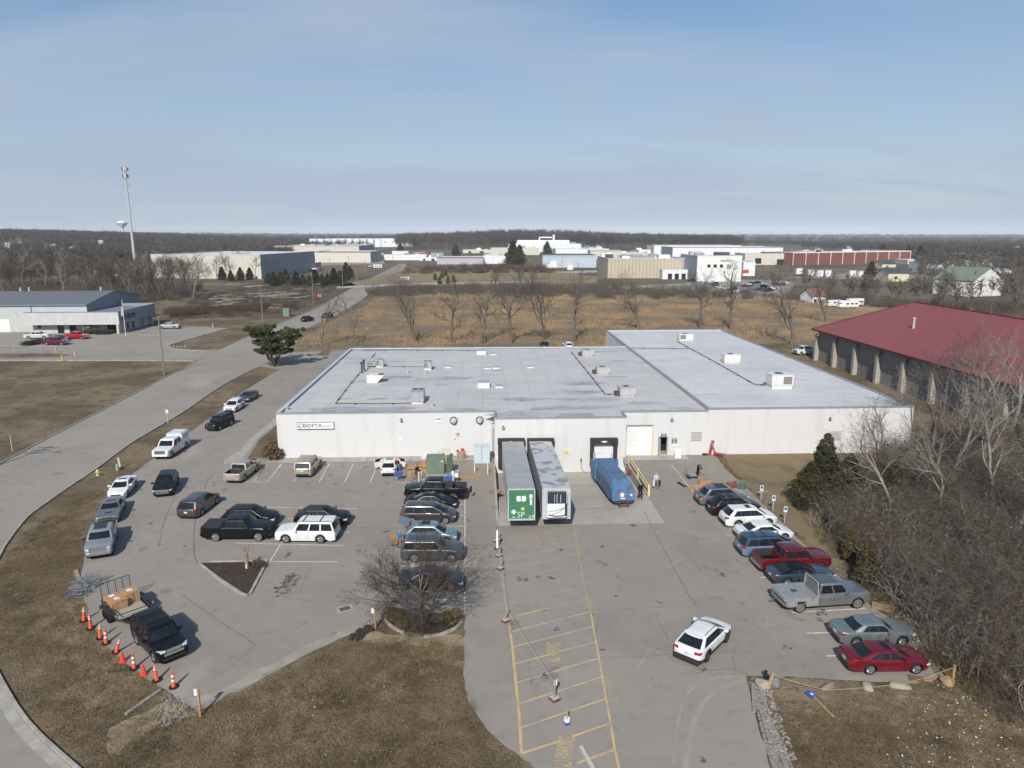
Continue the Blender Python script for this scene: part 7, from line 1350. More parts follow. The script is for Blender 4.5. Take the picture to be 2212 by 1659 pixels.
b=MB();rope(Q1+Vector((.25,0,0)),G(*zF(700,440)),.9,.12,.1,.016);rope(G(*zF(700,440)),G(*zF(1280,415)),.12,.35,.05,.016);rope(G(*zF(1280,415)),Q2,.35,1.2,.06,.016);o=b.build('rope',mat('hemp_rope',(.42,.35,.22),.9));tag(o,'slack hemp rope running over the ground to the tan post','rope')
p=G(*zF(740,640));q_=G(*zF(590,490));d=q_-p;t=empty('fallen_sign',(p.x,p.y,0),math.atan2(d.y,d.x),'fallen timber post with crumpled blue sign on the bare soil','fallen sign');b=MB();b.box((d.length/2,0,.07),(d.length,.1,.1));b.build('post',WOOD,t);b=MB();b.box((d.length+.2,.02,.12),(.5,.42,.06),rz=.2);b.box((d.length+.35,.15,.2),(.25,.3,.05),rz=.5,ry=.5);b.box((d.length+.2,.0,.155),(.2,.12,.01),rz=.4,m=1);b.build('blue_sign',[BLUE,WHITE],t)
def boulder(u,v,sx_,sy_,sz_,m,lb,seed):
 p=G(u,v);r=random.Random(seed);import bmesh
 bm=bmesh.new();bmesh.ops.create_icosphere(bm,subdivisions=3,radius=1)
 ph=[r.uniform(0,6)for _ in range(6)]
 for w_ in bm.verts:c=w_.co;sx_,sy_,sz_=sx_,sy_,sz_;k=.85+.12*math.sin(3*c.x+ph[0])+.1*math.sin(4*c.y+ph[1])+.08*math.sin(5*c.z+ph[2]+2*c.x);w_.co=Vector((c.x*sx_*k,c.y*sy_*k,max(-.3,c.z*k)*sz_))
 me=bpy.data.meshes.new('boulder');bm.to_mesh(me);bm.free();me.shade_smooth();me.materials.append(m);o=bpy.data.objects.new('boulder',me);COL.objects.link(o);o.location=(p.x,p.y,sz_*.25);o.rotation_euler=(0,0,r.uniform(0,3));tag(o,lb,'boulder','boulders along the lower right asphalt edge')
LIME=mat('limestone',(.34,.30,.22),.9,c2=(.3,.26,.2),scale=2,bump=.4,bscale=8);GST=mat('grey_stone',(.2,.2,.195),.9,c2=(.14,.14,.135),scale=2,bump=.4,bscale=8)
for a in[(*zF(190,395),.5,.42,.38,LIME,'buff boulder at the asphalt corner left of the leaning post'),(*zF(288,385),.42,.42,.42,GST,'grey boulder right of the leaning post'),(*zF(700,405),.62,.35,.22,mat('brown_stone',(.26,.2,.15),.9,c2=(.2,.15,.11),scale=3),'flat brown boulder half sunk in the soil'),(*zF(1003,410),.45,.36,.26,LIME,'buff boulder in the middle of the asphalt edge'),(*zF(1250,400),.7,.35,.25,LIME,'long flat buff boulder below the red sedan'),(*zF(1612,372),.5,.42,.35,mat('tan_stone',(.38,.24,.13),.9,c2=(.3,.2,.11),scale=3),'round tan boulder at the foot of the tan post')]:boulder(*a[:6],a[6],int(a[0]))
def log(a,c,w_,m,lb,name='timber_beam',h=.14):
 A=G(*a);C_=G(*c);d=C_-A;b=MB();b.box((d.length/2,0,h/2),(d.length,w_,h));b.box((d.length*.3,0,h+.004),(d.length*.5,w_*.8,.01));o=b.build(name,m,loc=(A.x,A.y,.0),rz=math.atan2(d.y,d.x));tag(o,lb,'timber beam','grey beams lying on the ground')
log(zF(118,385),zF(130,600),.2,GWOOD,'upper grey beam along the right driveway edge');log(zF(180,590),zF(250,830),.2,GWOOD,'lower split grey beam along the right driveway edge');log(zF(330,930),zF(385,1050),.2,GWOOD,'dark grey beam end at the bottom of the right driveway edge');log(z8(755,975),z8(965,828),.2,GWOOD,'grey kerb beam lying on the grass by the cones');log(z6(712,1530),z6(800,1690),.2,mat('pale_concrete_beam',(.5,.48,.44),.9),'pale concrete bumper lying askew on the painted lettering',h=.16);log(z4(585,1400),z4(612,1478),.3,mat('tan_board',(.33,.25,.15),.9),'short tan board leaning at the verge above the carts',h=.08)
p=G(*z6(622,1375));b=MB();b.lathe([(.15,0),(.18,.3)],16,m=0);b.lathe([(.182,.22),(.185,.38)],16,m=1);b.lathe([(0,.36),(.18,.38)],16,m=1);b.box((0,0,.6),(.09,.05,.55),m=2);o=b.build('bucket',[BLUE,WHITE,WOOD],loc=(p.x,p.y,0));tag(o,'blue and white bucket holding a timber stake on the hatching','bucket')
p=G(*z4(755,668));b=MB();b.lathe([(.17,0),(.17,.06),(.11,.08),(.11,.5),(.15,.52),(.15,.58),(.10,.66),(.04,.74),(.04,.8),(0,.8)],14);b.lathe([(.06,-.22),(.06,.22)],10,'X',(0,0,.42));b.lathe([(0,-.22),(.06,-.22)],10,'X',(0,0,.42));b.lathe([(.06,.22),(0,.22)],10,'X',(0,0,.42));b.lathe([(.08,-.18),(.08,0)],10,'Y',(0,0,.38));o=b.build('fire_hydrant',PYEL,loc=(p.x,p.y,0));tag(o,'pale yellow fire hydrant on the grass verge','fire hydrant')
p=G(*z4(908,628));b=MB();b.lathe([(.16,0),(.16,.75),(0,.78)],10);o=b.build('utility_pedestal',mat('pedestal_green',(.28,.42,.3),.6),loc=(p.x,p.y,0));tag(o,'short pale green utility pedestal on the verge','pedestal');p=G(*z4(932,612));b=MB();b.lathe([(.11,0),(.11,1.15),(.13,1.15),(.13,1.3),(0,1.3)],10);b.lathe([(.113,.02),(.113,.2)],10,m=1);o=b.build('marker_post',[PYEL,DGREY],loc=(p.x,p.y,0));o.data.materials[0]=mat('cream_post',(.66,.66,.55),.6);o.rotation_euler=(0,-.12,0);tag(o,'cream gas marker post beside the green pedestal','marker post')
post('road_sign',*z4(1297,268),2.0,LGREY,'small white road sign on a thin post by the grass strip',.03,board=(0,1.85,.38,.5,0),cat='road sign');post('steel_post',*z4(96,480),2.1,LGREY,'bare galvanised sign post at the left road edge',.035);post('road_sign',589,724,2.3,LGREY,'thin sign post on the grass wedge before the pine',.03,board=(0,2.1,.3,.5,1.5),cat='road sign')
HB=mat('handicap_blue',(.03,.10,.38),.5)
zR=lambda x,y:(1451+.144*x,955.6+.144*y)
for u,v,lb in((1337,870,'farthest of the three parking signs beside the right-hand row'),(1515,1030,'middle of the three parking signs beside the right-hand row'),(1690,1205,'nearest of the three parking signs beside the right-hand row')):
 p=G(*zR(u,v));t=empty('parking_sign',(p.x,p.y,0),R(-10),lb,'parking sign','parking signs beside the right-hand row');b=MB();b.bb(-.03,.03,-.03,.03,-.1,1.65);b.build('post',LGREY,t);b=MB();b.bb(-.16,.16,-.045,-.032,1.1,1.65);s=b.build('sign_board',WHITE,t);b=MB();b.bb(-.12,.12,-.052,-.047,1.28,1.58);b.build('symbol',HB,s)
zD=lambda x,y:(1238.7+.128*x,884.8+.128*y)
p=G(*zD(1765,820));t=empty('sandwich_board',(p.x,p.y+.25,0),R(-6),'white sandwich board standing by the open entrance door','sandwich board');b=MB();b.box((0,-.16,.58),(.72,.04,1.15),rx=R(-11));b.box((.05,.2,.55),(.7,.04,1.1),rx=R(12));b.build('board',WHITE,t);b=MB();
for k in range(4):b.box((-.02+.03*(k%2),-.20+.035*k,.35+k*.2),(.4,.006,.05),rx=R(-11))
b.build('lettering',LGREY,t)
p=G(*zD(1322,770));b=MB();b.lathe([(.09,0),(.09,1.15),(0,1.2)],10);o=b.build('bollard',PYEL,loc=(p.x,p.y,0));tag(o,'pale yellow bollard between the garage door and the entrance','bollard',YG)
def xl(x,y):return G(*zD(x,y))
p=xl(885,920);b=MB();b.box((0,0,.25),(.5,1.0,.1));b.box((0,.5,.45),(.5,.08,.5));b.tube((-.2,-.4,0),(-.2,-.4,.25),.03);b.tube((.2,-.4,0),(.2,-.4,.25),.03);o=b.build('small_dolly',GREY,loc=(p.x,p.y,0));tag(o,'grey dolly at the foot of the warehouse step beside the railing','dolly');p=xl(940,1030);b=MB();b.box((0,0,.1),(.35,1.2,.2),rz=.3);o=b.build('red_box',mat('dull_red',(.35,.08,.07),.7),loc=(p.x,p.y,0));tag(o,'dull red long box on the asphalt beside the railing','box')
FO=mat('red_orange_frame',(.36,.05,.025),.5)
p=G(*zR(640,200));t=empty('loader_attachment',(p.x,p.y+.3,0),0,'red orange frame parts leaning against the white wall by the berm','machine part');b=MB();b.box((-.35,0,.95),(.35,.12,1.9),ry=R(10));b.box((-.05,-.1,.9),(.14,.1,1.85),ry=R(-24),m=1);b.box((.45,-.35,.25),(1.1,.3,.25),rz=R(-35));b.build('frame',[FO,GREY],t);b=MB();b.box((-1.1,0,.1),(.6,.3,.2));b.build('weight',BLACK,t);b=MB();b.tube((.6,.1,.1),(1.6,.15,.1),.07);b.build('pipe',mat('sky_pipe',(.1,.35,.6),.5),t)
p=G(*zR(310,545));t=empty('platform_cart',(p.x,p.y+.2,0),R(8),'dark blue platform cart with looped handle beside the bending person','platform cart');b=MB();b.box((0,0,.25),(1.2,.65,.08));b.box((.1,0,.34),(.8,.5,.1),m=1);b.build('platform',[NAVY,mat('folded_blue_grey',(.2,.3,.38),.8)],t);b=MB();b.path([(-.6,-.28,.28),(-.75,-.28,1.05),(-.85,-.1,1.15),(-.85,.1,1.15),(-.75,.28,1.05),(-.6,.28,.28)],.022,6);b.path([(-.66,-.28,.6),(-1.0,-.2,.6),(-1.0,.2,.6),(-.66,.28,.6)],.018,6);b.build('handle',NAVY,t)
for x in(-.45,.45):
 for y in(-.25,.25):b=MB();b.lathe([(.1,-.02),(.1,.02),(0,.02)],10,'Y',(x,y,.1));b.build('wheel',BLACK,t)
p=G(*zR(150,640));b=MB();[b.box((-.12+.07*k*.5,.5-k*.28,.12),(.16,.13,.12),rz=.3)for k in range(5)];b.box((0,0,.05),(.16,1.5,.07),rz=.45);o=b.build('chain_strap',BLACK,loc=(p.x,p.y,0));tag(o,'black knotted strap lying on the asphalt left of the yellow line','strap')
def pallet(u,v,rz,m,lb,z=0.,n=1):
 p=G(u,v);t=empty('pallet',(p.x,p.y,z),rz,lb,'pallet','pallets stacked beside the slate grey suv')
 b=MB()
 for k in range(6):b.bb(-.6,.6,-.5+k*.18,-.4+k*.18,.12,.14)
 for x in(-.55,0,.55):b.bb(x-.04,x+.04,-.5,.5,.02,.12)
 for y in(-.5,-.05,.4):b.bb(-.6,.6,y,y+.1,0,.02)
 b.build('slats',m,t)
REDW=mat('red_timber',(.28,.09,.06),.8);GRNW=mat('green_timber',(.16,.2,.16),.85)
for k in range(3):pallet(*zR(920,680-k*6),.1,REDW,('lowest','middle','top')[k]+' red brown pallet of the stack behind the slate grey suv',k*.145)
for k in range(4):pallet(*zR(1030,680-k*6),.05,GRNW,('lowest','second','third','topmost')[k]+' grey green pallet of the stack behind the slate grey suv',k*.145)
for k in range(2):pallet(*zR(760,660-k*6),.15,WOOD,('lower','upper')[k]+' tan pallet left of the red brown stack',k*.145)
for k in range(2):pallet(*zR(400,700-k*6),.4,mat('broken_tan',(.5,.33,.2),.8),('lower','upper')[k]+' broken pale pallet at the left end of the heap',k*.16)
b=MB();p=G(*zR(495,665));[b.box((-.6+k*.13,0,.5),(.1,.5,.75),ry=R(k*3-6))for k in range(9)];o=b.build('scrap_panels',mat('orange_timber',(.48,.27,.13),.8),loc=(p.x,p.y,0));tag(o,'orange brown panels standing on edge between the pallets','wood panels')
p=G(*zF(0,0));p=G(1460+.3467*1290,929+.3467*1110);b=MB();b.box((0,0,.12),(1.5,.95,.04),rz=-.55);b.box((0,0,.06),(1.4,.85,.1),rz=-.55);o=b.build('wooden_door_panel',mat('tan_panel',(.36,.22,.12),.7,c2=(.28,.17,.09),scale=2),loc=(p.x,p.y,0));tag(o,'brown wooden panel lying on the ground beyond the flatbed pickup','wood panel');p=G(*zF(1410,345));b=MB();b.box((0,0,.03),(1.3,.6,.03),rz=-.35);b.box((.4,-.1,.07),(.5,.3,.1),rz=-.2,m=1);o=b.build('flattened_cardboard',[mat('wet_card',(.16,.1,.06),.9),CARD],loc=(p.x,p.y,0));tag(o,'wet brown cardboard below the front of the red sedan','cardboard');p=G(1460+.3467*1795,929+.3467*712);b=MB();b.box((0,0,1.6),(.55,.4,.35),rx=.4);o=b.build('cardboard_box',CARD,loc=(p.x,p.y,0));tag(o,'small brown carton caught high in the brambles','box')
p=G(534,1228);t=empty('lopped_stump',(p.x,p.y,.05),0,'lopped tree stump with pale cut limbs in the triangular bed','tree stump');S=[(0,0,-.1,.03,0,1.15,.17,.14),(0,0,1.1,-.16,.02,1.75,.06,.05),(.02,0,1.1,-.02,-.02,1.6,.05,.04),(.04,0,1.1,.22,0,1.75,.05,.035),(.22,0,1.75,.24,.03,2.05,.035,.03)];V,Fc=segs_to_mesh(np.array(S));mk('trunk',V,Fc,bark('peeled_bark',(.38,.27,.14),(.2,.15,.1),5),t);b=MB();b.box((.0,-.14,.2),(.1,.08,.4));b.build('cut_wood',mat('fresh_cut',(.7,.62,.45),.8),t)
p=G(556,1224);b=MB();r=random.Random(2);[b.tube((0,0,0),(r.uniform(-.5,.5),r.uniform(-.4,.4),r.uniform(.1,.5)),.015,.004,4)for _ in range(60)];o=b.build('dead_plant',TW_R,loc=(p.x,p.y,.05));tag(o,'dead reddish plant at the right corner of the triangular bed','plant')
# ---- people
def person(u,v,rz,label,P,cloth,h=1.75,hair=(.05,.035,.025),cap=None,extra=None,at=None):
 """P: joints (x forward, y left, z up) for a 1.75 m body; cloth: (top colour, trouser colour, shoe colour)"""
 p=G(u,v)if at is None else Vector(at);t=empty('person',(p.x,p.y,p.z),rz,label,'person','people in the lot');t.scale=(h/1.75,)*3
 D=dict(pelvis=(0,0,.95),waist=(0,0,1.08),chest=(0,0,1.32),neck=(0,0,1.47),head=(.01,0,1.56),crown=(0,0,1.72),shL=(0,.17,1.40),elL=(-.02,.24,1.13),haL=(.06,.25,.88),shR=(0,-.17,1.40),elR=(-.02,-.24,1.13),haR=(.06,-.25,.88),hipL=(0,.09,.92),knL=(.03,.10,.50),anL=(-.02,.10,.09),toL=(.15,.11,.04),hipR=(0,-.09,.92),knR=(.03,-.10,.50),anR=(-.02,-.10,.09),toR=(.15,-.11,.04));D.update(P)
 def skin(name,chain,m,sub=1):
  """chain: list of [(point, radius)...] polylines sharing first points"""
  V=[];E=[];Rr=[];key={}
  for ch in chain:
   last=None
   for q_,r_ in ch:
    k=tuple(round(c,4)for c in q_)
    if k not in key:key[k]=len(V);V.append(q_);Rr.append(r_)
    if last is not None and last!=key[k]:E.append((last,key[k]))
    last=key[k]
  me=bpy.data.meshes.new(name);me.from_pydata(V,E,[]);o=bpy.data.objects.new(name,me);COL.objects.link(o);mod=o.modifiers.new('s','SKIN');mod.use_smooth_shade=True
  for i,sv in enumerate(me.skin_vertices[0].data):sv.radius=(Rr[i]if not isinstance(Rr[i],tuple)else Rr[i][0],)*2 if not isinstance(Rr[i],tuple)else Rr[i];sv.use_root=(i==0)
  ss=o.modifiers.new('d','SUBSURF');ss.levels=ss.render_levels=sub
  dg=bpy.context.evaluated_depsgraph_get();dg.update();m2=bpy.data.meshes.new_from_object(o.evaluated_get(dg));COL.objects.unlink(o);bpy.data.objects.remove(o);m2.materials.clear();m2.materials.append(m);m2.shade_smooth()
  o=bpy.data.objects.new(name,m2);COL.objects.link(o);o.parent=t;return o
 J={k:Vector(v)for k,v in D.items()}
 def mid(a,b_,f=.5):return tuple(J[a].lerp(J[b_],f))
 ch=[[(D['pelvis'],.10),(D['waist'],.095),(D['chest'],.11),(D['neck'],.05),(D['head'],.085),(D['crown'],.06)]]
 for s in 'LR':
  f_=(J['ha'+s]-J['el'+s]).normalized();ha=J['ha'+s];sd=f_.orthogonal().normalized();ch.append([(D['chest'],.11),(D['sh'+s],.055),(D['el'+s],.04),(D['ha'+s],.027),(tuple(ha+f_*.07),.03)])
  for k in range(4):ch.append([(tuple(ha+f_*.07),.03),(tuple(ha+f_*.10+sd*(k-1.5)*.02),.009),(tuple(ha+f_*(.15+.01*(k in(1,2)))+sd*(k-1.5)*.024),.008)])
  ch.append([(D['ha'+s],.027),(tuple(ha+f_*.04+sd*.045),.01),(tuple(ha+f_*.075+sd*.06),.008)])
  ch.append([(D['pelvis'],.10),(D['hip'+s],.085),(D['kn'+s],.052),(D['an'+s],.035),(D['to'+s],.03)])
 skin('body',ch,SKIN)
 top,tr,sh=[mat('cloth_%.3f_%.3f_%.3f'%tuple(c_),c_,.85,c2=tuple(x_*.75 for x_ in c_),scale=9,spec=.1)for c_ in cloth]
 ch=[[(mid('pelvis','waist',-.1),.135),(D['waist'],.13),(D['chest'],.15),(mid('chest','neck',.7),.075)]]
 for s in 'LR':ch.append([(D['chest'],.15),(D['sh'+s],.078),(D['el'+s],.058),(mid('el'+s,'ha'+s,.92),.044)])
 ch=[[(q_,r_*1.25)for q_,r_ in c_]for c_ in ch];skin('jacket',ch,top)
 ch=[[(D['waist'],.115),(D['pelvis'],.125)]]
 for s in 'LR':ch.append([(D['pelvis'],.125),(D['hip'+s],.10),(D['kn'+s],.068),(D['an'+s],.055)])
 ch=[[(q_,r_*1.2)for q_,r_ in c_]for c_ in ch];skin('trousers',ch,tr)
 for s in 'LR':skin('shoe',[[(mid('an'+s,'kn'+s,.05),.05),(D['an'+s],.05),(D['to'+s],.045)]],sh)
 up_=(J['crown']-J['head']).normalized();skin('hair' if not cap else 'cap',[[(tuple(J['head']+up_*.05-Vector((.03,0,0))),.095),(tuple(J['crown']+up_*.0),.08)]],mat('hair_%d'%int(1000*(cap or hair)[0]),cap or hair,.8))
 fw_=Vector((1,0,0));b=MB();hd_=J['head']+up_*.02
 b.tube(hd_+fw_*.075,hd_+fw_*.115-up_*.02,.018,.012,5);b.box(tuple(hd_+fw_*.085-up_*.055),(.02,.05,.012),m=1)
 for s in(1,-1):b.box(tuple(hd_+fw_*.088+Vector((0,s*.032,0))+up_*.02),(.014,.02,.01),m=1);b.box(tuple(hd_+Vector((0,s*.088,0))),(.03,.015,.05))
 b.build('face',[SKIN,DGREY],t)
 if extra:extra(t)
 return t
WALK=dict(knL=(.18,.10,.52),anL=(.22,.10,.09),toL=(.39,.11,.07),knR=(-.05,-.10,.50),anR=(-.28,-.10,.12),toR=(-.13,-.11,.04),elL=(-.08,.25,1.14),haL=(-.02,.27,.90),elR=(.02,-.25,1.13),haR=(.16,-.24,.93))
person(1417,1055,R(-80),'person in a white jacket and pale cap walking towards the camera carrying bags',WALK,((.62,.63,.63),(.16,.22,.30),(.05,.05,.06)),cap=(.5,.47,.4),h=1.82,
extra=lambda t:(MB().box((-.0,.36,.62),(.3,.14,.5)).build('dark_bag',BLACK,t),MB().box((.12,-.34,.62),(.22,.12,.6)).build('white_bag',WHITE,t)))
person(1383,1077,R(92),'person in a black jacket walking away beside the yellow railing',WALK,((.012,.012,.014),(.02,.022,.03),(.02,.018,.016)),h=1.85,hair=(.02,.015,.012))
BEND=dict(waist=(.05,0,1.06),chest=(.22,0,1.22),neck=(.36,0,1.30),head=(.43,0,1.36),crown=(.50,0,1.50),shL=(.26,.17,1.26),elL=(.36,.2,1.0),haL=(.52,.12,.86),shR=(.26,-.17,1.26),elR=(.36,-.2,1.0),haR=(.52,-.12,.86))
person(1507,1028,R(-60),'person in a black printed top bending over the blue platform cart',dict(BEND,chest=(.10,0,1.28),neck=(.18,0,1.42),head=(.22,0,1.5),crown=(.24,0,1.65),shL=(.10,.17,1.35),shR=(.10,-.17,1.35)),((.012,.012,.014),(.02,.022,.03),(.03,.03,.03)),h=1.7,hair=(.02,.015,.012),
extra=lambda t:(MB().box((.25,0,1.22),(.01,.2,.07)).build('print',WHITE,t),MB().box((.75,.1,.85),(.9,.08,.04),rz=.4).build('stick',WOOD,t)))
person(*zB(615,800),R(135),'person in a maroon top and jeans leaning into the open white car',dict(BEND,head=(.45,0,1.30),crown=(.55,0,1.40)),((.10,.02,.035),(.14,.2,.32),(.04,.04,.05)),h=1.75,hair=(.04,.03,.025))
zL=lambda x,y:(752.1+.19204*x,1061.8+.19204*y)
person(*zL(585,640),R(35),'person in a bright blue jacket and cap at the raised tailgate',dict(elL=(.15,.22,1.18),haL=(.36,.12,1.16),elR=(.15,-.22,1.18),haR=(.36,-.12,1.16)),((.01,.22,.55),(.24,.17,.12),(.04,.03,.03)),h=1.8,cap=(.55,.3,.3))
p=G(*zL(510,610));b=MB();b.bb(-.3,.35,-.3,.3,.25,.95);o=b.build('large_carton',mat('orange_card',(.42,.23,.10),.85),loc=(p.x,p.y,0),rz=.3);tag(o,'brown carton on a cart left of the person in blue','box');cart(*zL(500,625),.3,'cart under the brown carton beside the person in blue')
# ---- buildings in the distance
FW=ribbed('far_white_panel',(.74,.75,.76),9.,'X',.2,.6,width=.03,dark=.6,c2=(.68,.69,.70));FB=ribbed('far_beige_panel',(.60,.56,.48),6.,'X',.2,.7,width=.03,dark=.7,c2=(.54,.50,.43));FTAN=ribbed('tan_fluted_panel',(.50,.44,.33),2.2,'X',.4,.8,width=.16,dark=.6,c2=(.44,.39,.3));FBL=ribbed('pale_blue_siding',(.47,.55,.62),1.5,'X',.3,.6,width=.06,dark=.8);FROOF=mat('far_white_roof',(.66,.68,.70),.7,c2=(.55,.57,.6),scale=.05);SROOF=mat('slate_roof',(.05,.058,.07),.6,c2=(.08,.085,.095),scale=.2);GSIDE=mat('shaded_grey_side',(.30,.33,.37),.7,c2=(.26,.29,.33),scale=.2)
BRK=mat('red_brick',(.24,.085,.06),.9,c2=(.18,.065,.05),scale=1.);DW=mat('dark_window',(.02,.024,.03),.2);CREAM=mat('cream_siding',(.62,.57,.42),.8)
def shed(name,label,u0,u1,v,vtop,depth,wall,roof=FROOF,side=None,rz=0.,units=0,wins=(),group=None,cat='building',gable=0.,trim=None,v1=None,h=None):
 """front base line runs from (u0,v) to (u1,v1 or v) on the ground; its top shows at vtop"""
 A=G(u0,v);B=G(u1,v if v1 is None else v1);d=B-A;L=d.length;zg=terr((A.x+B.x)/2,(A.y+B.y)/2);hh=h or height_at(((A.x+B.x)/2,(A.y+B.y)/2),vtop)-zg;hh=max(hh,2.5)
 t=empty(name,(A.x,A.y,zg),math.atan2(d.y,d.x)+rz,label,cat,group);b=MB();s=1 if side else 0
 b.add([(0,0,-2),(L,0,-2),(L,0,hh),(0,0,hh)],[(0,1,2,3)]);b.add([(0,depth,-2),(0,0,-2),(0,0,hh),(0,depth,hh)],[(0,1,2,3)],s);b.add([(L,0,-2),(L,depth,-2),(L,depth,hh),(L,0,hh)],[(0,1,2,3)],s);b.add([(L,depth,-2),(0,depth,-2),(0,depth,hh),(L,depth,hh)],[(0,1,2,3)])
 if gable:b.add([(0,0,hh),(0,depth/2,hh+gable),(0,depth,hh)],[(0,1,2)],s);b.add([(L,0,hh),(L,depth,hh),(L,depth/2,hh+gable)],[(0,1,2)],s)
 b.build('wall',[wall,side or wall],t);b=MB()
 if gable:e=.5;b.add([(-e,-e,hh-.1),(L+e,-e,hh-.1),(L+e,depth/2,hh+gable+.1),(-e,depth/2,hh+gable+.1),(L+e,depth+e,hh-.1),(-e,depth+e,hh-.1)],[(0,1,2,3),(3,2,4,5)])
 else:b.add([(.2,.2,hh-.35),(L-.2,.2,hh-.35),(L-.2,depth-.2,hh-.35),(.2,depth-.2,hh-.35)],[(0,1,2,3)]);b.bb(-.15,L+.15,-.15,.2,hh,hh+.3);b.bb(-.15,.2,.2,depth,hh,hh+.3);b.bb(L-.2,L+.15,.2,depth,hh,hh+.3)
 b.build('roof',roof,t)
 r=random.Random(int(u0+v));
 for k in range(units):
  b=MB();x=r.uniform(.06,.94)*L;y=r.uniform(.1,.8)*depth;s_=r.uniform(1.5,4);b.bb(x-s_,x+s_,y-s_*.7,y+s_*.7,hh-.4,hh+r.uniform(1,2.6));b.build('roof_unit',(LGREY,GREY,WHITE,DGREY)[k%4],t)
 for xa,xb,za,zb,m in wins:b=MB();b.bb(L*xa,L*xb,-.12,-.01,hh*za,hh*zb);b.build('window' if m is DW else 'door',m,t)
 if trim:b=MB();b.bb(-.2,L+.2,-.25,-.02,hh-.5,hh+.2);b.build('trim',trim,t)
 return t,L,hh
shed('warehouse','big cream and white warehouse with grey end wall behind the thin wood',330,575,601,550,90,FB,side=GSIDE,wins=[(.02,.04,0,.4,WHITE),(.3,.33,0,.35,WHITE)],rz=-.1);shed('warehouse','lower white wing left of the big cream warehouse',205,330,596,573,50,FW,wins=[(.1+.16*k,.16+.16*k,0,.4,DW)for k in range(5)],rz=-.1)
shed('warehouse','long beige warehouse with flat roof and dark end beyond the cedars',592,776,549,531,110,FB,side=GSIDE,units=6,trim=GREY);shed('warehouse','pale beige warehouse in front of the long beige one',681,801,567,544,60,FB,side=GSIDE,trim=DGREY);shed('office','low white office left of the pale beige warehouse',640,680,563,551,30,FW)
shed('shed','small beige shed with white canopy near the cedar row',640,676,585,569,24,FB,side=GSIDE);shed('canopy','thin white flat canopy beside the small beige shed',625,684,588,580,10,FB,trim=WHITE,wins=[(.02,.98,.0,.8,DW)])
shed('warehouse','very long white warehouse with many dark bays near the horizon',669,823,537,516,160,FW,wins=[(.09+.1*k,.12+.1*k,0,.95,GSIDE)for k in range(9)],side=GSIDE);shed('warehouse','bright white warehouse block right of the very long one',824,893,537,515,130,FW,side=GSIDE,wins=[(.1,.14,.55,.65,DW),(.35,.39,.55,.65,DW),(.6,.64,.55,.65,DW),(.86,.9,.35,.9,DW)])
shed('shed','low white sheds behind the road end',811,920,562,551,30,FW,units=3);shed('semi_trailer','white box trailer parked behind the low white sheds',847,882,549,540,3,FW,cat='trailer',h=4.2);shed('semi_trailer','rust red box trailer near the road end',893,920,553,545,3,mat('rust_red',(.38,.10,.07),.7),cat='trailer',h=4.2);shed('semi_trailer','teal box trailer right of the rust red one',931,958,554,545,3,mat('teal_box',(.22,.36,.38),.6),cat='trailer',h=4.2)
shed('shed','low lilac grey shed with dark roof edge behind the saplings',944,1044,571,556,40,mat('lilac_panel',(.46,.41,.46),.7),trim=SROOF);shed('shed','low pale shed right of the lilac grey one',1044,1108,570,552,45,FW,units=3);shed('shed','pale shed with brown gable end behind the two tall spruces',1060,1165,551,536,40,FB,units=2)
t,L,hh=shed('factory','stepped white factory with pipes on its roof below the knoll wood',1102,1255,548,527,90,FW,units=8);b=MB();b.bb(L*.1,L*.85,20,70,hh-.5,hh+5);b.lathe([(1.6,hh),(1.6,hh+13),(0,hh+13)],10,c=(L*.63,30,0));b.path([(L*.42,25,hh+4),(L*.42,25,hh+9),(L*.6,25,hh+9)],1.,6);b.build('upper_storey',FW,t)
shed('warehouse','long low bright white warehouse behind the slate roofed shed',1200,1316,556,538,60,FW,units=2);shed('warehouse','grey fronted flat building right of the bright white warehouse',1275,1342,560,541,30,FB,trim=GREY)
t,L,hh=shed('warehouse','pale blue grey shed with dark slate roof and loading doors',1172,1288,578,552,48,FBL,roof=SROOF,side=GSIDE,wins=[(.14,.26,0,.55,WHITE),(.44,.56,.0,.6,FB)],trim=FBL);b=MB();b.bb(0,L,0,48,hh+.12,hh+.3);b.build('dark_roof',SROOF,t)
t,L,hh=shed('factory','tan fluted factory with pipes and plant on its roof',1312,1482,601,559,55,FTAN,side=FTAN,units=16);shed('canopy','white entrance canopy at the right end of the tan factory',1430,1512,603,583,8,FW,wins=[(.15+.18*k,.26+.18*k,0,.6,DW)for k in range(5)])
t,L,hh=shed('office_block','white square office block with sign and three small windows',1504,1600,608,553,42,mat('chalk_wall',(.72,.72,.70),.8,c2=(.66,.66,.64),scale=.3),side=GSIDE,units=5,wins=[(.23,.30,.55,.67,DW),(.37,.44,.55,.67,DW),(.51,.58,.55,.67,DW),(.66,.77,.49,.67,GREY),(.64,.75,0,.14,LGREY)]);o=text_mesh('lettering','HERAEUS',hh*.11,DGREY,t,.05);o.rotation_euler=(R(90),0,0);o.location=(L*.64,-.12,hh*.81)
shed('link_block','pale link between the tan factory and the white office block',1474,1506,601,558,50,FW,side=GSIDE,units=2);shed('annex','small white annex with red awning right of the office block',1604,1630,596,566,20,FW,wins=[(.0,.5,.2,.45,mat('awning_red',(.6,.05,.03),.6))])
shed('warehouse','very long white warehouse behind the office block',1452,1690,561,534,60,FW,side=GSIDE,trim=GREY);shed('warehouse','farther grey white warehouse with long brown roof',1412,1600,550,530,50,FW,roof=mat('brown_roof',(.25,.2,.17),.8));shed('store','white store with dark shopfront openings right of the long warehouse',1608,1720,572,548,30,FB,wins=[(.2,.32,.1,.6,DW),(.62,.75,0,.5,DW)])
t,L,hh=shed('office','long brick building with white framed bays on the right',1712,1965,573,544,40,BRK,trim=WHITE,roof=FROOF,v1=567,units=4)
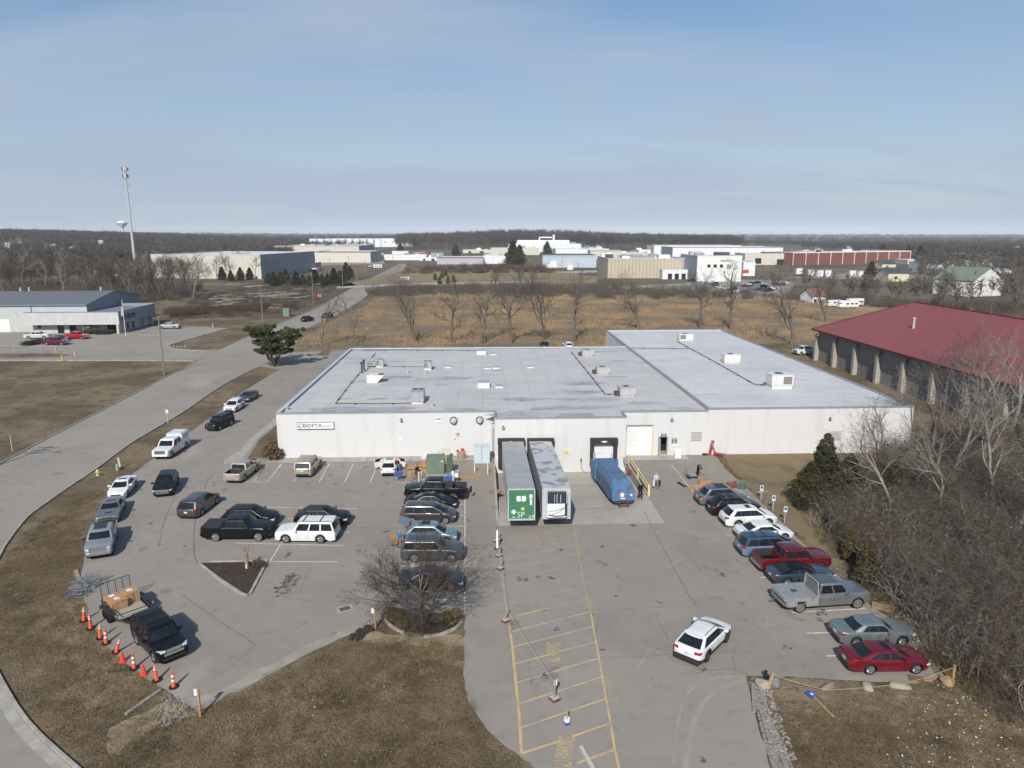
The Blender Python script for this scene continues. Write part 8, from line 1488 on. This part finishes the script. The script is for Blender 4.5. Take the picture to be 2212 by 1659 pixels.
for k in range(11):b=MB();b.bb(L*k/10-.3,L*k/10+.3,-.3,-.02,0,hh);b.build('pier',WHITE,t)
t,L,hh=shed('house','large white house with faded green gable roof and peeling paint',2014,2098,634,604,20,mat('peeling_white',(.70,.70,.68),.8,c2=(.45,.44,.42),scale=1.,contrast=(.5,.6)),roof=mat('faded_green_roof',(.13,.19,.13),.85,c2=(.17,.2,.16),scale=.4),v1=641,gable=5.5,wins=[(.55,.6,.35,.65,DW),(.12,.5,.05,.5,LGREY)]);
for y in(5,13):b=MB();b.bb(L,L+.1,y,y+1.2,hh*.4,hh*.8);b.build('window',DW,t)
t,L,hh=shed('garden_shed','small white shed with rusty brown gable roof by the camper',1755,1786,655,636,9,WHITE,roof=mat('rusty_brown_roof',(.22,.11,.085),.8,c2=(.17,.09,.07),scale=1),gable=2.6,wins=[(.1,.3,.0,.6,DW)],rz=R(10),h=2.8)
for i,(u0,u1,v,vt,m,lb)in enumerate([(1265,1330,552,543,FW,'low white plant building with roof pipes behind the grey fronted one'),(1330,1400,556,546,FB,'low beige block behind the tan factory'),(1380,1440,549,540,FW,'white block with roof units over the tan factory'),(1098,1135,541,530,FW,'small white annex left of the stepped factory'),(1000,1060,547,540,FB,'pale low shed on the left of the stepped factory'),(905,950,563,556,FW,'white low depot at the far end of the road'),(1255,1300,541,533,FW,'white hall right of the stepped factory'),(1690,1740,556,547,FB,'beige hall before the brick building'),(1600,1660,545,535,FB,'pale hall on the skyline above the store'),(1730,1800,552,543,FW,'white hall behind the left of the brick building'),(1960,2030,571,562,FB,'low cream building right of the brick one'),(2030,2200,592,583,FW,'low white roofed row above the green roofed house')]):shed('hall',lb,u0,u1,v,vt,35,m,units=3,wins=[(.2,.3,0,.6,DW),(.6,.75,0,.6,DW)])
TG='white box trailers parked in the industrial yards'
for i,(u,v)in enumerate([(1745,596),(1765,597),(1782,597),(1835,598),(1855,599),(1720,592),(1300,583),(1180,582),(1225,583),(870,557),(890,560)]):shed('box_trailer','white box trailer parked in an industrial yard in the distance',u,u+13,v,v-9,3,FW,cat='trailer',h=3.8,group=TG)
def camper(u,v,L,label,w=2.4,h=2.9):
 p=G(u,v);t=empty('camper',(p.x,p.y,0),R(8),label,'camper','campers by the small white shed');b=MB();b.prism([(0,0),(L,0),(L,w),(0,w)],.6,h);b.bb(-1.2,0,.1,w-.1,.6,h*.62);b.bb(-1.0,1.5,.15,w-.15,h*.75,h);b.build('body',WHITE,t);[MB().bb(L*k-.5,L*k+.5,-.02,-.005,1.5,2.1).build('window',DW,t)for k in(.3,.6,.85)]
 for k in(.05,.8):b=MB();b.lathe([(.42,-.1),(.42,.1),(.15,.12),(0,.12)],14,'Y',(L*k,.1,.42));b.build('wheel',TYRE,t)
camper(1820,667,6.5,'white motor camper beside the small white shed');camper(1840,662,5,'second white camper behind the motor camper');camper(1795,664,5,'grey white trailer right of the small white shed',h=2.6)
for a in(('cream house with bright gable among the bare trees',1918,1962,608,590,CREAM,3),('low brown roofed house at the right end of the brick building',1905,1935,580,570,CREAM,3),('white house with steep gable in the right distance',2060,2085,567,560,WHITE,4),('pale house glimpsed over the green roof',2010,2040,565,557,CREAM,3),('grey roofed house beyond the brick building',1990,2015,573,563,FB,3)):shed('house',a[0],a[1],a[2],a[3],a[4],12,a[5],roof=SROOF,gable=a[6],wins=[(.3,.45,.3,.6,DW)],group='houses among the trees on the right')
shed('warehouse','long low grey store with white fascia in the right distance',2000,2145,582,568,25,FW,units=4,roof=GREY);shed('warehouse','pale grey pitched warehouse above the low store at the right',2060,2130,566,556,30,FBL,roof=LGREY,gable=4)
r=random.Random(12);HR_=(SROOF,GREY,mat('brown_shingle',(.12,.09,.075),.9),LGREY)
hm=[]
for k,m in enumerate(HR_):t,L,hh=shed('house','x',100,108,545+k,500,9,(WHITE,CREAM,FB,WHITE)[k],roof=m,gable=2.6,h=3.5);hm.append(t)
HL_=('dark slate','grey','brown','pale grey')
used=set()
for(u,v)in HOUSES:
 k=len(used)%4;src=hm[k]
 if k in[q%4 for q in used]:n_=src.copy();COL.objects.link(n_);[(lambda d:(COL.objects.link(d),setattr(d,'parent',n_)))(ch.copy())for ch in[o for o in bpy.data.objects if o.parent==src]]
 else:n_=src
 used.add(len(used));p=G(u,v);n_.location=(p.x,p.y,terr(p.x,p.y));n_.rotation_euler=(0,0,r.uniform(-.6,.6));n_.scale=(1.15,)*3;n_['label']='small pale house with %s gable roof in the distant woods'%HL_[k];n_['group']='small houses in the distant woods, %s roofs'%HL_[k]
 # ---- masts, tower, poles
def mast():
 p=G(294,592);t=empty('cell_tower',(p.x,p.y,0),0,'tall slim grey monopole with two tiers of antenna panels','cell tower');lo,hi=0.,200.
 for _ in range(50):
  m=(lo+hi)/2;q_=np.array([p.x,p.y,m-CAMH]);y=CY-F*(q_@_up)/(q_@_fw);lo,hi=(m,hi)if y>360 else(lo,m)
 H_=lo;b=MB();b.tube((0,0,0),(0,0,H_*.97),1.05,.45,14);b.build('pole',LGREY,t)
 for z_,n,rr in((H_-1.6,12,2.0),(H_-6.,12,1.9)):
  b=MB();b.lathe([(rr,z_-.9),(rr,z_-.75)],12);[b.tube((0,0,z_-.8),(rr*math.cos(a),rr*math.sin(a),z_-.8),.1,n=4)for a in(0,2.1,4.2)];b.build('platform',GREY,t)
  for k in range(n):a=k*6.283/n;b=MB();b.box((rr*math.cos(a),rr*math.sin(a),z_),(.35,.5,2.6),rz=a);b.build('antenna',(WHITE,LGREY,DGREY)[k%3],t)
 b=MB();[b.tube((rr_*math.cos(a),rr_*math.sin(a),H_-13),(rr_*math.cos(a),rr_*math.sin(a),H_-10.4),.09,n=4)for rr_ in(1.4,2.6)for a in(0,2.1,3.1,5.2)];[b.tube((0,0,H_-12.4),(2.6*math.cos(a),2.6*math.sin(a),H_-12.4),.12,n=4)for a in(0,2.1,3.1,5.2)];b.lathe([(0,-.3),(.7,0),(0,.1)],10,'Y',(1.5,-.6,H_-17));b.build('whip_antenna',GREY,t)
mast()
p=G(268,525);zg=terr(p.x,p.y);D_=p.y;sc_=math.hypot(p.x,p.y)/F;t=empty('water_tower',(p.x,p.y,CAMH),0,'white bulb shaped water tower on the left horizon','water tower');b=MB();zc_=20*sc_;b.lathe([(0,zc_+5.2*sc_),(6*sc_,zc_+4*sc_),(9.4*sc_,zc_),(8.6*sc_,zc_-2*sc_),(3*sc_,zc_-7*sc_),(1.7*sc_,zc_-10*sc_),(1.7*sc_,zc_-45*sc_)],20);b.build('tank',mat('tower_white',(.70,.74,.78),.5),t,smooth=True);b=MB();b.lathe([(9.55*sc_,zc_+.8*sc_),(9.4*sc_,zc_-.8*sc_)],20);b.build('band',mat('tower_band',(.3,.45,.5),.5),t)
PG_='wooden utility poles along the road';POLE=mat('weathered_pole',(.24,.215,.185),.9,c2=(.16,.14,.12),scale=3)
def pole(u,v,vt,lb,arm=0,lamp=0,cross=0,at=None,h=None):
 p=G(u,v)if at is None else Vector(at);h=h or height_at(p,vt);t=empty('utility_pole',(p.x,p.y,0),0,lb,'utility pole',PG_);b=MB();b.tube((0,0,-.2),(0,0,h),.17,.11,8);b.build('pole',POLE,t)
 if lamp:b=MB();b.path([(0,0,h*lamp),(1.4,-.1,h*lamp+.5),(2.6,-.2,h*lamp+.6)],.05,5);b.box((2.9,-.2,h*lamp+.55),(.7,.25,.14));b.build('lamp_arm',LGREY,t)
 for k in range(cross):b=MB();b.box((0,0,h-.5-k*.9),(2.4,.12,.14));[b.tube((x,0,h-.45-k*.9),(x,0,h-.2-k*.9),.05,n=5)for x in(-1.1,-.4,.4,1.1)];b.build('crossarm',POLE,t)
pole(355,810,683,'tall grey wooden pole at the near road corner by the neighbour lot');pole(568,698,612,'wooden pole at the grass wedge behind the pine',lamp=0);pole(677,656,585,'wooden pole with street lamp arm beside the red ball sign',lamp=.56);pole(741,626,572,'plain wooden pole before the end of the cedar row');pole(771,611,570,'wooden pole right of the cedar row');pole(789,592,562,'wooden pole with lamp arm behind the road bend',lamp=.7);pole(849,576,552,'wooden pole at the far end of the road');pole(754,596,553,'crossarmed pole before the pale beige warehouse',cross=1);pole(713,582,556,'small crossarmed pole at the far grass',cross=1);pole(967,548,526,'tall pole on the grass below the knoll wood',cross=2);pole(1893,572,546,'pole before the brick building',cross=1)
g=G(112,964);pole(0,0,0,'utility pole just outside the left edge whose shadow crosses the road',cross=3,lamp=.8,at=(g.x-3.6,g.y-15.6,0),h=12.5)
p=G(272,727);h=height_at(p,647);t=empty('flag_pole',(p.x,p.y,0),0,'white flag pole with limp flag before the office front','flag pole');b=MB();b.tube((0,0,0),(0,0,h),.08,.05,8);b.build('pole',WHITE,t);b=MB();b.bb(-.5,-.05,-.04,.04,h-4.2,h-1.9);b.bb(-.6,-.3,-.06,.03,h-4.6,h-3.);b.build('flag',mat('flag_cloth',(.35,.05,.07),.8,c2=(.5,.5,.55),scale=2.5,stretch=(1,1,3),contrast=(.45,.5)),t)
for i,(u,v,lb)in enumerate(((122,762,'leaning orange yellow bollard at the neighbour lot entrance'),(135,780,'orange yellow bollard nearest the grass at the neighbour entrance'),(162.5,770,'yellow bollard right of the other two at the neighbour entrance'),(460,708,'small yellow hydrant-like post by the white kerb blocks'))):p=G(u,v);b=MB();b.lathe([(.14,0),(.14,1.35),(0,1.42)],10);o=b.build('bollard',mat('amber_paint',(.62,.40,.12),.7),loc=(p.x,p.y,0));tag(o,lb,'bollard','bollards of the neighbour lot')
p=G(620,683);b=MB();b.bb(-1,1,-1,1,0,2.6);b.bb(-1.1,1.1,-1.1,1.1,2.5,2.7);o=b.build('utility_cabinet',mat('teal_cabinet',(.16,.24,.2),.6),loc=(p.x,p.y,0));tag(o,'green utility cabinet at the corner of the scrub before the road','utility cabinet');p=G(691,653);b=MB();b.tube((0,0,0),(0,0,2.2),.05);b.lathe([(0,-.1),(.8,-.08),(.8,.08),(0,.1)],16,'Y',(0,0,2.7));o=b.build('red_ball_sign',mat('faded_coral',(.6,.2,.18),.7),loc=(p.x,p.y,0));tag(o,'round faded coral sign by the road at the clearing','sign')
for a in((816,580,3.2,'white company sign board by the far road',7),(875,606,2.2,'white monument sign at the edge of the mown field',5)):p=G(a[0],a[1]);b=MB();b.bb(-a[4]/2,a[4]/2,-.3,.3,.8,a[2]);b.bb(-a[4]/2+.2,-a[4]/2+.6,-.2,.2,0,.8,1);b.bb(a[4]/2-.6,a[4]/2-.2,-.2,.2,0,.8,1);b.bb(-a[4]*.4,a[4]*.4,-.34,-.31,a[2]*.5,a[2]*.7,2);o=b.build('sign_board',[WHITE,GREY,NAVY],loc=(p.x,p.y,0));tag(o,a[3],'sign board')
for u in(427,440):pass
PL=[(365,722),(374,722),(383,722),(392,722),(401,722)]
lines('white_marking',[((289,722),(345,724))]+[((300+k*10,721.5),(305+k*10,725))for k in range(5)]+[((355,747),(405,750))]+[((368+k*8,746),(366+k*8,749.5))for k in range(5)]+[((400,722+k*4),(470,715+k*4-4))for k in range(5)]+[((410,704.5),(424,704.5)),((437,704.5),(451,704.5))]+[((78,749),(125,748))],.16,PW,.01)
def fence(P,h,lb):
 t=empty('chain_link_fence',(0,0,0),0,lb,'fence');A=[G(*q_)for q_ in P]
 for a,c in zip(A[:-1],A[1:]):
  n=max(1,int((c-a).length/3));
  for k in range(n+1):q_=a.lerp(c,k/n);b=MB();b.tube(q_,q_+Vector((0,0,h)),.04,n=5);b.build('post',LGREY,t)
  b=MB();b.tube(a+Vector((0,0,h)),c+Vector((0,0,h)),.03,n=4);m_=int((c-a).length/.3)
  for k in range(m_):q_=a.lerp(c,k/m_);w_=a.lerp(c,min(1,(k+4)/m_));b.tube(q_,w_+Vector((0,0,h)),.006,n=3,cap=False);b.tube(w_,q_+Vector((0,0,h)),.006,n=3,cap=False)
  b.build('mesh_panel',LGREY,t)
fence([(1712,755),(1725,765),(1757,768)],2.2,'chain link corner fence beside the red roofed building');fence([(0,763),(60,764),(118,764)],1.8,'chain link fence along the neighbour lot front')
r=random.Random(8)
for k in range(26):
 u,v=r.uniform(440,640),r.uniform(616,668)
 if k%3==0:u,v=r.uniform(500,620),r.uniform(634,648)
 p=G(u,v);b=MB();L=r.uniform(5,14);b.tube((0,0,.4),(L,0,r.uniform(.3,1.6)),.28,.12,6);[b.tube((L*.6,0,.6),(L*(.6+.2*s_),s_*1.5,1.4),.1,.04,5)for s_ in(1,-1)];o=b.build('fallen_log',BK_PALE,loc=(p.x,p.y,0),rz=r.uniform(-.5,.5));tag(o,'pale fallen tree trunk lying in the cleared scrub','log','felled trunks in the clearing')
base_c=[vehicle('parked_car',None,(0,0,0),0,P_(k,rails=None),'x',c_,'cars in the far car park')for k,c_ in((SEDAN,WHT),(SUV,BLK),(SEDAN,SIL),(CUV,CHAR),(SEDAN,REDP),(SUV,WHT),(SEDAN,NAVYP))]
cn=('white sedan','black suv','silver sedan','charcoal crossover','red sedan','white suv','navy sedan');seen=set()
zN=lambda x,y:(1371.4+.18*x,477.8+.18*y)
spots=[(930,745),(950,765),(985,790),(1010,800),(1050,815),(1090,810),(1130,820),(1170,830),(1200,845),(1240,855),(1330,790),(1350,775),(1400,800),(1380,760),(1430,815),(1460,750),(1480,800),(1520,790),(1550,800),(1570,845),(1610,840),(1540,830),(1650,820),(1480,835),(1700,770),(1760,775),(1320,862),(1250,780),(1800,760),(680,725)]
for i,s_ in enumerate(spots):
 k=(i*3+i // 5)%7;src=base_c[k];g=G(*zN(*s_))
 if k in seen:
  n_=src.copy();COL.objects.link(n_)
  for ch in CHILD.get(src.name,[]):
   if ch.name.split('.')[0]in('body','roof','windshield','rear_window','side_window','wheel'):d=ch.copy();COL.objects.link(d);d.parent=n_
 else:n_=src;seen.add(k)
 n_.location=(g.x,g.y,.02);n_.rotation_euler=(0,0,R((12,190)[i%2]+(i%3)*4));n_['label']=cn[k]+' parked in the far car park beside the white office block';n_['group']=cn[k]+'s in the far car park'
for i,(u,v)in enumerate([(900,541),(907,541),(914,542),(921,541),(884,541),(748,558),(760,559),(735,560),(1090,545),(1100,546)]):
 src=base_c[i%7];n_=src.copy();COL.objects.link(n_);g=G(u,v);n_.location=(g.x,g.y,.02);n_.rotation_euler=(0,0,i*.4);n_.scale=(1.2,)*3;n_['label']='tiny %s outside the distant pale warehouses'%cn[i%7];n_['group']=cn[i%7]+'s outside the distant warehouses'
 for ch in CHILD.get(src.name,[]):
  if ch.name.split('.')[0]in('body','roof','windshield','side_window'):d=ch.copy();COL.objects.link(d);d.parent=n_
g=G(817,578);vehicle('moving_suv',None,(g.x-6,g.y,0),R(-100),P_(SUV,rails=None),'white suv on the far straight of the road',WHT,'cars on the road','suv',scale=1.3)
# ---- haze
b=MB();b.bb(-9500,9500,-500,14500,-12,150);hz=bpy.data.materials.new('haze_air');hz.use_nodes=True;t=hz.node_tree;t.nodes.clear();o_=t.nodes.new('ShaderNodeOutputMaterial');v_=t.nodes.new('ShaderNodeVolumePrincipled');v_.inputs['Density'].default_value=.000075;v_.inputs['Color'].default_value=(.86,.93,1,1);v_.inputs['Anisotropy'].default_value=-.3;t.links.new(v_.outputs[0],o_.inputs['Volume'])
o=b.build('haze',hz);o['kind']='stuff'
